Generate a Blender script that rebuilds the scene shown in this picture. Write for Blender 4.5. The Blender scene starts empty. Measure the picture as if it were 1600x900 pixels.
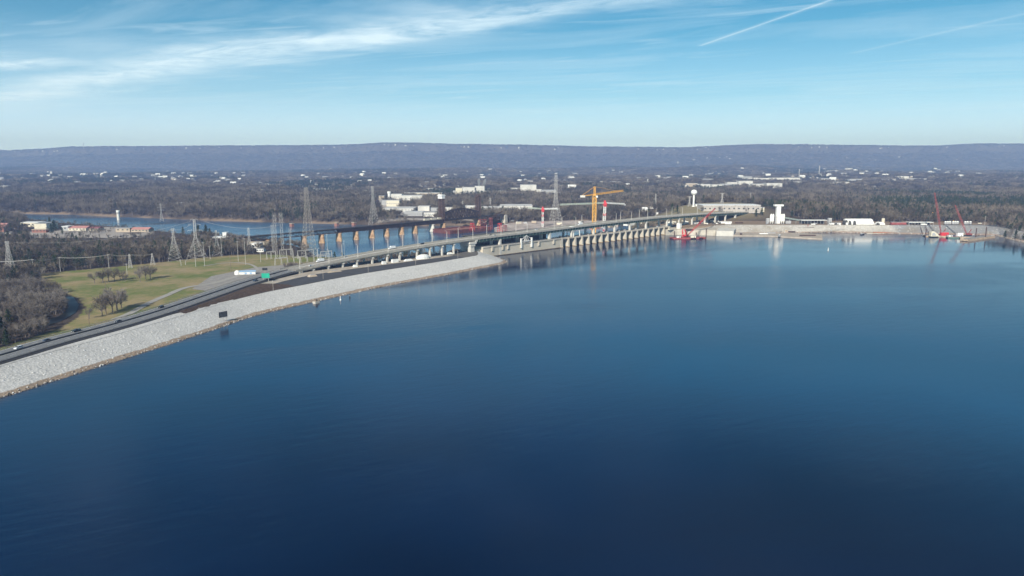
import bpy, bmesh, math, random
import numpy as np
from mathutils import Vector, Matrix, noise as mnoise

# ------------------------------------------------------------------ camera
F, YH, H = 1100.0, 255.0, 118.0
TH = math.atan((450 - YH) / F)
CT, ST = math.cos(TH), math.sin(TH)
sc = bpy.context.scene
COL = sc.collection
cam = bpy.data.cameras.new("camera"); camo = bpy.data.objects.new("camera", cam); COL.objects.link(camo)
cam.sensor_width = 36.0; cam.lens = 36.0 * F / 1600.0
camo.location = (0, 0, H); camo.rotation_euler = (math.pi / 2 - TH, 0, 0)
cam.clip_start = 1.0; cam.clip_end = 60000.0
sc.camera = camo

# ------------------------------------------------------------------ light
SUN_EL = math.radians(31); SUN_AZ = math.radians(202)      # compass-like angle from +Y, clockwise, of where the sun stands
sdir = Vector((math.sin(SUN_AZ) * math.cos(SUN_EL), math.cos(SUN_AZ) * math.cos(SUN_EL), math.sin(SUN_EL)))
sun = bpy.data.lights.new("sun", 'SUN'); sun.energy = 4.6; sun.angle = math.radians(0.5); sun.color = (1.0, 0.95, 0.88)
suno = bpy.data.objects.new("sun", sun); COL.objects.link(suno)
suno.rotation_euler = (-sdir).to_track_quat('-Z', 'Y').to_euler()
sc.view_settings.view_transform = 'Standard'; sc.view_settings.look = 'None'
sc.view_settings.exposure = 0.40; sc.view_settings.gamma = 1.0; sc.view_settings.use_curve_mapping = False
sc.cycles.max_bounces = 6; sc.cycles.volume_bounces = 0; sc.cycles.diffuse_bounces = 2
sc.cycles.glossy_bounces = 3; sc.cycles.transparent_max_bounces = 8; sc.cycles.transmission_bounces = 2

world = bpy.data.worlds.new("World"); sc.world = world; world.use_nodes = True
nt = world.node_tree; nt.nodes.clear(); L = nt.links

class NX:
    """tiny expression helper over math nodes"""
    def __init__(s, tree): s.t = tree
    def m(s, op, a, b=None, c=None, clamp=False):
        n = s.t.nodes.new('ShaderNodeMath'); n.operation = op; n.use_clamp = clamp
        for i, v in enumerate((a, b, c)):
            if v is None: continue
            if isinstance(v, (int, float)): n.inputs[i].default_value = v
            else: s.t.links.new(v, n.inputs[i])
        return n.outputs[0]
    def noise(s, vec, scale, detail=4, rough=0.5, dist=0.0):
        n = s.t.nodes.new('ShaderNodeTexNoise'); n.inputs['Scale'].default_value = scale
        n.inputs['Detail'].default_value = detail; n.inputs['Roughness'].default_value = rough
        n.inputs['Distortion'].default_value = dist
        if vec is not None: s.t.links.new(vec, n.inputs['Vector'])
        return n.outputs[0]
    def comb(s, x, y, z=0.0):
        n = s.t.nodes.new('ShaderNodeCombineXYZ')
        for i, v in enumerate((x, y, z)):
            if isinstance(v, (int, float)): n.inputs[i].default_value = v
            else: s.t.links.new(v, n.inputs[i])
        return n.outputs[0]
    def sep(s, v):
        n = s.t.nodes.new('ShaderNodeSeparateXYZ'); s.t.links.new(v, n.inputs[0]); return n.outputs
    def ramp(s, v, stops):
        n = s.t.nodes.new('ShaderNodeValToRGB'); e = n.color_ramp.elements
        while len(e) < len(stops): e.new(0.5)
        for i, (p, c) in enumerate(stops):
            e[i].position = p; e[i].color = (c, c, c, 1) if isinstance(c, (int, float)) else (*c, 1)
        s.t.links.new(v, n.inputs[0]); return n.outputs[0]
    def mix(s, f, a, b, mode='MIX'):
        n = s.t.nodes.new('ShaderNodeMix'); n.data_type = 'RGBA'; n.blend_type = mode
        for i, v in ((0, f), (6, a), (7, b)):
            if isinstance(v, (int, float)): n.inputs[i].default_value = v
            elif isinstance(v, tuple): n.inputs[i].default_value = (*v, 1) if len(v) == 3 else v
            else: s.t.links.new(v, n.inputs[i])
        return n.outputs[2]

X = NX(nt)
SKY_GAIN = 0.085
out = nt.nodes.new('ShaderNodeOutputWorld'); bg = nt.nodes.new('ShaderNodeBackground')
sky = nt.nodes.new('ShaderNodeTexSky'); sky.sky_type = 'NISHITA'; sky.sun_disc = False
sky.sun_elevation = SUN_EL; sky.sun_rotation = SUN_AZ; sky.altitude = 300
sky.air_density = 1.0; sky.dust_density = 0.6; sky.ozone_density = 1.6
tc = nt.nodes.new('ShaderNodeTexCoord'); dx, dy, dz = X.sep(tc.outputs['Generated'])
zz = X.m('MAXIMUM', dz, 0.012)
px_, py_ = X.m('DIVIDE', dx, zz), X.m('DIVIDE', dy, zz)
# long cirrus band
wob = X.m('MULTIPLY', X.m('SUBTRACT', X.noise(X.comb(px_, py_), 0.55, 4, 0.6), 0.5), 1.5)
q = X.m('ADD', X.m('ADD', X.m('MULTIPLY', px_, 0.70), py_), -5.02)
q = X.m('ADD', q, X.m('MULTIPLY', X.m('POWER', X.m('ABSOLUTE', X.m('ADD', px_, 1.5)), 2.0), -0.022))
q = X.m('ADD', q, wob)
wdt = X.m('MULTIPLY', py_, 0.080)
band = X.m('EXPONENT', X.m('MULTIPLY', X.m('POWER', X.m('ABSOLUTE', X.m('DIVIDE', q, wdt)), 2.0), -1.0))
endf = X.ramp(X.m('MULTIPLY', X.m('ADD', px_, 11.0), 0.078), [(0.0, 0), (0.25, 1), (0.84, 1), (0.98, 0)])
# wispy fibres, stretched across the band
fa = X.noise(X.comb(X.m('MULTIPLY', X.m('SUBTRACT', px_, X.m('MULTIPLY', py_, 0.75)), 0.9), X.m('MULTIPLY', X.m('ADD', py_, X.m('MULTIPLY', px_, 0.75)), 1.7)), 1.1, 10, 0.70, 1.2)
fb = X.noise(X.comb(px_, X.m('MULTIPLY', py_, 0.5)), 0.8, 5, 0.55, 0.8)
fib = X.m('ADD', X.m('MULTIPLY', fa, 0.70), X.m('MULTIPLY', fb, 0.30))
fibr = X.ramp(fib, [(0.36, 0.22), (0.48, 0.66), (0.60, 1.0)])
c1 = X.m('MULTIPLY', X.m('MULTIPLY', band, endf), fibr)
# small bank at the left edge
b2 = X.m('ADD', X.m('POWER', X.m('ABSOLUTE', X.m('DIVIDE', X.m('ADD', px_, 5.1), 0.8)), 2.0), X.m('POWER', X.m('ABSOLUTE', X.m('DIVIDE', X.m('ADD', py_, -7.4), 0.45)), 2.0))
c2 = X.m('MULTIPLY', X.m('EXPONENT', X.m('MULTIPLY', b2, -1.0)), fibr)
# thin general veil
veil = X.noise(X.comb(X.m('SUBTRACT', X.m('MULTIPLY', px_, 0.30), X.m('MULTIPLY', py_, 0.12)), X.m('ADD', X.m('MULTIPLY', py_, 0.75), X.m('MULTIPLY', px_, 0.34))), 0.9, 8, 0.62, 0.8)
veil2 = X.noise(X.comb(X.m('MULTIPLY', px_, 0.5), X.m('ADD', X.m('MULTIPLY', py_, 1.9), X.m('MULTIPLY', px_, 0.75))), 1.1, 9, 0.64, 1.0)
c3 = X.m('MAXIMUM', X.m('MULTIPLY', X.ramp(veil, [(0.48, 0.0), (0.74, 1.0)]), 0.36), X.m('MULTIPLY', X.ramp(veil2, [(0.54, 0.0), (0.74, 1.0)]), 0.40))
def contrail(ax, ay, bx, by, w, amp):
    vx, vy = bx - ax, by - ay; l2 = vx * vx + vy * vy
    t = X.m('DIVIDE', X.m('ADD', X.m('MULTIPLY', X.m('ADD', px_, -ax), vx), X.m('MULTIPLY', X.m('ADD', py_, -ay), vy)), l2)
    tcl = X.m('MINIMUM', X.m('MAXIMUM', t, 0.0), 1.0)
    ex = X.m('SUBTRACT', X.m('ADD', px_, -ax), X.m('MULTIPLY', tcl, vx))
    ey = X.m('SUBTRACT', X.m('ADD', py_, -ay), X.m('MULTIPLY', tcl, vy))
    d = X.m('SQRT', X.m('ADD', X.m('MULTIPLY', ex, ex), X.m('MULTIPLY', ey, ey)))
    return X.m('MULTIPLY', X.m('EXPONENT', X.m('MULTIPLY', X.m('DIVIDE', d, w), -1.0)), amp)
c4 = contrail(1.63, 6.35, 1.99, 4.60, 0.018, 0.50)
c5 = contrail(3.15, 6.75, 3.49, 5.0, 0.030, 0.22)
tot = X.m('MAXIMUM', X.m('MAXIMUM', c1, c2), X.m('MAXIMUM', c4, c5))
tot = X.m('ADD', X.m('MULTIPLY', tot, 1.05), c3, clamp=True)
tot = X.m('MULTIPLY', tot, X.ramp(dz, [(0.0, 0.0), (0.03, 0.55), (0.09, 0.9), (0.3, 1.0)]))
skyc = X.mix(1.0, sky.outputs[0], (0.12, 0.64, 0.78), 'MULTIPLY')
hi_ = X.ramp(dz, [(0.0, 0.5), (0.21, 0.5), (0.28, 0.95), (0.37, 0.46), (0.50, 0.13), (1.0, 0.12)])  # unseen upper sky brightened low, dimmed overhead, shaped to grade the lake's reflection
skyc = X.mix(1.0, skyc, X.mix(1.0, hi_, (2.0, 2.0, 2.0), 'MULTIPLY'), 'MULTIPLY')
hz_ = X.ramp(dz, [(0.0, 0.95), (0.035, 0.70), (0.09, 0.30), (0.17, 0.06), (0.24, 0.0)])
skyc = X.mix(hz_, skyc, (10.6, 12.5, 15.6))
fin = X.mix(tot, skyc, (7.9, 9.6, 10.6))
L.new(fin, bg.inputs[0]); bg.inputs[1].default_value = SKY_GAIN; L.new(bg.outputs[0], out.inputs[0])

# ------------------------------------------------------------------ helpers
def P(px, py, z=0.0):
    u, v = px - 800, py - 450
    Yc = F * CT - v * ST; Zc = -F * ST - v * CT
    t = (z - H) / Zc
    return (u * t, Yc * t)
def PD(px, py, D):
    u, v = px - 800, py - 450
    Yc = F * CT - v * ST; Zc = -F * ST - v * CT
    return (u * D / Yc, D, H + Zc * D / Yc)
def P3(px, py, z): a = P(px, py, z); return (a[0], a[1], z)

class MB:
    def __init__(s): s.v = []; s.f = []; s.mi = []; s.cm = 0
    def add(s, vs, fs):
        b = len(s.v); s.v += [tuple(v) for v in vs]; s.f += [tuple(i + b for i in f) for f in fs]; s.mi += [s.cm] * len(fs)
    def mat(s, i): s.cm = i; return s
    def box(s, c, d, rz=0.0, taper=1.0, shear=(0, 0)):
        x, y, z = c; a, b, h = d[0] / 2, d[1] / 2, d[2]
        vs = []
        cr, sr = math.cos(rz), math.sin(rz)
        for k, t in ((0, 1.0), (1, taper)):
            for i, j in ((-1, -1), (1, -1), (1, 1), (-1, 1)):
                lx, ly = i * a * t + shear[0] * k, j * b * t + shear[1] * k
                vs.append((x + lx * cr - ly * sr, y + lx * sr + ly * cr, z + h * k))
        s.add(vs, [(3, 2, 1, 0), (4, 5, 6, 7), (0, 1, 5, 4), (1, 2, 6, 5), (2, 3, 7, 6), (3, 0, 4, 7)]); return s
    def bar(s, p, q, w, n=4, w2=None):
        p, q = Vector(p), Vector(q); d = q - p
        if d.length < 1e-6: return s
        d.normalize(); up = Vector((0, 0, 1)) if abs(d.z) < 0.95 else Vector((0, 1, 0))
        a = d.cross(up).normalized(); b = d.cross(a).normalized(); w2 = w if w2 is None else w2
        vs = []
        for o, r in ((p, w / 2), (q, w2 / 2)):
            for k in range(n):
                t = 2 * math.pi * (k + .5) / n; vs.append(o + a * math.cos(t) * r * 1.3 + b * math.sin(t) * r * 1.3)
        fs = [(k, (k + 1) % n, n + (k + 1) % n, n + k) for k in range(n)] + [tuple(range(n - 1, -1, -1)), tuple(range(n, 2 * n))]
        s.add(vs, fs); return s
    def cyl(s, c, r, h, n=16, r2=None):
        x, y, z = c; r2 = r if r2 is None else r2
        vs = [(x + r * math.cos(2 * math.pi * k / n), y + r * math.sin(2 * math.pi * k / n), z) for k in range(n)]
        vs += [(x + r2 * math.cos(2 * math.pi * k / n), y + r2 * math.sin(2 * math.pi * k / n), z + h) for k in range(n)]
        fs = [(k, (k + 1) % n, n + (k + 1) % n, n + k) for k in range(n)] + [tuple(range(n - 1, -1, -1)), tuple(range(n, 2 * n))]
        s.add(vs, fs); return s
    def lathe(s, c, prof, n=16):
        x, y, z = c; m = len(prof)
        vs = [(x + r * math.cos(2 * math.pi * k / n), y + r * math.sin(2 * math.pi * k / n), z + h) for (r, h) in prof for k in range(n)]
        fs = [(i * n + k, i * n + (k + 1) % n, (i + 1) * n + (k + 1) % n, (i + 1) * n + k) for i in range(m - 1) for k in range(n)]
        s.add(vs, fs); return s
    def prism(s, poly, fn, a0, a1):
        """poly of 2-D points swept from a0 to a1; fn(p, q, a) -> xyz"""
        n = len(poly)
        vs = [fn(p[0], p[1], a0) for p in poly] + [fn(p[0], p[1], a1) for p in poly]
        fs = [(k, (k + 1) % n, n + (k + 1) % n, n + k) for k in range(n)] + [tuple(range(n - 1, -1, -1)), tuple(range(n, 2 * n))]
        s.add(vs, fs); return s
    def build(s, name, mats, parent=None, off=None):
        me = bpy.data.meshes.new(name)
        v = s.v if off is None else [(a - off[0], b - off[1], c - off[2]) for a, b, c in s.v]
        me.from_pydata(v, [], s.f)
        mats = mats if isinstance(mats, (list, tuple)) else [mats]
        for m in mats: me.materials.append(m)
        if len(mats) > 1: me.polygons.foreach_set('material_index', s.mi)
        bm = bmesh.new(); bm.from_mesh(me); bmesh.ops.recalc_face_normals(bm, faces=bm.faces); bm.to_mesh(me); bm.free()
        o = bpy.data.objects.new(name, me); COL.objects.link(o)
        if parent: o.parent = parent
        return o

def tag(o, label=None, cat=None, group=None, kind=None):
    if label: o['label'] = label
    if cat: o['category'] = cat
    if group: o['group'] = group
    if kind: o['kind'] = kind
    return o
def thing(name, label, cat, loc=(0, 0, 0), rz=0.0, group=None):
    o = bpy.data.objects.new(name, None); COL.objects.link(o); o.empty_display_size = 1
    o.location = loc; o.rotation_euler = (0, 0, rz); return tag(o, label, cat, group)
KIDS = {}
def kids(o):
    return list(o.children)
def copy_tree(o, loc=None, rz=None, label=None, group=None, scale=None):
    c = o.copy(); COL.objects.link(c)
    for ch in kids(o):
        d = ch.copy(); COL.objects.link(d); d.parent = c
        for g in kids(ch):
            e = g.copy(); COL.objects.link(e); e.parent = d
    if loc is not None: c.location = loc
    if rz is not None: c.rotation_euler = (0, 0, rz)
    if scale is not None: c.scale = (scale, scale, scale) if isinstance(scale, (int, float)) else scale
    if label: c['label'] = label
    if group: c['group'] = group
    return c

# ------------------------------------------------------------------ materials
MATS = {}
def mat(name, col, rough=0.8, var=0.18, scale=0.35, metal=0.0, spec=0.3, col2=None, bump=0.0, emit=None):
    if name in MATS: return MATS[name]
    m = bpy.data.materials.new(name); m.use_nodes = True; t = m.node_tree; b = t.nodes['Principled BSDF']; x = NX(t)
    g = t.nodes.new('ShaderNodeNewGeometry')
    n = x.noise(g.outputs['Position'], scale, 5, 0.6)
    lo = tuple(c * (1 - var) for c in col); hi = tuple(min(1, c * (1 + var)) for c in (col2 or col))
    c = x.mix(x.ramp(n, [(0.3, 0.0), (0.7, 1.0)]), lo, hi)
    t.links.new(c, b.inputs['Base Color'])
    b.inputs['Roughness'].default_value = rough; b.inputs['Metallic'].default_value = metal; b.inputs['Specular IOR Level'].default_value = spec
    if bump:
        bp = t.nodes.new('ShaderNodeBump'); bp.inputs['Distance'].default_value = bump; t.links.new(x.noise(g.outputs['Position'], scale * 6, 4, 0.6), bp.inputs['Height'])
        t.links.new(bp.outputs[0], b.inputs['Normal'])
    MATS[name] = m; return m

M_CONC = mat('concrete', (0.46, 0.41, 0.34), 0.85, 0.22, 0.12, col2=(0.52, 0.47, 0.40), bump=0.05)
M_CONCW = mat('pale_concrete', (0.60, 0.57, 0.52), 0.85, 0.12, 0.2)
M_DECK = mat('deck_concrete', (0.30, 0.275, 0.24), 0.85, 0.12, 0.08)
M_GREEN = mat('green_steel', (0.035, 0.075, 0.062), 0.55, 0.3, 0.4)
M_DGREEN = mat('dark_green_cladding', (0.022, 0.045, 0.042), 0.5, 0.3, 0.3)
M_RUST = mat('rusted_steel', (0.085, 0.050, 0.043), 0.8, 0.35, 0.4)
M_PIER = mat('stained_stone', (0.31, 0.18, 0.10), 0.9, 0.3, 0.25, col2=(0.46, 0.31, 0.19))
M_GALV = mat('galvanised_steel', (0.50, 0.48, 0.46), 0.6, 0.15, 0.5)
M_GALVB = mat('weathered_galvanised_steel', (0.40, 0.36, 0.32), 0.65, 0.15, 0.5)
M_WHITE = mat('white_paint', (0.80, 0.79, 0.76), 0.6, 0.08, 0.3)
M_CREAM = mat('cream_paint', (0.66, 0.60, 0.48), 0.7, 0.1, 0.3)
M_TAN = mat('tan_wall', (0.45, 0.37, 0.28), 0.8, 0.12, 0.3)
M_GREY = mat('grey_wall', (0.38, 0.38, 0.39), 0.8, 0.12, 0.3)
M_ROOFG = mat('grey_roof', (0.30, 0.30, 0.31), 0.8, 0.15, 0.3)
M_ROOFD = mat('dark_roof', (0.09, 0.085, 0.08), 0.85, 0.2, 0.3)
M_ROOFW = mat('white_roof', (0.78, 0.78, 0.78), 0.6, 0.08, 0.2)
M_PINK = mat('faded_red_roof', (0.50, 0.24, 0.22), 0.8, 0.15, 0.4)
M_BRICK = mat('brick', (0.28, 0.13, 0.10), 0.85, 0.2, 0.8)
M_GLASS = mat('dark_window_glass', (0.04, 0.05, 0.06), 0.15, 0.2, 1.0, spec=0.6)
M_RED = mat('red_paint', (0.60, 0.045, 0.05), 0.5, 0.15, 0.3)
M_DRED = mat('weathered_red_paint', (0.30, 0.085, 0.08), 0.7, 0.3, 0.4)
M_YEL = mat('yellow_paint', (0.72, 0.38, 0.07), 0.5, 0.12, 0.3)
M_BLUE = mat('pale_blue_paint', (0.30, 0.46, 0.66), 0.5, 0.1, 0.3)
M_SIGNG = mat('sign_green', (0.02, 0.36, 0.24), 0.4, 0.08, 0.3)
M_BLACK = mat('black_paint', (0.025, 0.027, 0.03), 0.6, 0.2, 0.3)
M_RUBBER = mat('rubber', (0.02, 0.02, 0.02), 0.9, 0.1, 1.0)
M_WOOD = mat('weathered_wood', (0.20, 0.15, 0.11), 0.9, 0.2, 0.6)
M_BARGE = mat('barge_hull', (0.36, 0.24, 0.15), 0.8, 0.25, 0.3, col2=(0.48, 0.38, 0.28))
M_BARGEG = mat('green_barge_hull', (0.12, 0.20, 0.17), 0.8, 0.2, 0.3)
M_LINE = mat('road_paint', (0.78, 0.78, 0.74), 0.7, 0.1, 0.5)
M_ASPH = mat('sunbleached_asphalt', (0.185, 0.19, 0.20), 0.9, 0.12, 0.25)
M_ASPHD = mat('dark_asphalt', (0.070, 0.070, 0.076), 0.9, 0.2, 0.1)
M_PATH = mat('worn_concrete_track', (0.36, 0.34, 0.31), 0.9, 0.15, 0.15)
M_GRAVELPAD = mat('gravel_yard', (0.30, 0.28, 0.26), 0.95, 0.2, 0.2)
M_PALEPAD = mat('pale_gravel_yard', (0.56, 0.52, 0.47), 0.95, 0.16, 0.08)
M_BRUSH = mat('dry_brush_ground', (0.085, 0.055, 0.038), 0.95, 0.35, 0.5, bump=0.6)
M_BARK = mat('grey_bark', (0.17, 0.145, 0.13), 0.95, 0.2, 1.0)

def tree_mat(name, c1, c2, c3):
    m = bpy.data.materials.new(name); m.use_nodes = True; t = m.node_tree; b = t.nodes['Principled BSDF']; x = NX(t)
    oi = t.nodes.new('ShaderNodeObjectInfo'); g = t.nodes.new('ShaderNodeNewGeometry')
    patch = x.noise(g.outputs['Position'], 0.0065, 4, 0.65)
    v = x.m('ADD', x.m('MULTIPLY', oi.outputs['Random'], 0.85), x.m('MULTIPLY', x.m('SUBTRACT', patch, 0.46), 2.2))
    n = t.nodes.new('ShaderNodeValToRGB'); e = n.color_ramp.elements; e.new(0.5)
    for i, (p, c) in enumerate(((0.1, c1), (0.5, c2), (0.9, c3))): e[i].position = p; e[i].color = (*c, 1)
    t.links.new(v, n.inputs[0]); t.links.new(n.outputs[0], b.inputs['Base Color'])
    b.inputs['Roughness'].default_value = 0.95; b.inputs['Specular IOR Level'].default_value = 0.1
    MATS[name] = m; return m
M_TWIG = tree_mat('bare_twigs', (0.110, 0.092, 0.078), (0.175, 0.150, 0.130), (0.255, 0.226, 0.198))
M_TWIGFAR = tree_mat('bare_twigs_far', (0.050, 0.041, 0.030), (0.110, 0.091, 0.069), (0.245, 0.205, 0.160))
M_PINE = tree_mat('pine_needles', (0.022, 0.040, 0.020), (0.035, 0.055, 0.024), (0.055, 0.072, 0.030))

# ------------------------------------------------------------------ numpy value noise and land form
rs = np.random.RandomState(7)
LAT = rs.rand(256, 256)
def vnoise(x, y):
    xi = np.floor(x).astype(int); yi = np.floor(y).astype(int); fx = x - xi; fy = y - yi
    fx = fx * fx * (3 - 2 * fx); fy = fy * fy * (3 - 2 * fy)
    a = LAT[xi & 255, yi & 255]; b = LAT[(xi + 1) & 255, yi & 255]; c = LAT[xi & 255, (yi + 1) & 255]; d = LAT[(xi + 1) & 255, (yi + 1) & 255]
    return (a * (1 - fx) + b * fx) * (1 - fy) + (c * (1 - fx) + d * fx) * fy
def fbm(x, y, s, o=4):
    r = 0; a = 0.5; t = 0
    for k in range(o): r = r + a * vnoise(x / s * 2 ** k + 17.3 * k, y / s * 2 ** k + 5.1 * k); t += a; a *= 0.5
    return r / t
def sstep(a, b, x):
    t = np.clip((x - a) / (b - a), 0, 1); return t * t * (3 - 2 * t)
def pdist(x, y, pts):
    d = np.full(np.shape(x), 1e9)
    for (ax, ay), (bx, by) in zip(pts[:-1], pts[1:]):
        vx, vy = bx - ax, by - ay; t = np.clip(((x - ax) * vx + (y - ay) * vy) / (vx * vx + vy * vy + 1e-9), 0, 1)
        d = np.minimum(d, np.hypot(x - ax - t * vx, y - ay - t * vy))
    return d
def inside(x, y, poly):
    r = np.zeros(np.shape(x), bool); n = len(poly)
    for i in range(n):
        (ax, ay), (bx, by) = poly[i], poly[(i + 1) % n]
        c = ((ay > y) != (by > y)) & (x < (bx - ax) * (y - ay) / ((by - ay) if by != ay else 1e-9) + ax)
        r ^= c
    return r
def catmull(pts, step=6.0):
    pts = [np.array(p, float) for p in pts]; o = []
    q = [2 * pts[0] - pts[1]] + pts + [2 * pts[-1] - pts[-2]]
    for i in range(1, len(q) - 2):
        n = max(2, int(np.linalg.norm(q[i + 1] - q[i]) / step))
        for k in range(n):
            t = k / n; a, b, c, d = q[i - 1], q[i], q[i + 1], q[i + 2]
            o.append(0.5 * ((2 * b) + (-a + c) * t + (2 * a - 5 * b + 4 * c - d) * t * t + (-a + 3 * b - 3 * c + d) * t ** 3))
    o.append(pts[-1]); return o

# dam frame: s along the dam (to the far right), t towards the lake
OX, OY = -27.0, 896.0; AX, AY = 0.711, 0.703; NXX, NXY = 0.703, -0.711
DANG = math.atan2(AY, AX)
def DL(s, t, z=0.0): return (OX + AX * s + NXX * t, OY + AY * s + NXY * t, z)

# waterline of the left embankment, from the left end to the powerhouse
SHORE = [(-330, 200), (-292, 270), (-261, 344), (-250, 379), (-237, 420), (-217, 484), (-202, 540), (-184, 575), (-169, 600), (-125, 672), (-66, 750), (-36, 793), (-14, 824), (-7, 840), (-8, 862), (-20, 892)]
CREST = [(-352, 205), (-316, 277), (-285, 352), (-276, 384), (-260, 432), (-242, 494), (-228, 550), (-212, 593), (-194, 624), (-152, 694), (-96, 766), (-66, 806), (-48, 830), (-42, 842), (-42, 866), (-46, 890)]
# near edge of the highway with heights
ROADN = [(-338, 190, 10), (-306, 285, 10), (-283, 377, 10), (-274, 418, 10), (-260, 465, 10), (-250, 514, 10), (-243, 570, 10), (-234, 636, 10.2), (-216, 694, 12), (-186, 732, 15.5), (-142, 778, 19.5), (-78, 842, 23.5), (-18, 903, 25.3), (54, 976, 26.5), (112, 1035, 27.6), (205, 1128, 29), (276, 1199, 29), (346, 1268, 28), (420, 1341, 25.5), (492, 1412, 22.5), (560, 1478, 21)]
BR0, BR1 = (-216, 694), (492, 1412)
RW = 21.0
road = catmull(ROADN, 6.0)
def edge_normal(pts, i):
    a = pts[max(0, i - 1)]; b = pts[min(len(pts) - 1, i + 1)]
    d = np.array([b[0] - a[0], b[1] - a[1]]); d /= np.linalg.norm(d); return np.array([-d[1], d[0]])   # points to the left = away from the lake
def road_pt(i, off, dz=0.0):
    p = road[i]; n = edge_normal(road, i); return (p[0] + n[0] * off, p[1] + n[1] * off, p[2] + dz)
iB0 = min(range(len(road)), key=lambda i: math.hypot(road[i][0] - BR0[0], road[i][1] - BR0[1]))
iB1 = min(range(len(road)), key=lambda i: math.hypot(road[i][0] - BR1[0], road[i][1] - BR1[1]))
def road_at(px, off=0.0):
    """world point on the highway whose picture column is px"""
    best = None
    for i in range(len(road)):
        p = road_pt(i, off); d = p[1] * CT - (p[2] - H) * ST; c = 800 + F * p[0] / d
        if best is None or abs(c - px) < best[0]: best = (abs(c - px), i)
    return best[1]
def road_head(i):
    n = edge_normal(road, i); return math.atan2(-n[0], n[1])

FARLINE = [road_pt(i, RW + 3)[:2] for i in range(0, len(road), 3) if i < iB1]
# embankment back line (platform ends behind the bridge, then drops downstream)
BACK = [p for p in FARLINE if p[0] < -60] + [(-75, 905)]
LAKE = SHORE + [(-28, 897), (69, 995), (265, 1187)]
RSH = [P(1045, 367), P(1120, 365.4), P(1200, 365), P(1300, 363.2), P(1344, 364.4), P(1420, 366), P(1500, 366.8), P(1560, 368.5), P(1578, 373), P(1600, 379)]
RSH = [tuple(p) for p in RSH]
LAKE2 = LAKE + RSH[1:] + [(900, 1010), (1100, 960), (1500, 900), (2600, 700), (2600, -1500), (-1500, -1500), (-900, -300)]
RCR = [P(1118, 352, 12), P(1200, 352, 12), P(1300, 352, 12), P(1400, 352.3, 12), P(1500, 352.5, 12), P(1545, 353, 12), P(1580, 360, 11), P(1625, 366, 10)]
# tailwater river (far side, then back along the near bank)
RIV = [P(-500, 324, -15), P(-200, 329, -15), P(0, 333.5, -15), P(100, 335, -15), P(200, 339.5, -15), P(300, 343.5, -15), P(400, 347, -15), P(500, 349.5, -15), P(560, 351, -15), P(640, 353, -15), P(720, 353, -15), P(800, 350, -15), P(900, 347.5, -15), P(985, 348, -15),
       DL(400, -60)[:2], DL(130, -40)[:2], DL(20, -40)[:2], (-70, 960), (-120, 925), (-175, 930), (-260, 960), P(480, 391, -15), P(430, 385, -15), P(380, 380, -15), P(340, 376, -15), P(280, 369, -15), P(200, 360, -15), P(100, 352.5, -15), P(0, 344, -15), P(-200, 336, -15), P(-500, 331, -15)]
RIV = [tuple(p) for p in RIV]
RPROF = [(-900, 238), (-400, 236), (0, 235.5), (40, 237), (90, 235), (130, 232), (200, 231), (300, 230), (420, 229.5), (500, 229), (560, 227.5), (600, 225.3), (660, 226.5), (700, 228), (800, 229.5), (900, 231), (1000, 232), (1060, 233), (1120, 230), (1180, 228), (1300, 229), (1360, 229.5), (1440, 230), (1510, 226.5), (1600, 227.5), (2000, 230), (2600, 232)]
RPX = np.array([p[0] for p in RPROF], float); RPY = np.array([p[1] for p in RPROF], float)

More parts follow.
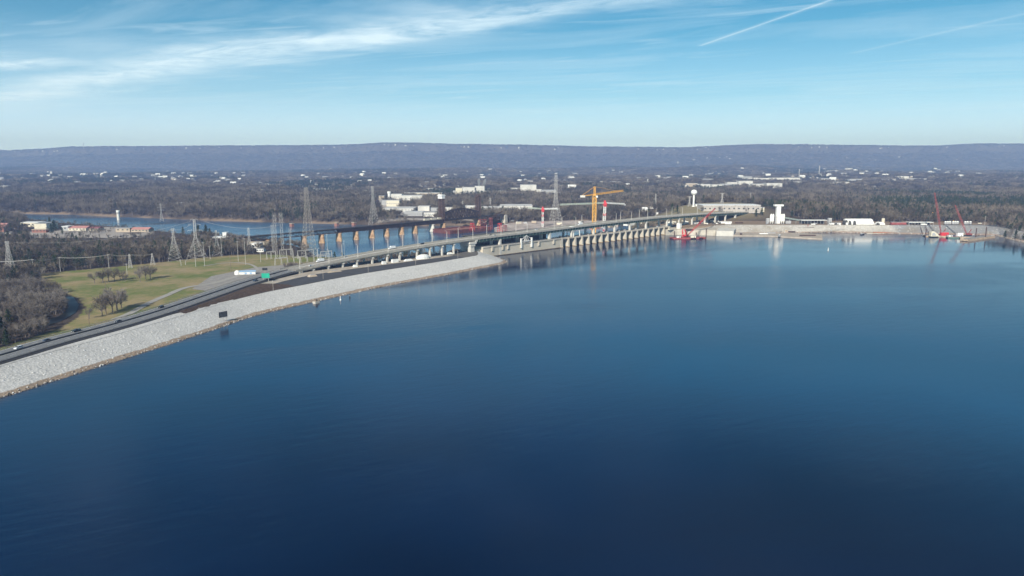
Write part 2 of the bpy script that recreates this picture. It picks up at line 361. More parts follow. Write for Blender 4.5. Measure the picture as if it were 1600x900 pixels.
def land(x, y):
    x = np.asarray(x, float); y = np.asarray(y, float)
    base = -5 + 3 * (fbm(x, y, 260, 3) - 0.5)
    far = sstep(1700, 5200, y)
    base = base + far * (70 * (fbm(x + 900, y * 0.8, 1500, 4) - 0.36)) + sstep(1500, 2300, y) * 8
    base = base + sstep(5200, 7400, y) * (1 - sstep(8600, 9400, y)) * 120 * (fbm(x + 4100, y, 1500, 4) - 0.38) * (0.6 + 1.0 * sstep(600, 3500, x))
    base = base + sstep(2000, 2900, y) * (1 - sstep(8800, 9300, y)) * (34 * (fbm(x + 77, y * 1.0, 420, 3) - 0.42))
    # right-hand country
    rt = sstep(150, 420, x) * sstep(1120, 1180, y) * (1 - sstep(1900, 2600, y))
    base = base * (1 - rt) + rt * (8 + 4 * fbm(x, y, 300, 3))
    hill = 19 * np.exp(-(((x - 370) / 150) ** 2 + ((y - 1460) / 110) ** 2) ** 2.6)
    base = base + hill + 12 * np.exp(-(((x - 540) / 150) ** 2 + ((y - 1500) / 90) ** 2) ** 1.5)
    edge = pdist(x, y, RCR) if np.ndim(x) else None
    # river banks
    dr = pdist(x, y, RIV + [RIV[0]]); ir = inside(x, y, RIV)
    base = np.where(ir, -15 - np.clip(dr * 0.3, 0, 4), np.minimum(base, -14.6 + dr * 0.40))
    # left embankment body
    db = pdist(x, y, BACK)
    base = np.where((y < 960) & (x < -30) & ~ir, np.maximum(base, 8.6 - np.maximum(db - 1.0, 0) / 2.2), base)
    band = inside(x, y, CREST + BACK[::-1]); base = np.where(band, 8.55, base)
    slope = inside(x, y, SHORE + CREST[::-1]); base = np.where(slope, -4.0, base)
    # right embankment
    band2 = inside(x, y, RSH + RCR[::-1]); base = np.where(band2, -3.0, base)
    behind = (x > 260) & (y > 1170) & ~band2
    if edge is not None: base = np.where(behind, np.maximum(base, 11.4 - np.maximum(edge - 40, 0) / 14.0), base)
    # ridge
    col = 800 + F * x / np.maximum(y, 1.0) * 0.985
    top = H + (YH - np.interp(col, RPX, RPY)) / F * 10400 * 1.02 + 16 * (fbm(x, y, 500, 4) - 0.5)
    foot = 9000 + 700 * (fbm(x, x * 0 + 3, 1400, 3) - 0.5)
    crest_y = foot + 1450 + 250 * (fbm(x, x * 0 + 9, 500, 3) - 0.5)
    t = np.clip((y - foot) / (crest_y - foot), 0, 1)
    prof = 0.78 * t ** 1.25 + 0.22 * sstep(0.90, 0.985, t)
    gul = (fbm(x * 1.0, y * 0.35, 260, 4) - 0.5) * 60 * np.sin(np.pi * t)
    base = base + (top - base) * prof + gul
    il = inside(x, y, LAKE2)
    return np.where(il, -9.0, base)
def lz(x, y): return float(land(np.array([x]), np.array([y]))[0])
def on_land(px, py, d0=650):
    """first ground point seen along a picture column and row"""
    D = np.concatenate([np.arange(d0, 3000, 4.0), np.arange(3000, 12500, 14.0)])
    u, v = px - 800, py - 450; Yc = F * CT - v * ST; Zc = -F * ST - v * CT
    xs, zs = u * D / Yc, H + Zc * D / Yc
    hts = land(xs, D); hit = np.nonzero(hts >= zs)[0]
    i = hit[0] if len(hit) else len(D) - 1
    return (float(xs[i]), float(D[i]), float(hts[i]))

FIELD_PX = [(62, 427), (100, 424), (200, 415), (260, 409), (300, 404), (350, 400), (400, 398), (440, 399), (480, 402), (540, 402), (575, 402), (540, 408), (480, 418), (400, 436), (300, 466), (200, 500), (150, 516), (60, 541), (-60, 575), (-60, 560), (0, 545), (30, 534), (95, 512), (122, 496), (134, 480), (122, 466), (95, 457), (62, 450), (48, 444), (66, 436)]
FIELD = [P(a, b, -5) for a, b in FIELD_PX]
CREEK = [P(a, b, -5.5) for a, b in [(95, 462), (115, 466), (124, 478), (118, 490), (95, 503), (60, 514), (70, 504), (98, 492), (108, 480), (100, 470)]]
YARD = [P(a, b, -5) for a, b in [(300, 452), (330, 432), (400, 418), (450, 414), (520, 402), (570, 402), (470, 420), (400, 434), (330, 456)]]

# ------------------------------------------------------------------ ground sheet
def build_ground():
    nu = 620
    us = np.linspace(-1.15, 1.15, nu)
    Ds = [150.0]
    while Ds[-1] < 12600: Ds.append(Ds[-1] * (1.0045 if Ds[-1] < 2500 else 1.006) + (0 if Ds[-1] > 500 else 1.5))
    Ds = np.array(Ds); nd = len(Ds)
    Xg, Yg = np.meshgrid(us, Ds); Xg = Xg * (Yg + 60)
    Z = np.concatenate([land(Xg[i:i + 60].ravel(), Yg[i:i + 60].ravel()) for i in range(0, nd, 60)]).reshape(nd, nu)
    co = np.stack([Xg.ravel(), Yg.ravel(), Z.ravel()], 1).astype(np.float32)
    idx = np.arange(nd * nu).reshape(nd, nu)
    q = np.stack([idx[:-1, :-1], idx[:-1, 1:], idx[1:, 1:], idx[1:, :-1]], -1).reshape(-1, 4).astype(np.int32)
    me = bpy.data.meshes.new('ground'); me.vertices.add(len(co)); me.vertices.foreach_set('co', co.ravel())
    me.loops.add(q.size); me.loops.foreach_set('vertex_index', q.ravel())
    me.polygons.add(len(q)); me.polygons.foreach_set('loop_start', np.arange(0, q.size, 4, dtype=np.int32)); me.polygons.foreach_set('loop_total', np.full(len(q), 4, np.int32))
    me.update(); me.validate()
    x, y = co[:, 0], co[:, 1]
    grass = inside(x, y, FIELD).astype(np.float32)
    grass = np.maximum(grass, np.exp(-(((x - 365) / 148) ** 2 + ((y - 1430) / 100) ** 2) ** 2))
    bankd = pdist(x, y, RIV + [RIV[0]]); bank = ((bankd < 9) & (y > 1200)).astype(np.float32) * (1 - grass) * np.clip((fbm(x, y, 60, 3) - .35) * 4, 0, .8)
    dirt = bank
    dirt = np.maximum(dirt, ((x > 262) & (y > 1175) & (y < 1330)).astype(np.float32))
    pave = np.zeros(len(x), np.float32)
    for a_, b_, c_, d_ in ((590, 760, 300, 339), (745, 835, 320, 330), (796, 872, 297, 305), (1064, 1256, 278, 295), (1305, 1450, 278, 289), (398, 450, 285, 298), (0, 40, 286, 296), (915, 972, 283, 290), (0, 240, 349, 366)):
        (xa, ya_), (xb, yb_) = P(a_, d_, 2), P(b_, c_, 2); u0, u1 = xa / ya_, P(b_, d_, 2)[0] / P(b_, d_, 2)[1]
        pave = np.maximum(pave, ((x / y > u0) & (x / y < u1) & (y > ya_) & (y < yb_)).astype(np.float32))
    pave *= np.clip((fbm(x, y, 110, 4) - .46) * 9, 0, 1)
    dry = ((x > 150) & (y > 1200)).astype(np.float32)
    zz_g = Z; sl = np.zeros_like(Z); sl[1:-1] = np.abs(Z[2:] - Z[:-2]) / (Yg[2:] - Yg[:-2]); cliff = ((sl.ravel() > 0.55) & (y > 9000)).astype(np.float32) * np.clip((fbm(x, y, 200, 4) - .46) * 6, 0, .25)
    for nm, a in (('cliff', cliff), ('grass', grass), ('dirt', dirt), ('dry', dry), ('pave', pave)):
        at = me.attributes.new(nm, 'FLOAT', 'POINT'); at.data.foreach_set('value', a.astype(np.float32))
    me.polygons.foreach_set('use_smooth', np.ones(len(q), bool))
    m = bpy.data.materials.new('ground'); m.use_nodes = True; t = m.node_tree; b = t.nodes['Principled BSDF']; xx = NX(t)
    g = t.nodes.new('ShaderNodeNewGeometry'); pos = g.outputs['Position']
    def att(n): a = t.nodes.new('ShaderNodeAttribute'); a.attribute_name = n; return a.outputs['Fac']
    n1 = xx.noise(pos, 0.02, 6, 0.6); n2 = xx.noise(pos, 0.25, 5, 0.6)
    floor = xx.mix(n2, (0.050, 0.038, 0.030), (0.105, 0.082, 0.068))
    n3 = xx.noise(pos, 0.07, 8, 0.7, 0.6)
    dryn = xx.m('ADD', xx.m('ADD', xx.m('MULTIPLY', n1, 0.55), xx.m('MULTIPLY', n3, 0.30)), xx.m('MULTIPLY', n2, 0.15))
    gr = xx.ramp(dryn, [(0.32, (0.085, 0.130, 0.022)), (0.44, (0.165, 0.190, 0.060)), (0.53, (0.290, 0.240, 0.120)), (0.64, (0.370, 0.285, 0.180))])
    gr = xx.mix(xx.m('MULTIPLY', att('dry'), 0.8), gr, xx.mix(n2, (0.22, 0.18, 0.11), (0.34, 0.28, 0.19)))
    c = xx.mix(att('grass'), floor, gr)
    di = xx.mix(n2, (0.20, 0.13, 0.085), (0.33, 0.26, 0.19))
    c = xx.mix(att('dirt'), c, di)
    c = xx.mix(att('cliff'), c, xx.mix(xx.noise(pos, 0.012, 4, 0.7), (0.09, 0.07, 0.06), (0.27, 0.23, 0.20)))
    c = xx.mix(att('pave'), c, xx.mix(n2, (0.25, 0.22, 0.20), (0.52, 0.47, 0.43)))
    t.links.new(c, b.inputs['Base Color']); b.inputs['Roughness'].default_value = 0.95; b.inputs['Specular IOR Level'].default_value = 0.1
    me.materials.append(m)
    o = bpy.data.objects.new('ground', me); COL.objects.link(o); o['kind'] = 'structure'; return o
build_ground()

# ------------------------------------------------------------------ water
def water_mat(name, deep, rough, wave, patch=True):
    m = bpy.data.materials.new(name); m.use_nodes = True; t = m.node_tree; b = t.nodes['Principled BSDF']; x = NX(t)
    g = t.nodes.new('ShaderNodeNewGeometry'); px, py, pz = x.sep(g.outputs['Position'])
    b.inputs['Specular Tint'].default_value = (0.70, 0.84, 1.0, 1)
    b.inputs['Base Color'].default_value = (*deep, 1); b.inputs['IOR'].default_value = 1.40; b.inputs['Specular IOR Level'].default_value = 0.5
    # wind direction slightly off the view
    a = x.m('ADD', x.m('MULTIPLY', px, 0.90), x.m('MULTIPLY', py, 0.44)); c = x.m('SUBTRACT', x.m('MULTIPLY', py, 0.90), x.m('MULTIPLY', px, 0.44))
    v1 = x.comb(x.m('MULTIPLY', a, 0.35), c)
    w1 = x.noise(v1, 0.20, 3, 0.55); w2 = x.noise(v1, 0.75, 3, 0.6)
    hgt = x.m('ADD', x.m('MULTIPLY', w1, 1.0), x.m('MULTIPLY', w2, 0.30))
    pat = x.noise(x.comb(x.m('ADD', x.m('MULTIPLY', px, 0.5), x.m('MULTIPLY', py, 0.25)), x.m('SUBTRACT', py, x.m('MULTIPLY', px, 0.3))), 0.0048, 5, 0.58, 1.0)
    pr = x.ramp(pat, [(0.40, 0.30), (0.50, 0.65), (0.60, 1.0)])
    bp = t.nodes.new('ShaderNodeBump'); bp.inputs['Distance'].default_value = wave
    t.links.new(hgt, bp.inputs['Height']); t.links.new(pr, bp.inputs['Strength']); t.links.new(bp.outputs[0], b.inputs['Normal'])
    mot = x.noise(x.comb(px, x.m('MULTIPLY', py, 0.8)), 0.0022, 4, 0.6, 0.8)
    t.links.new(x.mix(x.ramp(mot, [(0.35, 0.0), (0.65, 1.0)]), tuple(c * 0.6 for c in deep), tuple(c * 1.5 for c in deep)), b.inputs['Base Color'])
    rr = x.m('ADD', x.m('MULTIPLY', pr, rough * 1.3), rough * 0.4); t.links.new(rr, b.inputs['Roughness'])
    return m
M_LAKE = water_mat('lake_water', (0.0004, 0.013, 0.048), 0.12, 0.15)
M_RIVER = water_mat('river_water', (0.035, 0.095, 0.18), 0.14, 0.20)
mb = MB()
lk = [(-900, -300)] + [(x - 6, y + 4) for x, y in SHORE] + [DL(0, -6)[:2], DL(130, -6)[:2], DL(411, -6)[:2]] + [(x, y + 14) for x, y in RSH] + [(900, 1060), (1120, 1010), (1500, 950), (2600, 750), (2600, -1500), (-1500, -1500)]
mb.add([(x, y, 0) for x, y in lk], [tuple(range(len(lk)))])
o = mb.build('lake', M_LAKE); o['kind'] = 'structure'
mb = MB()
rv = [(-3500, 900), (-500, 900), (-300, 920), (-230, 935), (-175, 915), (-110, 905), DL(-20, -35)[:2], DL(200, -35)[:2], DL(411, -40)[:2], (290, 1700), (-3500, 3200)]
mb.add([(x, y, -15) for x, y in rv], [tuple(range(len(rv)))])
o = mb.build('river', M_RIVER); o['kind'] = 'structure'

# ------------------------------------------------------------------ rock embankments (lofted)
def resample(pl, n):
    pl = [np.array(p, float) for p in pl]; d = [0]
    for a, b in zip(pl[:-1], pl[1:]): d.append(d[-1] + np.linalg.norm(b - a))
    o = []
    for k in range(n):
        s = d[-1] * k / (n - 1); i = min(len(pl) - 2, max(0, int(np.searchsorted(d, s)) - 1)); t = (s - d[i]) / max(1e-9, d[i + 1] - d[i]); o.append(pl[i] + (pl[i + 1] - pl[i]) * t)
    return o
def rockmat(name, c1, c2, tide, tz=1.5, cell=0.75, dark=0.30, xdark=None):
    m = bpy.data.materials.new(name); m.use_nodes = True; t = m.node_tree; b = t.nodes['Principled BSDF']; x = NX(t)
    g = t.nodes.new('ShaderNodeNewGeometry'); pos = g.outputs['Position']
    v = t.nodes.new('ShaderNodeTexVoronoi'); v.inputs['Scale'].default_value = cell; t.links.new(pos, v.inputs['Vector'])
    big = x.noise(pos, 0.035, 5, 0.6); fine = x.noise(pos, 0.5, 4, 0.7)
    col = x.mix(fine, c1, c2)
    col = x.mix(x.ramp(v.outputs['Distance'], [(0.25, 0.0), (0.9, dark)]), col, tuple(c * 0.25 for c in c1))
    col = x.mix(x.ramp(big, [(0.45, 0.0), (0.75, 0.35)]), col, tuple(c * 0.72 for c in c1))
    if xdark:
        xd = x.m('ADD', x.sep(pos)[0], x.m('MULTIPLY', x.noise(pos, 0.06, 3, 0.6), 24.0)); col = x.mix(x.ramp(x.m('DIVIDE', x.m('SUBTRACT', xd, xdark), 40.0), [(0.2, 0.0), (0.5, 0.85)]), col, x.mix(fine, (0.17, 0.17, 0.18), (0.34, 0.34, 0.35)))
        col = x.mix(x.ramp(x.noise(pos, 0.018, 5, 0.7), [(0.5, 0.0), (0.66, 0.6)]), col, (0.26, 0.21, 0.15))
    z = x.sep(pos)[2]; zt = x.m('ADD', z, x.m('MULTIPLY', x.m('SUBTRACT', x.noise(pos, 0.12, 4, 0.6), 0.5), 1.3))
    tm = x.ramp(x.m('DIVIDE', zt, tz * 2), [(0.0, 1.0), (0.45, 1.0), (0.55, 0.0)])
    tidecol = x.mix(fine, tide, tuple(min(1, c * 1.45) for c in tide))
    wet = x.ramp(zt, [(0.0, 0.65), (0.35, 0.0)])
    tidecol = x.mix(wet, tidecol, (0.05, 0.045, 0.035))
    col = x.mix(tm, col, tidecol)
    t.links.new(col, b.inputs['Base Color']); b.inputs['Roughness'].default_value = 0.95; b.inputs['Specular IOR Level'].default_value = 0.15
    bp = t.nodes.new('ShaderNodeBump'); bp.inputs['Distance'].default_value = 0.25; bp.inputs['Strength'].default_value = 0.7
    t.links.new(x.m('ADD', v.outputs['Distance'], fine), bp.inputs['Height']); t.links.new(bp.outputs[0], b.inputs['Normal'])
    return m
M_RIPRAP = rockmat('riprap', (0.48, 0.475, 0.47), (0.76, 0.745, 0.72), (0.27, 0.21, 0.16))
M_RIPRAP2 = rockmat('graded_rock', (0.40, 0.37, 0.33), (0.64, 0.60, 0.55), (0.26, 0.19, 0.15), tz=2.2, cell=0.35, xdark=655)
def loft(rows, nacross, amp, seed):
    n = len(rows[0]); mb = MB(); V = []
    for k in range(len(rows) - 1):
        for j in range(nacross[k] + (1 if k == len(rows) - 2 else 0)):
            t = j / nacross[k]; V.append([rows[k][i] * (1 - t) + rows[k + 1][i] * t for i in range(n)])
    vs = []
    for r, row in enumerate(V):
        for i, p in enumerate(row):
            a = amp if 0 < r < len(V) - 1 else 0
            nz = mnoise.noise(Vector((p[0] * 0.7, p[1] * 0.7, seed))) * a + mnoise.noise(Vector((p[0] * 0.09, p[1] * 0.09, seed + 3))) * a * 1.0
            vs.append((p[0], p[1], p[2] + nz))
    fs = [(r * n + i, r * n + i + 1, (r + 1) * n + i + 1, (r + 1) * n + i) for r in range(len(V) - 1) for i in range(n - 1)]
    mb.add(vs, fs); return mb
def z3(pl, z): return [np.array([p[0], p[1], z]) for p in pl]
NS = 420
sh = [p[:2] for p in catmull([(*p, 0) for p in SHORE], 5)]; cr = [p[:2] for p in catmull([(*p, 0) for p in CREST], 5)]
sh = resample(sh, NS); cr = resample(cr, NS)
rng = np.random.RandomState(3)
shj = []
for i, p in enumerate(sh):
    j = (fbm(np.array([p[0]]), np.array([p[1]]), 9, 3)[0] - 0.5) * 4.0; d = (sh[i] - cr[i]); d = d / np.linalg.norm(d); shj.append(p + d * j)
und = [s + (s - c) / np.linalg.norm(s - c) * 9 for s, c in zip(sh, cr)]
o = loft([z3(und, -3.5), z3(shj, 0.0), [np.array([*(s * 0.88 + c * 0.12), 1.3]) for s, c in zip(sh, cr)], z3(cr, 8.9)], [3, 3, 16], 0.10, 1.0).build('rock_embankment', M_RIPRAP)
o['kind'] = 'structure'
# crest berm: gravel shoulder, brush bank and the dark service road lie on it
rn = [np.array(road_pt(i, -0.4)[:2]) for i in range(len(road))]
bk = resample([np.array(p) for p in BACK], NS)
o = loft([z3(cr, 8.9), z3(bk, 8.95)], [8], 0.05, 2.0).build('embankment_crest', mat('shade_toned_crest_gravel', (0.13, 0.12, 0.11), 0.95, 0.2, 0.15)); o['kind'] = 'structure'  # gravel colour darkened to stand for the bridge's shade on the crest
# right-hand embankment
rs_ = resample(RSH, 300); rc_ = resample([np.array(p) for p in RCR], 300)
runder = [s + (s - c) / np.linalg.norm(s - c) * 9 for s, c in zip(rs_, rc_)]
rback = [c + (c - s) / np.linalg.norm(s - c) * 30 for s, c in zip(rs_, rc_)]
o = loft([z3(runder, -3.0), z3(rs_, 0), [np.array([*(s * .85 + c * .15), 2.0]) for s, c in zip(rs_, rc_)], z3(rc_, 12.0), z3(rback, 12.05)], [3, 3, 14, 3], 0.25, 5.0).build('north_embankment', M_RIPRAP2)
o['kind'] = 'structure'

def strip(name, a, b, m, kind='structure'):
    mb = MB(); n = len(a); mb.add(list(map(tuple, a)) + list(map(tuple, b)), [(i, i + 1, n + i + 1, n + i) for i in range(n - 1)])
    o = mb.build(name, m); o['kind'] = kind; return o
def ribbon(name, pts, w, m, dz=0.12, z=None, kind='structure'):
    c = catmull([(*p[:2], 0) for p in pts], 5); a, b = [], []
    for i in range(len(c)):
        n = edge_normal(c, i); ww = w[0] + (w[1] - w[0]) * i / (len(c) - 1) if isinstance(w, tuple) else w
        for l, sg in ((a, 1), (b, -1)):
            x, y = c[i][0] + n[0] * ww / 2 * sg, c[i][1] + n[1] * ww / 2 * sg
            l.append((x, y, (lz(x, y) if z is None else z) + dz))
    return strip(name, a, b, m, kind)

# highway on the embankment
I0 = range(0, iB0 + 1)
strip('highway', [road_pt(i, 0.0, 0.12) for i in I0], [road_pt(i, RW, 0.12) for i in I0], M_ASPH)
strip('highway_shoulder', [road_pt(i, -2.6, -0.95) for i in I0], [road_pt(i, 0.05, 0.06) for i in I0], mat('shoulder_shadow_tone', (0.05, 0.05, 0.055), 0.9))  # near-black strip paints in the guardrail's shadow along the lake-side road edge
strip('highway_verge', [road_pt(i, RW, 0.05) for i in I0], [road_pt(i, RW + 4.5, -1.2) for i in I0], mat('verge_grass', (0.13, 0.13, 0.06), 0.95, 0.3, 0.4))
def marking(off, w, dash=None):
    mb = MB()
    for i in range(0, iB1):
        if dash and (i % 2): continue
        f = 0.55 if dash else 1.0
        a, b = road_pt(i, off, 0.135), road_pt(i + 1, off, 0.135); c, d = road_pt(i, off + w, 0.135), road_pt(i + 1, off + w, 0.135)
        lerp = lambda p, q: tuple(p[k] + (q[k] - p[k]) * f for k in range(3))
        mb.add([a, lerp(a, b), lerp(c, d), c], [(0, 1, 2, 3)])
    return mb
for k, (off, w, d) in enumerate(((1.0, 0.3, None), (RW - 1.4, 0.3, None), (9.3, 0.2, None), (11.5, 0.2, None), (5.2, 0.2, 1), (15.8, 0.2, 1))):
    o = marking(off, w, d).build('road_marking', M_LINE); o['kind'] = 'structure'
def barrier(mb, off, h, w, ir):
    for i in ir:
        a, b = road_pt(i, off, 0.1), road_pt(i + 1, off, 0.1); c, d = road_pt(i, off + w, 0.1), road_pt(i + 1, off + w, 0.1)
        up = lambda p: (p[0], p[1], p[2] + h)
        mb.add([a, b, d, c, up(a), up(b), up(d), up(c)], [(4, 5, 6, 7), (0, 1, 5, 4), (1, 2, 6, 5), (2, 3, 7, 6), (3, 0, 4, 7)])
    return mb
tag(barrier(MB(), 10.1, 0.95, 0.6, range(0, iB0)).build('median_barrier', mat('dark_barrier', (0.085, 0.085, 0.09), 0.8)), 'long dark median barrier dividing the highway on the rock embankment', 'barrier')
def guardrail(off, label):
    r = thing('guardrail', label, 'guardrail')
    for h in (0.75,):
        mb = MB()
        for i in range(0, iB0 - 1):
            a, b = road_pt(i, off, h), road_pt(i + 1, off, h); mb.bar(a, b, 0.32)
        mb.build('rail', M_GALVB, r)
    mb = MB()
    for i in range(0, iB0 - 1): p = road_pt(i, off, -0.8); mb.bar(p, (p[0], p[1], p[2] + 1.6), 0.2)
    o = mb.build('post_row', M_WOOD, r); o['kind'] = 'stuff'
guardrail(-0.5, 'steel guardrail along the lake side of the highway')
guardrail(RW + 0.4, 'steel guardrail along the grass side of the highway')

# service road and brush bank on the crest
def lerp2(a, b, t): return [np.array(p) * (1 - t) + np.array(q) * t for p, q in zip(a, b)]
i_sr = [i for i in range(NS) if -205 < cr[i][0] < -52 and cr[i][1] > 600]
rn_c = resample(rn[:], 900)
def near_road(p):
    return min(rn_c, key=lambda q: (q[0] - p[0]) ** 2 + (q[1] - p[1]) ** 2)
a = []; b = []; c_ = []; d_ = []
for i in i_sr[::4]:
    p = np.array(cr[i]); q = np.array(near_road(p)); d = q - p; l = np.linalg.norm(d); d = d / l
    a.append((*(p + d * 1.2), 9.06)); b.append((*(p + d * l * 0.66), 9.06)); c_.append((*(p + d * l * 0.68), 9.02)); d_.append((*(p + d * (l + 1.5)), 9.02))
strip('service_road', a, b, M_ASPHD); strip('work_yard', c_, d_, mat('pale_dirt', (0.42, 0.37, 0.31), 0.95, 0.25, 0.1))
ga, gb = [], []
for i in range(0, NS, 3):
    p = np.array(cr[i])
    if p[1] < 560:
        q = np.array(near_road(p)); d = q - p; l = np.linalg.norm(d); d = d / l; f_ = max(0.0, l - 3.4) * (1.0 if p[1] < 500 else max(0.08, (560 - p[1]) / 60)); ga.append((*(p - d * .3), 9.0)); gb.append((*(p + d * f_), 9.25))
strip('gravel_shoulder', ga, gb, M_RIPRAP)
# brush-covered bank between road and rock, left of the bridge
bra, brb, brc = [], [], []
for i in range(NS):
    p = np.array(cr[i])
    if 505 < p[1] < 628:
        q = np.array(near_road(p)); d = q - p; l = np.linalg.norm(d); d = d / l
        bra.append((*(p + d * 1.0), 8.95)); brc.append((*(p + d * l * 0.55), 10.4)); brb.append((*(p + d * (l - 2.0)), 9.4))
mbb = loft([[np.array(p) for p in bra], [np.array(p) for p in brc], [np.array(p) for p in brb]], [5, 5], 0.5, 9.0)
o = mbb.build('brush_bank', M_BRUSH); o['kind'] = 'structure'

# tracks over the field
ribbon('access_track', [P(a, b, -5) for a, b in [(178, 500), (205, 489), (232, 474), (262, 461), (290, 450), (330, 444), (360, 436), (395, 424)]], (6.0, 7.0), M_PATH, 0.25)
ribbon('field_track', [P(a, b, -5) for a, b in [(318, 416), (345, 412), (372, 411), (392, 414), (402, 421), (398, 428)]], 3.6, M_PATH, 0.25)
mbp = MB(); mbp.add([(x, y, lz(x, y) + 0.2) for x, y in YARD], [tuple(range(len(YARD)))]); o = mbp.build('gravel_yard', M_GRAVELPAD); o['kind'] = 'structure'
mbp = MB(); mbp.add([(x, y, lz(x, y) + 0.35) for x, y in CREEK], [tuple(range(len(CREEK)))]); o = mbp.build('creek', water_mat('creek_water', (0.020, 0.022, 0.018), 0.35, 0.1)); o['kind'] = 'structure'

# ------------------------------------------------------------------ highway bridge
IB = range(iB0, iB1 + 1)
bridge = thing('highway_bridge', 'long four-lane highway bridge with green steel girders rising from the rock embankment over the dam', 'bridge', (0, 0, 0))
def sweep(off0, off1, z0, z1, ir):
    mb = MB(); ir = list(ir); n = len(ir); vs = []
    for i in ir:
        for o_, z_ in ((off0, z1), (off1, z1), (off1, z0), (off0, z0)): vs.append(road_pt(i, o_, z_))
    fs = [(4 * k + j, 4 * k + (j + 1) % 4, 4 * (k + 1) + (j + 1) % 4, 4 * (k + 1) + j) for k in range(n - 1) for j in range(4)]
    fs += [(0, 1, 2, 3), tuple(4 * (n - 1) + j for j in (3, 2, 1, 0))]
    mb.add(vs, fs); return mb
sweep(0.0, RW, -0.55, 0.0, IB).build('deck', M_DECK, bridge)
M_PARA = mat('weathered_parapet', (0.40, 0.375, 0.33), 0.85, 0.2, 0.15)
sweep(-0.35, 0.0, -0.9, 1.05, IB).build('parapet', M_PARA, bridge)
sweep(RW, RW + 0.35, -0.9, 1.05, IB).build('parapet', M_PARA, bridge)
sweep(10.1, 10.7, 0.0, 0.85, IB).build('median_barrier', M_CONCW, bridge)
def s_of(i): p = road[i]; return (p[0] - OX) * AX + (p[1] - OY) * AY
iA = min(IB, key=lambda i: abs(s_of(i) - (-28)))      # where the deep green spans begin
IL = range(iB0, iA + 1); IR = range(iA, iB1 + 1)
for off in (1.2, 7.2, 13.2, 19.2): sweep(off, off + 0.5, -2.3, -0.56, IL).build('concrete_girder', M_CONC, bridge)
for off in (0.9, 10.2, 19.6): sweep(off, off + 0.5, -4.3, -0.56, IR).build('steel_girder', M_GREEN, bridge)
# outriggers: floor-beam ends along the green girder, sunlight put into their paler colour
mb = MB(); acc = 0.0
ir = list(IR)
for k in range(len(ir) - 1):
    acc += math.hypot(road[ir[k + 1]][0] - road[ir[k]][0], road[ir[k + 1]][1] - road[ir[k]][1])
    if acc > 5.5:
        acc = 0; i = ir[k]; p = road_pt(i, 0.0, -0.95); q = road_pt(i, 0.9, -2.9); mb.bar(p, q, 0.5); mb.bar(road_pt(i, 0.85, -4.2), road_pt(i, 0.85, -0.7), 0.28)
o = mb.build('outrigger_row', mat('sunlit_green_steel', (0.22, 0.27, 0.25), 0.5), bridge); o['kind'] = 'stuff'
def pier(i, z0, twin=True, w=1.8, m_near=M_CONCW, cap_d=2.4, zb2=None, dz=-0.56):
    hd = road_head(i); z_top = road[i][2] + dz - (1.8 if i < iA else 3.8)
    mb = MB()
    a = road_pt(i, 10.5)
    mb.box((a[0], a[1], z_top - 1.6), (cap_d, RW - 1.0, 1.6), hd)
    for off, zz_ in ((2.6, z0), (RW - 2.6, zb2 if zb2 is not None else z0)):
        p = road_pt(i, off); mb.box((p[0], p[1], zz_), (w, w * 1.05, z_top - 1.6 - zz_), hd)
    mb.build('pier', m_near, bridge)
for c in (489, 512, 535, 558, 581, 603.6, 626, 648, 669.6, 690.6, 711): pier(road_at(c, 2.6), 8.8)
pier(road_at(466, 2.6), 8.8)
# big transition pier with a stepped cap
i = road_at(735, 2.6); hd = road_head(i)
mb = MB()
for off in (3.5, RW - 3.5):
    p = road_pt(i, off); mb.box((p[0], p[1], 6.0), (6.5, 5.0, road[i][2] - 8.5 - 6.0), hd)
p = road_pt(i, 10.5); mb.box((p[0], p[1], road[i][2] - 8.5), (7.5, RW, 3.0), hd); mb.box((p[0], p[1], road[i][2] - 5.5), (11.0, RW + 1.5, 2.6), hd)
p = road_pt(i + 1, 10.5); mb.box((p[0], p[1], road[i][2] - 2.9), (4.0, RW + 0.5, 2.1), hd)
mb.build('pier', M_CONCW, bridge)
for c in (780.5, 821.5): pier(road_at(c, 2.6), -3.0, w=3.0, zb2=-3.0)
for c in (859,): pier(road_at(c, 2.6), -3.0, w=3.4, zb2=10)
for c in (894, 926, 960, 983, 1009, 1041): pier(road_at(c, 2.6), 11.5, w=2.6, zb2=11.5)
for c in (1062, 1083, 1101, 1117, 1134): pier(road_at(c, 2.6), 9.0, w=2.4)
for c in (1150, 1169): pier(road_at(c, 2.6), 8.0, w=3.2)
# abutment at the left end
i = iB0; p = road_pt(i + 1, 10.5); MB().box((p[0], p[1], 7.5), (5.0, RW + 1.4, road[i][2] - 8.2), road_head(i)).build('abutment', M_CONC, bridge)
p = road_pt(iB1 - 1, 10.5); MB().box((p[0], p[1], 6.0), (9.0, RW + 3, 13.2), road_head(iB1)).build('abutment', M_CONC, bridge)
# highway beyond the bridge, climbing into the hillside
I2 = range(iB1, len(road)); strip('highway', [road_pt(i, 0.0, 0.1) for i in I2], [road_pt(i, RW, 0.1) for i in I2], M_ASPH)

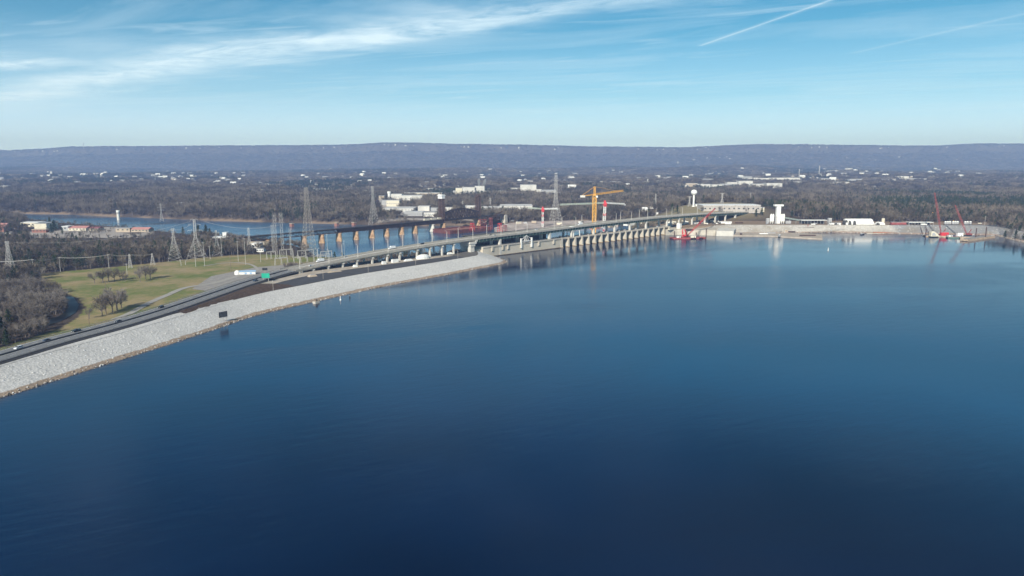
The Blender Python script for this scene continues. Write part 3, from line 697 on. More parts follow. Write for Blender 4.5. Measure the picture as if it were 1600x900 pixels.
# street lamps on the parapets
def make_lamp(h=12.5, name='street_lamp'):
    r = thing(name, 'tall galvanised street lamp with a curved arm on the bridge parapet', 'street lamp', (0, 0, 0), 0, 'street lamps along the highway bridge')
    MB().bar((0, 0, 0), (0, 0, h), 0.46, 6, 0.34).build('pole', M_CONCW, r)
    MB().bar((0, 0, h), (0.7, 0, h + 0.9), 0.16).bar((0.7, 0, h + 0.9), (2.6, 0, h + 1.1), 0.16).build('arm', M_GALV, r)
    MB().box((2.9, 0, h + 0.95), (1.1, 0.5, 0.28)).build('lamp_head', M_GALV, r)
    MB().cyl((0, 0, -0.4), 0.5, 0.7, 8).build('base_block', M_CONCW, r)
    return r
lamp0 = make_lamp()
first = True
spots = [(c, 0) for c in (471.6, 517, 563, 608, 652, 695.6, 739, 783, 825, 863.5, 899, 931, 961, 987, 1013, 1042, 1067, 1090, 1111, 1133, 1152, 1170)]
spots += [(c, 1) for c in (494, 538, 585.6, 630, 673, 715, 762, 804, 846, 878, 910, 941, 970, 1000, 1025, 1051)]
ORD = ['first', 'second', 'third', 'fourth', 'fifth', 'sixth', 'seventh', 'eighth', 'ninth', 'tenth', 'eleventh', 'twelfth', 'thirteenth', 'fourteenth', 'fifteenth', 'sixteenth', 'seventeenth', 'eighteenth', 'nineteenth', 'twentieth', 'twenty-first', 'twenty-second']
cnt = [0, 0]
for c, s in spots:
    i = road_at(c, 0 if s == 0 else RW); p = road_pt(i, 0.1 if s == 0 else RW - 0.1, 1.05); hd = road_head(i)
    rz = hd + (math.pi / 2 if s == 0 else -math.pi / 2)
    if c >= 1140: lab = 'tall galvanised street lamp on the far right end of the highway bridge'
    elif c >= 860: lab = 'tall galvanised street lamp on the bridge above the spillway gates' if s == 0 else 'tall street lamp on the downstream side of the bridge above the spillway'
    else: lab = 'tall galvanised street lamp on the lake-side parapet of the left bridge half' if s == 0 else 'tall street lamp on the far parapet of the left bridge half'
    lab = f'{ORD[cnt[s]]} street lamp from the left on the {"lake-side" if s == 0 else "far"} parapet of the highway bridge'; cnt[s] += 1
    if first: lamp0.location = p; lamp0.rotation_euler = (0, 0, rz); lamp0['label'] = lab; first = False
    else: copy_tree(lamp0, p, rz, lab)

# short lamp posts on the service road
post0 = None
for k, (c, y) in enumerate(((427, 454), (505, 436), (575.5, 426), (649.5, 414), (715.5, 403.5))):
    x_, y_ = P(c, y, 9.0)
    if post0 is None:
        post0 = thing('lamp_post', 'short lamp post standing on the brush bank beside the green highway sign', 'lamp post', (x_, y_, 8.9), 0, 'short lamp posts along the service road')
        MB().bar((0, 0, 0), (0, 0, 8.5), 0.22, 6).build('pole', M_GALVB, post0); MB().box((0, 0, 8.5), (0.7, 0.7, 0.4), 0, 0.5).build('lamp_head', M_GALV, post0)
    else: copy_tree(post0, (x_, y_, 8.9), 0, f'{ORD[k]} short lamp post from the left along the dark service road')

# ------------------------------------------------------------------ vehicles
def make_car(body, kind, label, cat):
    r = thing('parked_car' if False else cat.replace(' ', '_'), label, cat, group='vehicles on the highway')
    b = MB()
    Lc, Wc = {'car': (4.7, 1.85), 'pickup': (5.7, 2.0), 'suv': (4.9, 1.95), 'truck': (9.0, 2.5)}[kind]
    if kind == 'truck':
        b.box((-1.2, 0, 0.9), (6.4, 2.5, 2.6)); b.box((3.2, 0, 0.5), (2.1, 2.3, 2.1), 0, 0.88)
    else:
        prof = {'car': [(-2.3, .35), (2.3, .35), (2.35, .75), (1.1, .95), (-1.6, 1.0), (-2.3, .85)],
                'suv': [(-2.4, .4), (2.4, .4), (2.45, .95), (1.3, 1.15), (-2.35, 1.15), (-2.45, .9)],
                'pickup': [(-2.8, .5), (2.8, .5), (2.85, 1.0), (1.5, 1.2), (-2.8, 1.2)]}[kind]
        b.prism(prof, lambda p, q, a: (p, a, q), -Wc / 2, Wc / 2)
    b.build('body', body, r)
    c = MB()
    if kind == 'car': c.prism([(1.05, .96), (0.4, 1.42), (-1.0, 1.44), (-1.75, 1.0)], lambda p, q, a: (p, a, q), -0.78, 0.78)
    elif kind == 'suv': c.prism([(1.25, 1.15), (0.6, 1.72), (-2.0, 1.75), (-2.35, 1.15)], lambda p, q, a: (p, a, q), -0.85, 0.85)
    elif kind == 'pickup': c.prism([(1.3, 1.2), (0.7, 1.8), (-0.6, 1.82), (-0.8, 1.2)], lambda p, q, a: (p, a, q), -0.88, 0.88)
    else: c.box((4.0, 0, 1.7), (0.7, 2.0, 0.8))
    cab = c.build('window_glass', M_GLASS, r)
    if kind != 'truck': MB().box((-0.35 if kind == 'car' else (-0.7 if kind == 'suv' else 0.05), 0, {'car': 1.43, 'suv': 1.74, 'pickup': 1.81}[kind]), ({'car': 1.3, 'suv': 2.4, 'pickup': 1.2}[kind], Wc - 0.3, 0.05)).build('roof', body, r)
    for sx in (-1, 1):
        for sy in (-1, 1):
            w = MB(); ax, ay = sx * Lc * 0.31, sy * (Wc / 2 - 0.1); n = 10
            vs = [(ax + 0.34 * math.cos(2 * math.pi * k / n), ay + j * 0.11, 0.35 + 0.34 * math.sin(2 * math.pi * k / n)) for j in (-1, 1) for k in range(n)]
            w.add(vs, [(k, (k + 1) % n, n + (k + 1) % n, n + k) for k in range(n)] + [tuple(range(n)), tuple(range(n, 2 * n))]); w.build('wheel', M_RUBBER, r)
    for sy in (-1, 1): MB().box((Lc / 2 + 0.02, sy * Wc * 0.36, 0.62), (0.08, 0.35, 0.18)).build('headlight', M_WHITE, r)
    return r
C_WHITE = mat('white_car_paint', (0.75, 0.76, 0.78), 0.25, 0.03, 0.3, spec=0.5)
C_DARK = mat('black_car_paint', (0.02, 0.022, 0.028), 0.25, 0.05, 0.3, spec=0.5)
C_BLUE = mat('dark_blue_car_paint', (0.03, 0.05, 0.09), 0.25, 0.05, 0.3, spec=0.5)
C_SILV = mat('silver_car_paint', (0.40, 0.42, 0.45), 0.3, 0.05, 0.3, spec=0.5)
for c, off, kind, m, cat, lab in [
    (22, 13.6, 'suv', C_WHITE, 'suv', 'white suv nearest the left end of the highway'),
    (71, 13.2, 'car', C_BLUE, 'car', 'dark blue car behind the white suv on the embankment highway'),
    (124, 17.2, 'pickup', C_DARK, 'pickup truck', 'black pickup truck in the grass-side lane of the embankment highway'),
    (189, 13.4, 'car', C_DARK, 'car', 'black car beside the bare trees where the track meets the highway'),
    (252, 17.0, 'suv', C_DARK, 'suv', 'black suv on the highway near the gravel track'),
    (397, 5.0, 'pickup', C_BLUE, 'pickup truck', 'dark blue pickup truck approaching the green sign'),
    (489, 5.0, 'car', C_WHITE, 'car', 'white car in the lake-side lane at the foot of the bridge'),
    (497, 17.0, 'truck', C_WHITE, 'box truck', 'white box truck in the far lane at the foot of the bridge'),
    (540, 13.5, 'car', C_SILV, 'car', 'silver car climbing the left part of the bridge'),
    (614, 17.0, 'truck', C_WHITE, 'box truck', 'white box truck on the bridge above the white mound'),
    (660, 17.0, 'suv', C_DARK, 'suv', 'black suv on the bridge in front of the pale rail pier'),
    (768, 14.0, 'car', C_DARK, 'car', 'black car on the bridge over the powerhouse'),
    (774, 5.0, 'car', C_SILV, 'car', 'silver car on the bridge over the powerhouse'),
    (836, 17.0, 'suv', C_WHITE, 'suv', 'white suv on the bridge before the spillway'),
    (905, 15.0, 'truck', C_WHITE, 'box truck', 'white box truck on the bridge above the first spillway gates')]:
    r = make_car(m, kind, lab, cat); i = road_at(c, off); p = road_pt(i, off, 0.12)
    r.location = p; r.rotation_euler = (0, 0, road_head(i) + (math.pi if off > 10 else 0))

# ------------------------------------------------------------------ signs
x_, y_, z_ = road_pt(road_at(414, -1.5), -1.5)
sg = thing('highway_sign', 'large green highway sign on two posts beside the road before the bridge', 'highway sign', (x_, y_, z_ - 1.2), 0.10)
MB().box((0, 0, 3.4), (7.2, 0.25, 4.4)).build('sign_panel', M_SIGNG, sg)
MB().bar((-2.4, 0.3, 0), (-2.4, 0.3, 7.4), 0.3).build('post', M_GALV, sg); MB().bar((2.4, 0.3, 0), (2.4, 0.3, 7.4), 0.3).build('post', M_GALV, sg)
x_, y_, z_ = road_pt(road_at(411.5, 12), 12)
s2 = thing('overhead_sign', 'dark back of an overhead sign on a tall post behind the green sign', 'highway sign', (x_, y_, z_), 0.10)
MB().box((0, 0, 5.6), (4.8, 0.2, 2.4)).build('sign_panel', M_BLACK, s2); MB().bar((0, 0.2, 0), (0, 0.2, 7.0), 0.35).build('post', M_GALVB, s2)
# black board on the rock slope
bx, by = P(349, 496, 5.0)
dirs = np.array(sh[120]) - np.array(sh[100])
bd = thing('warning_board', 'large black warning board on short posts in the white rock slope', 'sign board', (bx, by, 4.2), math.radians(52))
MB().box((0, 0, 1.0), (6.6, 0.25, 4.2)).build('board_panel', M_BLACK, bd)
for k in (-2.6, 0, 2.6): MB().bar((k, 0.3, -2.0), (k, 0.3, 5.2), 0.28).build('post', M_GALVB, bd)
for k in range(4): MB().box((0, -0.16, 1.5 + k * 0.95), (5.6, 0.05, 0.14)).build('grey_rule', M_ROOFG, bd)
# stone intake and a rock groin at the waterline
x_, y_ = P(494, 474, 0)
it = thing('intake_block', 'small square concrete intake block at the waterline of the rock slope', 'intake', (x_, y_, -1.0), math.radians(55))
MB().box((0, 0, 0), (4.6, 3.6, 2.8)).build('block', M_CONC, it); MB().box((0.2, 0, 2.8), (2.0, 1.6, 1.8)).build('cap', M_WOOD, it); MB().bar((1.5, 1.2, 2.8), (1.5, 1.2, 5.4), 0.14).build('mast', M_GALVB, it)
buoy0 = None
for c, yy, lab, m in ((532, 469, 'white channel buoy in the water left of the darker one', M_WHITE), (546.5, 465, 'dark channel buoy near the rock embankment', M_BLACK), (1294, 391, 'white channel buoy alone in the open lake', M_WHITE)):
    x_, y_ = P(c, yy, 0); b_ = thing('buoy', lab, 'buoy', (x_, y_, 0), 0, 'channel buoys')
    MB().lathe((0, 0, 0), [(0.01, -.6), (.75, -.5), (.85, .1), (.6, .5), (.38, .8), (.34, 3.0), (.12, 3.6), (.01, 3.7)], 12).build('float', m, b_); MB().box((0, 0, 1.9), (.8, .8, .35)).build('band', M_DRED if m is M_WHITE else M_GREY, b_)

# ------------------------------------------------------------------ dam: powerhouse, spillway
ph = thing('powerhouse', 'powerhouse with pale concrete intake wall at the water and dark green hall behind', 'powerhouse', (0, 0, 0))
def sbox(mb, s0, s1, t0, t1, z0, z1):
    mb.prism([(s0, t0), (s1, t0), (s1, t1), (s0, t1)], lambda a, b, z: DL(a, b, z), z0, z1); return mb
M_INT = rockmat('intake_concrete', (0.50, 0.44, 0.36), (0.64, 0.58, 0.48), (0.24, 0.17, 0.10), tz=0.9, cell=0.02, dark=0.0)
w = MB(); sbox(w, -14, 134, -14, 0, -8, 12.2); w.build('intake_wall', M_INT, ph)
w = MB(); sbox(w, -14, 134, -15, 0.8, 12.2, 13.4); w.build('intake_deck', M_CONC, ph)
w = MB(); sbox(w, -14, 134, 0.0, 1.0, -2, 0.9); w.build('waterline_ledge', mat('wet_concrete', (0.12, 0.09, 0.06), 0.6), ph)
for s in (2, 20.5, 30, 54.5, 75, 89, 119.5):
    w = MB(); w.prism([(0.0, 6.2), (1.3, 7.2), (1.3, 13.0), (0.0, 13.0)], lambda t, z, a: DL(a, t, z), s - 1.3, s + 1.3); w.build('corbel', M_INT, ph)
w = MB(); sbox(w, -2, 134, -52, -27, -14, 23.0); w.build('generator_hall', M_DGREEN, ph)
for k in range(28):
    w = MB(); s = 1 + k * 4.8; sbox(w, s, s + 0.8, -27, -26.6, 0, 22.4); w.build('wall_rib', M_BLACK, ph)
w = MB(); sbox(w, -4, 136, -53, -26, 23.0, 23.8); w.build('roof', M_ROOFD, ph)
w = MB(); sbox(w, -14, 134, 0.55, 0.65, 13.4, 14.4); w.build('railing', M_GALVB, ph)
# small concrete house by the tip of the rocks
w = MB(); sbox(w, -30, -14, -14, -4, 4, 10.5); w.build('wing_wall', M_INT, ph)

spw = thing('spillway_dam', 'concrete spillway with a row of slanted piers between dark gate bays', 'dam', (0, 0, 0))
NB = 18; S0, S1 = 137.0, 411.0; BW = (S1 - S0) / NB
w = MB(); sbox(w, S0 - 3, S1 + 3, -15, -13, -14, 7.0); w.prism([(-13, 3), (-16, 7), (-24, -4), (-34, -12), (-34, -16), (-13, -16)], lambda t, z, a: DL(a, t, z), S0, S1); w.build('crest_wall', M_CONC, spw)
for k in range(NB + 1):
    s = S0 + k * BW
    w = MB(); hw = 1.35 if 0 < k < NB else 2.2
    w.prism([(-17, -9), (1.6, -9), (1.6, 0.6), (0.6, 1.4), (0.2, 13.2), (-17, 13.2)], lambda t, z, a: DL(a, t, z), s - hw, s + hw); w.build('pier', M_INT, spw)
for k in range(NB):
    s = S0 + k * BW
    g = MB(); sbox(g, s + 1.4, s + BW - 1.4, -12.4, -11.8, -3, 10.0)
    g = g.build('gate', mat('stained_gate_steel', (0.15, 0.115, 0.09), 0.8, 0.4, 0.3), spw)
    r = MB()
    for zz_ in (1.5, 4.2, 6.8): sbox(r, s + 1.6, s + BW - 1.6, -11.75, -11.3, zz_, zz_ + 0.4)
    r.build('rib', M_RUST, g)
    d = MB(); sbox(d, s + 1.4, s + BW - 1.4, -17, -0.6, 11.7, 13.15); d.build('deck_slab', M_CONC, spw)
    d = MB(); sbox(d, s + 1.4, s + BW - 1.4, -1.6, -0.9, 10.6, 11.7); d.build('walkway_beam', M_ROOFD, spw)
for t in (-0.3, -16.4):
    d = MB()
    for z in (13.8, 14.4): d.bar(DL(S0, t, z), DL(S1, t, z), 0.12)
    for k in range(110): s = S0 + k * 2.5; d.bar(DL(s, t, 13.2), DL(s, t, 14.4), 0.1)
    d.build('railing', M_GALVB, spw)
# hoist machines standing on the spillway deck
h0 = None
for k in (0, 1, 3, 4, 6, 7, 9, 10, 12, 14, 16):
    s = S0 + (k + .5) * BW; p = DL(s, -9.5, 13.2)
    if h0 is None:
        h0 = thing('gate_hoist', 'first small grey hoist from the left on the spillway deck', 'hoist', p, DANG, 'gate hoists on the spillway deck')
        MB().box((0, 0, 0), (4.2, 3.0, 2.2)).build('housing', M_GREY, h0); MB().box((0, 0, 2.2), (4.6, 3.4, 0.3)).build('roof', M_ROOFD, h0); MB().bar((-2.6, 0, 0.8), (2.6, 0, 0.8), 0.5, 8).build('drum', M_RUST, h0)
    else: copy_tree(h0, p, None, f'{ORD[[0, 1, 3, 4, 6, 7, 9, 10, 12, 14, 16].index(k)]} small grey hoist from the left on the spillway deck')

# gantries on the dam deck
def gantry(name, label, s, t0, t1, half, z0, h, m):
    r = thing(name, label, 'gantry crane', DL(s, (t0 + t1) / 2, z0), DANG)
    hw = (t1 - t0) / 2
    for sx in (-half, half):
        l = MB()
        for sy in (-hw, hw): l.bar((sx, -sy, 0), (sx * 0.9, -sy * 0.9, h), 1.0)
        l.bar((sx * .9, -hw * .9, h), (sx * .9, hw * .9, h), 1.1); l.build('leg_frame', m, r)
    return r
g = gantry('gantry_crane', 'white gantry crane with machine house on the dam at the first spillway bays', 172, -15, -2, 7.0, 13.2, 10.0, M_WHITE)
MB().box((0, 0, 10), (17, 12.5, 1.4)).build('bridge_beam', M_WHITE, g); MB().box((-3, 0, 11.4), (6.0, 6.5, 3.2)).build('machine_house', M_WHITE, g); MB().box((5, 2, 11.4), (3, 3, 2.0)).build('trolley', M_GREY, g); MB().box((7.0, 5.5, 4.0), (3.0, 2.6, 3.0)).build('cab', M_WHITE, g)
g = thing('intake_gantry', 'white two-legged lifting frame with triangular truss on the powerhouse intake', 'gantry crane', DL(64.5, 0.8, 9.0), DANG)
for sx in (-10, 10):
    MB().box((sx, 0, -2.4), (2.0, 1.8, 12.8)).build('leg', M_WHITE, g)
MB().bar((-10, 0, 6.5), (10, 0, 6.5), 0.7).bar((-10, 0, 8.2), (0, 0, 13.8), 0.6).bar((10, 0, 8.2), (0, 0, 13.8), 0.6).bar((-5, 0, 6.5), (0, 0, 13.8), 0.35).bar((5, 0, 6.5), (0, 0, 13.8), 0.35).build('truss', M_WHITE, g)
MB().box((0, 0, 5.2), (7, 1.6, 1.0)).build('lifting_beam', M_GREY, g)

# ------------------------------------------------------------------ railway bridge over the tailwater
RA = P(400, 374, 1.5); RB = P(690, 347.2, 1.5); RC = P(747, 343, 1.5); RD = P(785, 340.5, 1.5)
ru = Vector((RB[0] - RA[0], RB[1] - RA[1], 0)).normalized(); rn_ = Vector((-ru.y, ru.x, 0)); RANG = math.atan2(ru.y, ru.x)
Lspan = math.hypot(RB[0] - RA[0], RB[1] - RA[1])
def RL(s, t, z): return (RA[0] + ru.x * s + rn_.x * t, RA[1] + ru.y * s + rn_.y * t, z)
def s_at(px, z=-15):
    best = None
    for k in range(0, 900):
        s = k - 150.0; x, y, _ = RL(s, 0, z); d = y * CT - (z - H) * ST; c = 800 + F * x / d
        if best is None or abs(c - px) < best[0]: best = (abs(c - px), s)
    return best[1]
rb = thing('railway_bridge', 'dark rusty railway bridge on tall brown stone piers with a lift span between two towers', 'railway bridge')
S_T1, S_T2, S_END = s_at(690, 10), s_at(747, 10), s_at(786, 10)
def truss(s0, s1, z0, zfun, halfw, n, wch, wd):
    m = MB(); ds = (s1 - s0) / n
    for t in (-halfw, halfw):
        for k in range(n):
            a, b = s0 + k * ds, s0 + (k + 1) * ds
            m.bar(RL(a, t, z0), RL(b, t, z0), wch); m.bar(RL(a, t, zfun(a)), RL(b, t, zfun(b)), wch); m.bar(RL(a, t, z0), RL(a, t, zfun(a)), wd)
            if k % 2: m.bar(RL(a, t, z0), RL(b, t, zfun(b)), wd)
            else: m.bar(RL(a, t, zfun(a)), RL(b, t, z0), wd)
        m.bar(RL(s1, t, z0), RL(s1, t, zfun(s1)), wd)
    for k in range(n + 1): m.bar(RL(s0 + k * ds, -halfw, z0), RL(s0 + k * ds, halfw, z0), wd); m.bar(RL(s0 + k * ds, -halfw, zfun(s0 + k * ds)), RL(s0 + k * ds, halfw, zfun(s0 + k * ds)), wd)
    return m
piers_px = [475.6, 503, 530, 556, 580.6, 604, 627, 648, 674.5, 692]
ss = [-140, -70, s_at(417)] + [s_at(c) for c in piers_px]
zt = 5.6
def decktruss(s0, s1): return truss(s0, s1, zt - 5.6, lambda s: zt, 3.0, 6, 0.9, 0.55)
for a, b in zip(ss[:-1], ss[1:]):
    if a < s_at(524): decktruss(a, b).build('truss_span', M_RUST, rb)
    else:
        m = MB()
        for t in (-4.2, 4.2): m.prism([(t - .3, -0.4), (t + .3, -0.4), (t + .3, 6.0), (t - .3, 6.0)], lambda u_, z, q_: RL(q_, u_, z), a + .4, b - .4)
        for k in range(9): s_ = a + (b - a) * (k + .5) / 9; m.bar(RL(s_, -4.8, 0), RL(s_, -4.8, 6.0), 0.4); m.bar(RL(s_, -4.4, 1.0), RL(s_, 4.4, 1.0), 0.6)
        m.build('plate_girder_span', mat('dark_rusted_steel', (0.040, 0.026, 0.026), 0.8, 0.3, 0.4), rb)
m = MB(); m.prism([(-5.2, 0), (5.2, 0), (5.2, 1.0), (-5.2, 1.0)], lambda t, z, a: RL(a, t, zt + 0.45 + z), ss[0], S_END); m.build('track_deck', mat('dark_track_deck', (0.045, 0.038, 0.036), 0.9), rb)
for t in (-5.1, 5.1):
    m = MB(); m.bar(RL(ss[0], t, zt + 2.5), RL(S_T1, t, zt + 2.5), 0.16)
    for k in range(int((S_T1 - ss[0]) / 4)): m.bar(RL(ss[0] + 4 * k, t, zt + 1), RL(ss[0] + 4 * k, t, zt + 2.5), 0.14)
    m.build('railing', M_RUST, rb)
for k, s in enumerate(ss[2:] + [S_T2]):
    pm = M_CONCW if abs(s - s_at(674.5)) < 1 else M_PIER
    m = MB(); c = RL(s, 0, -19); top = zt - 6.0
    # tapered pier, long across the track, round-nosed
    n = 20; vs = []
    for zz_, f in ((-19, 1.18), (-14, 1.12), (top - 1.2, 0.92), (top - 1.2, 1.06), (top, 1.06)):
        for j in range(n):
            a = 2 * math.pi * j / n; ex = 3.0 * f * math.cos(a); ey = (6.5 * (1 if math.sin(a) > 0 else -1) * (abs(math.sin(a)) ** 0.25) * 0.5 + 3.6 * math.sin(a)) * f
            vs.append(RL(s + ex, ey, zz_))
    m.add(vs, [(r * n + j, r * n + (j + 1) % n, (r + 1) * n + (j + 1) % n, (r + 1) * n + j) for r in range(4) for j in range(n)] + [tuple(range(n)), tuple(range(4 * n, 5 * n))])
    m.build('pier', pm, rb)
# lift span: humped through truss
def hump(s): u_ = (s - S_T1) / (S_T2 - S_T1); return zt + 10.5 + 9.5 * math.sin(math.pi * min(1, max(0, u_)))
truss(S_T1 + 3, S_T2 - 3, zt - 1.0, hump, 4.5, 12, 1.9, 1.2).build('lift_span', mat('dark_rusted_steel', (0.040, 0.026, 0.026), 0.8, 0.3, 0.4), rb)
truss(S_T2 + 3, S_END, zt - 7.0, lambda s: zt, 4.5, 6, 1.2, 0.8).build('truss_span', M_RUST, rb)
for k, s in enumerate((S_T1, S_T2)):
    tw = MB(); hh = 43 + zt
    for z in np.arange(zt, hh, 5.3):
        for (ax, ay), (bx_, by_) in (((-3, -4.6), (3, -4.6)), ((3, -4.6), (3, 4.6)), ((3, 4.6), (-3, 4.6)), ((-3, 4.6), (-3, -4.6))):
            tw.bar(RL(s + ax, ay, z), RL(s + bx_, by_, z + 5.3), 0.55); tw.bar(RL(s + bx_, by_, z), RL(s + ax, ay, z + 5.3), 0.55); tw.bar(RL(s + ax, ay, z), RL(s + bx_, by_, z), 0.6)
    for ax, ay in ((-3, -4.6), (3, -4.6), (3, 4.6), (-3, 4.6)): tw.bar(RL(s + ax, ay, zt - 1), RL(s + ax, ay, hh), 1.3)
    tw.build('lift_tower', M_RUST, rb)
    cw = MB(); cw.prism([(-4.2, -5.6), (4.2, -5.6), (4.2, 5.6), (-4.2, 5.6)], lambda a, b, z: RL(s + a, b, z), hh, hh + (1.5 if k else 8.0)); 
    if not k: cw.prism([(-6.0, -6.2), (6.0, -6.2), (6.0, 6.2), (-6.0, 6.2)], lambda a, b, z: RL(s + a, b, z), hh + 5.5, hh + 6.5)
    else:
        cw.bar(RL(s - 3, 0, hh), RL(s - 3, 0, hh + 5), 1.6); cw.bar(RL(s + 3, 0, hh), RL(s + 3, 0, hh + 5), 1.6)
    cw.build('machine_house' if not k else 'sheave_frame', M_WHITE if not k else M_RUST, rb)
ab = RL(S_END + 3, 0, -16); MB().box(ab, (10, 16, 16 + zt - 0.5), RANG, 0.8).build('abutment', M_CONC, rb)
# cars of a freight train left on the track
fr0 = None
for k in range(3):
    s = s_at(667, 8) + k * 19.0; p = RL(s, 0, zt + 1.5)
    if fr0 is None:
        fr0 = thing('hopper_wagon', 'tan railway hopper wagon standing on the rusty bridge before the lift tower', 'hopper wagon', p, RANG, 'hopper wagons on the railway bridge')
        MB().prism([(-7.6, 0.9), (-6.0, 0.4), (6.0, 0.4), (7.6, 0.9), (7.6, 4.2), (-7.6, 4.2)], lambda a, b, y: (a, y, b), -1.5, 1.5).build('body', M_CREAM, fr0)
        MB().box((0, 0, 4.2), (14.8, 2.0, 0.3)).build('roof_hatch', M_GREY, fr0)
        for sx in (-5.6, 5.6): MB().box((sx, 0, -0.3), (2.6, 2.2, 0.8)).build('bogie', M_BLACK, fr0)
    else: copy_tree(fr0, p)
# old piers of a lost bridge, standing in the river
op0 = None
for k, (c, y0, lab) in enumerate(((456, 354, 'lone dark stone pier in the river left of the tall pylon'), (526, 353, 'lone dark stone pier in the river right of the tall pylon'), (553, 352, 'lone reddish stone pier near the far river bank'))):
    x_, y_ = P(c, y0, -15)
    if op0 is None:
        op0 = thing('old_bridge_pier', lab, 'bridge pier', (x_, y_, -17), RANG, 'old bridge piers in the river')
        MB().box((0, 0, 0), (6.0, 9, 8), 0, 0.9).build('shaft', M_BRICK, op0); MB().box((0, 0, 8), (6.4, 9.6, 0.8)).build('cap_stone', M_TAN, op0)
    else: copy_tree(op0, (x_, y_, -17), RANG, lab)

# ------------------------------------------------------------------ red steel cofferdam works beyond the bridge
x0, y0 = P(704, 366, -15); x1, y1 = P(768, 360, -15)
an = math.atan2(y1 - y0, x1 - x0); ln = math.hypot(x1 - x0, y1 - y0)
def XL(a, b, z): return (x0 + math.cos(an) * a - math.sin(an) * b, y0 + math.sin(an) * a + math.cos(an) * b, z)
M_PILE = mat('dark_red_piling', (0.13, 0.045, 0.042), 0.8, 0.35, 0.3)
cf = thing('sheet_pile_cofferdam', 'low dark red sheet-pile cofferdam in the tailwater below the lift span', 'cofferdam', XL(0, 0, -17), an)
w = MB()
for k in range(int(ln / 3)):
    w.box((k * 3 + 1.5, 0 if k % 2 else 0.5, 0), (3.05, 1.0, 9.0))
w.build('front_piling', M_PILE, cf)
w = MB(); w.box((0, 26, 0), (1.2, 52, 9.0)); w.box((ln, 26, 0), (1.2, 52, 9.0)); w.box((ln / 2, 52, 0), (ln, 1.2, 9.0)); w.build('side_piling', M_PILE, cf)
MB().box((ln / 2, 26, 0), (ln - 3, 50, 6.5)).build('fill', mat('red_clay', (0.30, 0.16, 0.12), 0.95, 0.3, 0.1), cf)
for k in range(7): MB().bar((5 + k * (ln - 10) / 6, 0, 9), (5 + k * (ln - 10) / 6, 52, 9), 0.8).build('strut', M_PILE, cf)
def red_frame(px, py, h, w_, label, m=M_RED, z0=-8.5, name='red_steel_frame', cat='steel frame'):
    x_, y_ = P(px, py, z0); r = thing(name, label, cat, (x_, y_, z0), an, 'red steel frames of the works below the dam'); f = MB()
    for sx in (-w_ / 2, w_ / 2):
        for sy in (-3, 3): f.bar((sx, sy, 0), (sx * 0.8, sy * 0.6, h), 0.7)
    for z in np.arange(3, h, 4.0): 
        k = 1 - 0.2 * z / h; f.bar((-w_ / 2 * k, -3 * k, z), (w_ / 2 * k, -3 * k, z), 0.45); f.bar((-w_ / 2 * k, -3 * k, z), (w_ / 2 * (k - .05), -3 * k, min(h, z + 4)), 0.4); f.bar((-w_ / 2 * k, 3 * k, z), (w_ / 2 * k, 3 * k, z), 0.45)
    f.build('frame', m, r); MB().box((0, 0, h), (w_, 5, 1.0)).build('top_platform', m, r); return r
red_frame(738, 360, 13, 7, 'small bright red frame at the left of the works below the dam')
red_frame(754, 359, 19, 17, 'widest red frame with a dark roof below the railway towers', M_DRED)
red_frame(767, 359, 22, 5, 'slender tall red frame right of the widest one', M_DRED)
red_frame(781, 363, 16, 6, 'red frame nearest the bridge deck above the powerhouse')
red_frame(789, 363, 12, 6, 'rightmost low red frame of the works below the dam', M_DRED)
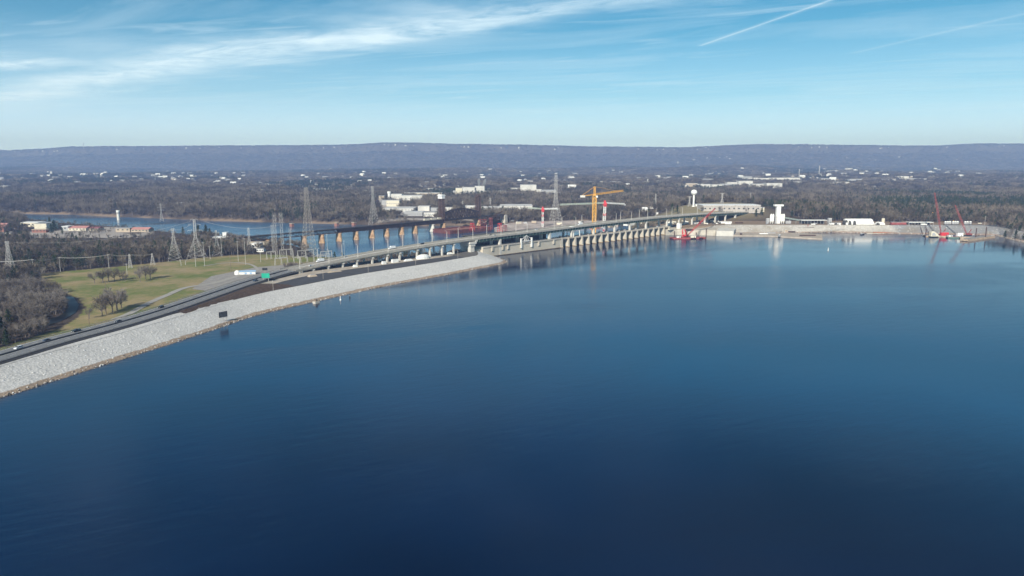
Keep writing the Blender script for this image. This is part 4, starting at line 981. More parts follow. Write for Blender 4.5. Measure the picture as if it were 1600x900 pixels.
def crawler(px, py, z0, D, tip, label, m=M_DRED, hd=0.0, hgt=None, group=None):
    """lattice-boom crane; tip = picture column/row of the boom head at depth D"""
    x_, y_ = P(px, py, z0); r = thing('crawler_crane', label, 'crane', (x_, y_, z0), 0, group)
    tx, ty, tz = PD(tip[0], tip[1], D); t = Vector((tx - x_, ty - y_, tz - z0)); h = math.atan2(t.y, t.x); ch, sh_ = math.cos(h), math.sin(h)
    R = lambda a, b, z: (a * ch - b * sh_, a * sh_ + b * ch, z)
    for s in (-2.6, 2.6): MB().prism([(-4, 0), (4, 0), (4.6, .7), (4, 1.4), (-4, 1.4), (-4.6, .7)], lambda a, z, b: R(a, b, z), s - .5, s + .5).build('crawler_track', M_BLACK, r)
    hs = MB().prism([(-4.6, -1.9), (2.0, -1.9), (2.0, 1.9), (-4.6, 1.9)], lambda a, b, z: R(a, b, z), 1.7, 4.4); hs.build('engine_house', m, r)
    MB().prism([(-6.2, -2.0), (-4.7, -2.0), (-4.7, 2.0), (-6.2, 2.0)], lambda a, b, z: R(a, b, z), 1.9, 3.9).build('counterweight', m, r)
    MB().prism([(2.1, -1.9), (3.4, -1.9), (3.4, -0.4), (2.1, -0.4)], lambda a, b, z: R(a, b, z), 2.0, 4.3).build('cab', M_GLASS, r)
    bm_ = MB(); f0 = Vector(R(2.0, 0, 2.4)); n = max(6, int(t.length / 5)); side = Vector(R(0, 1, 0)); dirn = (t - f0).normalized(); upv = side.cross(dirn).normalized()
    for k in range(n):
        a_, b_ = f0 + (t - f0) * (k / n), f0 + (t - f0) * ((k + 1) / n)
        wa = 0.4 + 0.6 * min(1, 4 * min(k / n, 1 - k / n)); wb = 0.4 + 0.6 * min(1, 4 * min((k + 1) / n, 1 - (k + 1) / n))
        cs = [(1, 1), (1, -1), (-1, -1), (-1, 1)]
        for q_, (i1, j1) in enumerate(cs):
            i2, j2 = cs[(q_ + 1) % 4]
            bm_.bar(a_ + side * i1 * wa + upv * j1 * wa, b_ + side * i1 * wb + upv * j1 * wb, 0.30)
            bm_.bar(a_ + side * i1 * wa + upv * j1 * wa, b_ + side * i2 * wb + upv * j2 * wb, 0.2)
    bm_.build('lattice_boom', m, r)
    mast = Vector(R(-5.0, 0, 11.5)); MB().bar(R(-1, -1, 4), mast, 0.5).bar(R(-1, 1, 4), mast, 0.5).bar(R(-4.5, 0, 4), mast, 0.3).build('gantry_mast', m, r)
    MB().bar(mast, t, 0.14).bar(t, t - Vector((0, 0, t.length * 0.45)), 0.12).build('cable', M_BLACK, r)
    MB().box(tuple(t - Vector((0, 0, t.length * 0.45 + 1.2))), (0.8, 0.8, 1.2)).build('hook_block', M_YEL, r)
    return r
crawler(752, 350, -6, 1310, (785, 330), 'dark crawler crane with a low boom by the railway bridge abutment', M_RUST)

# ------------------------------------------------------------------ tower cranes
def lattice_mast(mb, x, y, z0, z1, w, bar, step):
    n = max(1, round((z1 - z0) / step)); dz_ = (z1 - z0) / n; cs = [(-1, -1), (1, -1), (1, 1), (-1, 1)]
    for i, j in cs: mb.bar((x + i * w / 2, y + j * w / 2, z0), (x + i * w / 2, y + j * w / 2, z1), bar)
    for k in range(n):
        for q_ in range(4):
            (a, b), (c, d) = cs[q_], cs[(q_ + 1) % 4]; z = z0 + k * dz_
            if k % 2: a, b, c, d = c, d, a, b
            mb.bar((x + a * w / 2, y + b * w / 2, z), (x + c * w / 2, y + d * w / 2, z + dz_), bar * .7); mb.bar((x + a * w / 2, y + b * w / 2, z), (x + c * w / 2, y + d * w / 2, z), bar * .7)
def lattice_jib(mb, p, q, w, h, bar, n, up=True):
    p, q = Vector(p), Vector(q); d = (q - p).normalized(); s = d.cross(Vector((0, 0, 1))).normalized(); u_ = Vector((0, 0, 1))
    for k in range(n):
        a, b = p + (q - p) * k / n, p + (q - p) * (k + 1) / n
        A = [a + s * w / 2, a - s * w / 2, a + u_ * h]; B = [b + s * w / 2, b - s * w / 2, b + u_ * h]
        for i in range(3): mb.bar(A[i], B[i], bar); mb.bar(A[i], B[(i + 1) % 3], bar * .7); mb.bar(A[i], A[(i + 1) % 3], bar * .6)
Dy = 1170; mx, my, _ = PD(928.5, 330, Dy); zb = lz(mx, my); zb = -9.0
yc = thing('tower_crane', 'tall yellow tower crane with raised jib standing behind the bridge', 'tower crane', (mx, my, zb))
ztop = PD(928.5, 306, Dy)[2] - zb; zpk = PD(928.5, 291.5, Dy)[2] - zb
m = MB(); lattice_mast(m, 0, 0, 0, ztop, 5.4, 1.1, 5.0); m.build('mast', M_YEL, yc)
m = MB().box((0, 0, ztop), (5.0, 5.0, 2.6)); lattice_mast(m, 0, 0, ztop + 2.6, zpk, 2.4, 0.7, 4.0); m.build('tower_head', M_YEL, yc)
jt = Vector(PD(974, 298.8, Dy + 40)) - Vector((mx, my, zb))
m = MB(); lattice_jib(m, (2, 0, ztop + 1.5), jt, 2.0, 2.4, 0.5, 16); m.build('jib', M_YEL, yc)
ct = Vector(PD(908.5, 307, Dy - 12)) - Vector((mx, my, zb))
m = MB(); lattice_jib(m, (-2, 0, ztop + 1.5), ct, 2.2, 1.2, 0.5, 6); m.build('counter_jib', M_YEL, yc)
MB().box((ct.x + 2, ct.y, ct.z - 1.5), (8.0, 3.0, 3.4)).build('counterweight', M_CONCW, yc)
MB().bar((0, 0, zpk), jt * 0.72 + Vector((2, 0, ztop + 1.5)) * 0.28 + Vector((0, 0, 2.4)), 0.35).bar((0, 0, zpk), ct + Vector((0, 0, 1)), 0.5).build('tie_bar', M_YEL, yc)
MB().box((3.6, -2.6, ztop - 2.6), (2.6, 2.4, 3.0)).build('cab', M_WHITE, yc)
def flat_crane(px, ybase, ytop, D, left, right, label, w):
    mx, my, zt_ = PD(px, ytop, D); z0 = -10.0 if px < 1000 else lz(mx, my)
    r = thing('tower_crane', label, 'tower crane', (mx, my, z0)); zt_ -= z0
    m = MB(); lattice_mast(m, 0, 0, 0, zt_, w, 0.7, 4.0); m.build('mast', M_WHITE, r)
    bands = MB()
    for z in np.arange(8, zt_ - 6, 14): lattice_mast(bands, 0, 0, z, z + 4, w + 0.25, 0.8, 4.0)
    bands.build('red_mast_section', M_RED, r)
    m = MB().box((0, 0, zt_), (w + 3.2, w + 3.2, 4.0)); m.box((0, 0, zt_ + 4), (w + 1.0, w + 1.0, 4.4), 0, 0.5); m.box((0.5, -1, zt_ - 2.5), (w + 1.2, 3, 2.5)); m.build('slewing_head', M_RED, r)
    for nm, e in (('jib', left), ('counter_jib', right)):
        t = Vector(PD(*e)) - Vector((mx, my, z0)); m = MB(); n = max(5, int(t.xy.length / 5)); lattice_jib(m, (0, 0, zt_ + 3), t, 2.6, 2.0, 0.7, n); m.build(nm, mat('pale_green_steel', (0.50, 0.55, 0.47), 0.6) if nm == 'jib' else M_WHITE, r)
    t = Vector(PD(*right)) - Vector((mx, my, z0)); MB().box((t.x, t.y, t.z - 2), (3, 3, 3)).build('counterweight', M_GREY, r)
    return r
flat_crane(945, 346, 320.5, 1260, (875, 320.5, 1200), (976, 319.5, 1300), 'white mast tower crane with red head and long pale green jib', 3.6)
flat_crane(848, 346, 329.5, 1430, (826, 325.3, 1420), (871, 326.5, 1440), 'small tower crane with red head left of the large pylon', 3.0)

# ------------------------------------------------------------------ transmission pylons
def make_pylon(label, px, yb, yt, zb=None, base=0.18, arms=((0.70, 0.16), (0.82, 0.14), (0.93, 0.11)), m=None, bar=None, waist=0.55, top=0.02, rz=0.5, panels=9, group='steel lattice pylons'):
    """px, yb, yt: picture column and rows of foot and top at the place where it stands"""
    m = m or M_GALV
    if zb is None: x, y, z = on_land(px, yb)
    else: (x, y), z = P(px, yb, zb), zb
    h = PD(px, yt, y)[2] - z
    r = thing('pylon', label, 'pylon', (x, y, z), rz, group)
    bar = bar or max(0.22, 0.00026 * y)
    body = MB(); W0, W1, W2 = base * h, 0.055 * h, top * h + 0.6
    hw = lambda z_: (W0 + (W1 - W0) * (z_ / (waist * h)) if z_ < waist * h else W1 + (W2 - W1) * (z_ - waist * h) / ((1 - waist) * h)) / 2
    zs = [0]; 
    for k in range(panels): zs.append(h * (1 - (1 - (k + 1) / panels) ** 1.25) if False else h * (k + 1) / panels)
    cs = [(-1, -1), (1, -1), (1, 1), (-1, 1)]
    for k in range(panels):
        a, b = hw(zs[k]), hw(zs[k + 1])
        for q_ in range(4):
            (i, j), (i2, j2) = cs[q_], cs[(q_ + 1) % 4]
            body.bar((i * a, j * a, zs[k]), (i * b, j * b, zs[k + 1]), bar)
            body.bar((i * a, j * a, zs[k]), (i2 * b, j2 * b, zs[k + 1]), bar * .62); body.bar((i2 * a, j2 * a, zs[k]), (i * b, j * b, zs[k + 1]), bar * .62)
            body.bar((i * b, j * b, zs[k + 1]), (i2 * b, j2 * b, zs[k + 1]), bar * .6)
    body.build('lattice_body', m, r)
    for f, w in arms:
        z_ = f * h; L_ = w * h; a = MB(); b_ = hw(z_)
        for s in (-1, 1):
            a.bar((s * b_, 0, z_), (s * L_, 0, z_ + 0.01 * h), bar * .9); a.bar((s * b_, 0, z_ + 0.045 * h), (s * L_, 0, z_ + 0.01 * h), bar * .7)
            a.bar((s * L_, 0, z_), (s * L_, 0, z_ - 0.035 * h), bar * .6)
        a.build('crossarm', m, r)
    return r
make_pylon('tallest pylon, standing over the substation', 483.5, 402, 293, -5, 0.17, ((0.74, .105), (0.83, .10), (0.91, .085)), M_GALVB, 0.26, 0.7, 0.03, 0.75, 16)
make_pylon('tall pylon on the far bank behind the railway bridge, left of the factory', 584, 352, 291, None, 0.20, ((0.78, .10), (0.87, .09), (0.95, .06)), M_GALV, 0.26, 0.6, 0.03, 0.75, 12)
make_pylon('tall pylon between the two red-headed tower cranes', 868, 347, 273, -10, 0.22, ((0.62, .11), (0.76, .13), (0.88, .11)), M_GALV, 0.35, 0.5, 0.035, 0.3, 14)
make_pylon('narrow pylon with a small flat top on the field edge', 274, 408, 357, -5, 0.34, ((0.72, .07), (0.97, .07)), M_GALV, 0.20, 0.7, 0.03, 0.2, 9)
make_pylon('broad pylon with two pairs of arms on the field edge, right of the narrow one', 308, 405, 343, -5, 0.42, ((0.72, .17), (0.86, .15), (0.99, .09)), M_GALV, 0.22, 0.55, 0.03, 0.2, 9)
make_pylon('short broad pylon at the field edge left of the scrub', 340, 400, 360, -5, 0.34, ((0.70, .15), (0.9, .12)), M_GALV, 0.20, 0.6, 0.03, 0.2, 7)
make_pylon('slim pylon beside the lone round tree at the river', 390.5, 395, 356, -5, 0.24, ((0.72, .08), (0.9, .06)), M_GALV, 0.19, 0.6, 0.03, 0.2, 9)
make_pylon('pylon rising from the thicket at the left picture edge', 17, 428, 377, -5, 0.22, ((0.86, .05), (0.97, .07)), M_GALV, 0.20, 0.8, 0.04, 0.1, 9)
make_pylon('small A-shaped pylon at the back of the field behind the trees', 204, 419, 397, -5, 0.22, ((0.9, .10),), M_GALV, 0.17, 0.9, 0.03, 0.2, 5)
make_pylon('small A-shaped pylon at the back of the field, right of the similar one', 239, 414, 396, -5, 0.36, ((0.95, .08),), M_GALV, 0.17, 0.9, 0.03, 0.2, 5)
make_pylon('pylon on the near river bank in front of the wooded far shore', 253, 346, 318, -12, 0.2, ((0.62, .16), (0.78, .18), (0.92, .10)), M_GALV, 0.29, 0.5, 0.03, 0.5, 8)
for c, yb, yt in ((432, 402, 336), (442.5, 404, 334), (427, 396, 352), (455, 402, 358)):
    make_pylon({432: 'slender tall lattice mast of the substation, left one of the pair', 442.5: 'slender tall lattice mast of the substation, right one of the pair', 427: 'low lattice mast at the left of the substation pair', 455: 'low lattice mast right of the substation pair'}[c], c, yb, yt, -5, 0.05, ((0.80, .06), (0.90, .055), (0.99, .05)), M_GALV, 0.17, 0.9, 0.03, 0.3, 8)
make_pylon('pylon on the grassy hill beside the dark green tree', 1024, 324, 303, None, 0.26, ((0.62, .22), (0.85, .2)), M_GALV, 0.26, 0.6, 0.03, 0.3, 7)
make_pylon('wide-topped pylon left of the white water tower', 1077, 323, 307, None, 0.3, ((0.55, .2), (0.97, .3)), M_GALV, 0.26, 0.5, 0.1, 0.2, 6)
make_pylon('wide-topped pylon behind the long flat building', 1128, 318, 302, None, 0.3, ((0.6, .25), (0.97, .3)), M_GALV, 0.29, 0.5, 0.1, 0.2, 6)
make_pylon('pylon right of the middle behind the long flat building', 1172, 318, 301, None, 0.28, ((0.7, .2), (0.95, .26)), M_GALVB, 0.26, 0.6, 0.05, 0.2, 6)
make_pylon('small distant pylon behind the railway lift span', 723, 326, 314, None, 0.2, ((0.6, .2), (0.85, .2)), M_GALV, 0.29, 0.5, 0.05, 0.2, 5)
make_pylon('small distant pylon right of the railway towers', 766, 325, 309, None, 0.16, ((0.7, .16), (0.88, .14)), M_GALV, 0.29, 0.5, 0.05, 0.2, 6)

# substation: portal frames, bus supports, poles
SUBX, SUBY = P(500, 404, -5)
def frame(px, py, w, h, lab):
    x, y = P(px, py, -5); r = thing('portal_frame', lab, 'portal frame', (x, y, lz(x, y)), 0.75, 'steel portal frames of the substation')
    m = MB()
    for s in (-w / 2, 0, w / 2): m.bar((s - .8, 0, 0), (s, 0, h), .4); m.bar((s + .8, 0, 0), (s, 0, h), .4)
    m.build('leg', M_GALV, r); lattice = MB()
    for k in range(10): a, b = -w / 2 + w * k / 10, -w / 2 + w * (k + 1) / 10; lattice.bar((a, 0, h - 1), (b, 0, h), .28); lattice.bar((a, 0, h), (b, 0, h - 1), .28); lattice.bar((a, 0, h), (b, 0, h), .3)
    lattice.build('crossbeam', M_GALV, r)
rgx = random.Random(5)
labs = ['behind the green sign', 'below the tallest pylon', 'nearest the bridge foot', 'at the river side of the yard', 'right of the tallest pylon', 'beside the white box truck', 'at the right end of the yard', 'between the slender masts', 'left of the slender masts']
for k, (c, yy, w, h) in enumerate(((440, 414, 16, 9), (478, 404, 22, 11), (470, 411, 18, 8), (505, 396, 20, 10), (510, 403, 16, 9), (500, 409, 16, 8), (535, 398, 18, 8), (448, 404, 18, 12), (424, 405, 12, 10))):
    frame(c, yy, w, h, 'grey steel portal frame of the substation ' + labs[k])
pole0 = None
def pole(px, yb, yt, z=-5, lab='', wood=False, arm=True):
    global pole0
    x, y = P(px, yb, z); h = PD(px, yt, y)[2] - z; z = lz(x, y)
    r = thing('utility_pole', lab, 'utility pole', (x, y, z), 0.3, 'utility poles')
    mm = M_WOOD if wood else M_GALV
    MB().bar((0, 0, 0), (0, 0, h), 0.42, 6, 0.26).build('pole', mm, r)
    if arm: MB().bar((-1.6, 0, h - 1.0), (1.6, 0, h - 1.0), 0.22).build('crossarm', mm, r)
    return (x, y, z + h)
tops = []
for c, yb, yt, lab, wd in ((53, 431, 404, 'pale utility pole at the thicket left of the field', 0), (94.5, 424, 401, 'pale utility pole at the left end of the field edge', 0), (170.5, 419, 397, 'pale utility pole behind the small tree group', 0), (199, 432, 411, 'utility pole in front of the small tree group', 0), (166, 457, 438, 'brown utility pole between the two rows of field trees', 1), (306, 417, 380, 'white pole at the foot of the broad pylon', 0), (320, 416, 378, 'thin white pole right of the broad pylon', 0), (328.5, 405, 384, 'short pole left of the short broad pylon', 0), (347, 402, 366, 'white pole right of the short broad pylon', 0), (372.5, 409, 377, 'white pole with a short arm in the middle of the field edge', 0), (361, 425, 400, 'brown pole beside the white and blue shed', 1), (384, 414, 372, 'pale pole behind the white and blue shed', 0), (407.5, 410, 394, 'short pale pole left of the green sign', 0), (455, 399, 370, 'thin pole right of the slender masts', 0), (538, 394, 360, 'thin pole at the river side of the substation', 0), (512, 399, 358, 'tall thin pole right of the tallest pylon', 0), (139.5, 507, 489, 'short brown pole beside the black pickup truck', 1), (290, 414, 406, 'very short post on the green field', 0), (283, 415, 405, 'very short post left of the other short post', 0)):
    tops.append(pole(c, yb, yt, -5, lab, bool(wd), yb - yt > 15))
def wire(a, b, sag, lab, r_=0.10):
    a, b = Vector(a), Vector(b); m = MB(); n = 14; pr = None
    mid = (a + b) / 2
    for k in range(n + 1):
        t = k / n; p = a.lerp(b, t); p.z -= sag * 4 * t * (1 - t)
        if pr is not None: m.bar(pr - mid, p - mid, r_, 3)
        pr = p
    o = m.build('power_line', M_GALV); o.location = mid; tag(o, lab, 'power line', 'power lines over the left field')
seq = [P3(-40, 433, -5)[:2] + (14,), tops[0], tops[1], tops[2]]
for k, (a, b) in enumerate(zip(seq[:-1], seq[1:])):
    for d in (-1.4, 0, 1.4): wire((a[0], a[1] + d, a[2] - .9), (b[0], b[1] + d, b[2] - .9), 1.6, ['thin wire running out of the left picture edge to the first pole', 'thin wire between the two poles at the left end of the field', 'thin wire along the dark wood behind the field'][k], 0.12)
pp = [P3(204, 398, 11), P3(239, 397, 11), P3(274, 358, 34)]
wire(tops[2], pp[0], 1.5, 'thin wire from the last pole to the first small pylon', 0.12); wire(pp[0], pp[1], 1, 'thin wire between the two small A-shaped pylons', 0.12)

# ------------------------------------------------------------------ buildings
CLEAR = []          # (x, y, r) kept free of trees
BOX = []            # (x0, x1, y0, y1) lots in front of buildings
def building(label, cat, px0, px1, yb, yt=None, h=None, depth=18.0, wall=None, roof=None, z=None, gable=False, win=0, name=None, clear=True, group=None, wmat=None, roofpitch=0.35):
    if z is None:
        a = on_land((px0 + px1) / 2, yb, 1000 if yb < 370 else 650); z = a[2]; y0 = a[1]
        x0, x1 = PD(px0, yb, y0)[0], PD(px1, yb, y0)[0]; ya = yb_ = y0
    else:
        (x0, ya), (x1, yb_) = P(px0, yb, z), P(px1, yb, z)
    if h is None: h = max(2.5, PD((px0 + px1) / 2, yt, ya)[2] - z)
    w = math.hypot(x1 - x0, yb_ - ya); rz = math.atan2(yb_ - ya, x1 - x0)
    r = thing(name or cat.replace(' ', '_'), label, cat, ((x0 + x1) / 2, (ya + yb_) / 2, z), rz, group)
    wall = wall or M_CREAM; roof = roof or M_ROOFG
    MB().box((0, depth / 2, -3), (w, depth, h + 3)).build('wall', wall, r)
    if gable:
        rh = min(h * 0.8, depth * roofpitch)
        if w >= depth * 0.7: MB().prism([(-0.5, h), (depth + 0.5, h), (depth / 2, h + rh)], lambda y_, z_, a: (a, y_, z_), -w / 2 - .5, w / 2 + .5).build('roof', roof, r)
        else: MB().prism([(-w / 2 - .5, h), (w / 2 + .5, h), (0, h + rh)], lambda x_, z_, a: (x_, a, z_), -.5, depth + .5).build('roof', roof, r)
    else: MB().box((0, depth / 2, h), (w + .8, depth + .8, 0.7)).build('roof', roof, r)
    if win:
        me = None; ww = min(3.2, w / (win * 1.8))
        for k in range(win):
            if me is None: o = MB().box((0, -0.05, 0), (ww, 0.3, min(2.2, h * 0.35))).build('window', wmat or M_GLASS, r); me = o.data
            else: o = bpy.data.objects.new('window', me); COL.objects.link(o); o.parent = r
            o.location = (-w / 2 + w * (k + .5) / win, -0.02, h * 0.42)
    if clear: CLEAR.append(((x0 + x1) / 2, (ya + yb_) / 2 + depth / 2, max(w, depth) * 0.62 + 3)); CLEAR.append(((x0 + x1) / 2, ya - 14, w * 0.45))
    if clear and yb < 372: BOX.append((min(x0, x1) - 4, max(x0, x1) + 4, ya - (105 if yb < 345 else 110), ya + depth + 6))
    return r
# left bank, between the wood and the river
B = building
B('beige warehouse with a bright sunlit wall behind the left wood', 'warehouse', 54, 73, 358, 349.5, z=-3, depth=34, wall=M_CREAM, roof=M_ROOFG, win=0)
B('long grey and cream warehouse left of the bright one', 'warehouse', 32, 60, 354, 348, z=-4, depth=24, wall=M_CREAM, roof=M_ROOFW, win=5)
B('low brick annex in front of the beige warehouse', 'warehouse', 50, 72, 363, 359, z=-4, depth=10, wall=M_BRICK, roof=M_TAN, win=4)
B('red-roofed house cut by the left picture edge', 'house', -14, 6, 362, 355, z=-4, depth=26, wall=M_BRICK, roof=M_PINK, gable=True, win=3)
B('low pale shed in front of the red-roofed house at the left edge', 'shed', -2, 16, 367, 364.5, z=-4, depth=8, wall=M_CREAM, roof=M_ROOFG, win=3)
B('long building with a bright pink-red roof behind the left wood', 'warehouse', 107, 134, 360, 356.5, z=-4, depth=26, wall=M_CREAM, roof=M_PINK, gable=True, win=5, roofpitch=0.30)
B('white end block left of the pink-red roofed building', 'warehouse', 97, 107, 360, 354, z=-4, depth=16, wall=M_GREY, roof=M_ROOFW, win=1)
B('lower building with a dark red roof right of the pink-red one', 'warehouse', 134, 153, 359.5, 357, z=-4, depth=20, wall=M_CREAM, roof=mat('dark_red_roof', (0.26, 0.10, 0.11), .8), gable=True, win=4)
B('tan flat building at the right end of the dark red roof', 'warehouse', 181, 203, 362, 357, z=-4, depth=16, wall=M_TAN, roof=M_ROOFG, win=3)
B('long low building with faded red roof between wood and river', 'warehouse', 205, 232, 362, 358.5, z=-4, depth=20, wall=M_TAN, roof=M_PINK, gable=True, win=5)
B('grey office block with flat white roof behind the scrub', 'office block', 332, 356, 376, 371, z=-5, depth=16, wall=M_WHITE, roof=M_ROOFW, win=5)
B('small white building at the river behind the field', 'building', 348, 354, 371, 364, z=-5, depth=12, wall=M_WHITE, roof=M_ROOFW)
B('white building complex with blue-grey sheds right of the lone round tree', 'building', 393, 406, 388, 381, z=-5, depth=14, wall=M_WHITE, roof=M_ROOFW, win=3)
B('low pale retaining block at the left end of the railway bridge', 'building', 385, 420, 384, 379, z=-6, depth=10, wall=M_CREAM, roof=M_TAN)
B('bright white building between the substation and the sign', 'building', 401, 412, 394, 389, z=-5, depth=8, wall=M_WHITE, roof=M_ROOFG, win=3)
# white and blue shed with domed end
x_, y_ = P(384, 429.5, -5); sd = thing('shed', 'white shed with a pale blue roof and a round white tank beside the highway', 'shed', (x_, y_, lz(x_, y_)), 0.25)
MB().box((2, 4, 0), (19, 8, 3.8)).build('wall', M_WHITE, sd); MB().prism([(-.6, 3.8), (8.6, 3.8), (4, 5.4)], lambda y, z, a: (a, y, z), -8, 12).build('roof', M_BLUE, sd); MB().lathe((-10, 3, 0), [(3.4, 0), (3.4, 3.4), (2.8, 4.8), (1.4, 5.8), (0.01, 6.2)], 16).build('tank', M_WHITE, sd)
for k in range(2): MB().box((0 + k * 6, -0.06, 0.6), (2.6, .2, 2.2)).build('door', M_BLUE, sd)
sd.scale = (0.9, 0.85, 0.8)
# white intake tower in the river
x_, y_ = P(185.5, 344, -15); it = thing('river_tower', 'white round tower with dark gallery standing in the far river', 'tower', (x_, y_, -17), 0)
MB().lathe((0, 0, 0), [(3.6, 0), (3.2, 19), (0.01, 19)], 16).build('shaft', M_CONCW, it); MB().cyl((0, 0, 19), 4.6, 1.2, 16).build('gallery', M_ROOFD, it); MB().cyl((0, 0, 20.2), 3.6, 4.4, 16).build('lantern_room', M_WHITE, it); MB().cyl((0, 0, 24.6), 4.4, 0.9, 16, 3.0).build('roof', M_WHITE, it)
# stored things under the bridge
def at9(px, py): x, y = P(px, py, 9.0); return (x, y, 9.0)
mo = MB(); mo.lathe((0, 0, 0), [(11, 0), (10.4, 3.2), (8, 5.6), (4, 6.8), (0.01, 7.2)], 14)
mo = mo.build('canvas_shelter', M_WHITE); mo.location = at9(661, 404); mo.scale = (0.85, 0.45, 0.72); mo.rotation_euler = (0, 0, DANG); tag(mo, 'large white rounded tarpaulin shelter under the bridge beside the service road', 'shelter')
for k, (c, yy, w, d, h, lab, m) in enumerate(((600, 412.5, 4.4, 3, 3.0, 'white box container under the bridge left of the white shelter', M_WHITE), (617, 410, 8, 3, 3.6, 'white wide container just left of the white shelter', M_WHITE), (638, 407.5, 12, 3, 2.0, 'low white stack of bags in front of the shelter', M_WHITE), (702, 397, 8, 4, 2.2, 'pale low heap of bags right of the shelter', M_WHITE), (555, 417, 5, 3, 2.2, 'small white crate beside the service road under the bridge', M_WHITE), (594, 408, 3.4, 2.5, 3.0, 'upright white tank under the left bridge spans', M_WHITE), (488, 432, 9, 5, 1.8, 'small tan heap of sand at the left end of the service road', M_TAN), (523, 425, 16, 3.2, 1.4, 'long tan stack of timber beside the service road', M_TAN))):
    x_, y_, z_ = at9(c, yy); r = thing('storage_stack' if h < 2.5 else 'container', lab, 'container' if h >= 2.5 else 'stack', (x_, y_, z_), DANG)
    MB().box((0, 0, 0), (w, d, h), 0, 0.96 if h > 2.5 else 0.6).build('body', m, r); MB().box((0, 0, h), (w * .5, d * .5, .25)).build('lid', M_GREY, r)

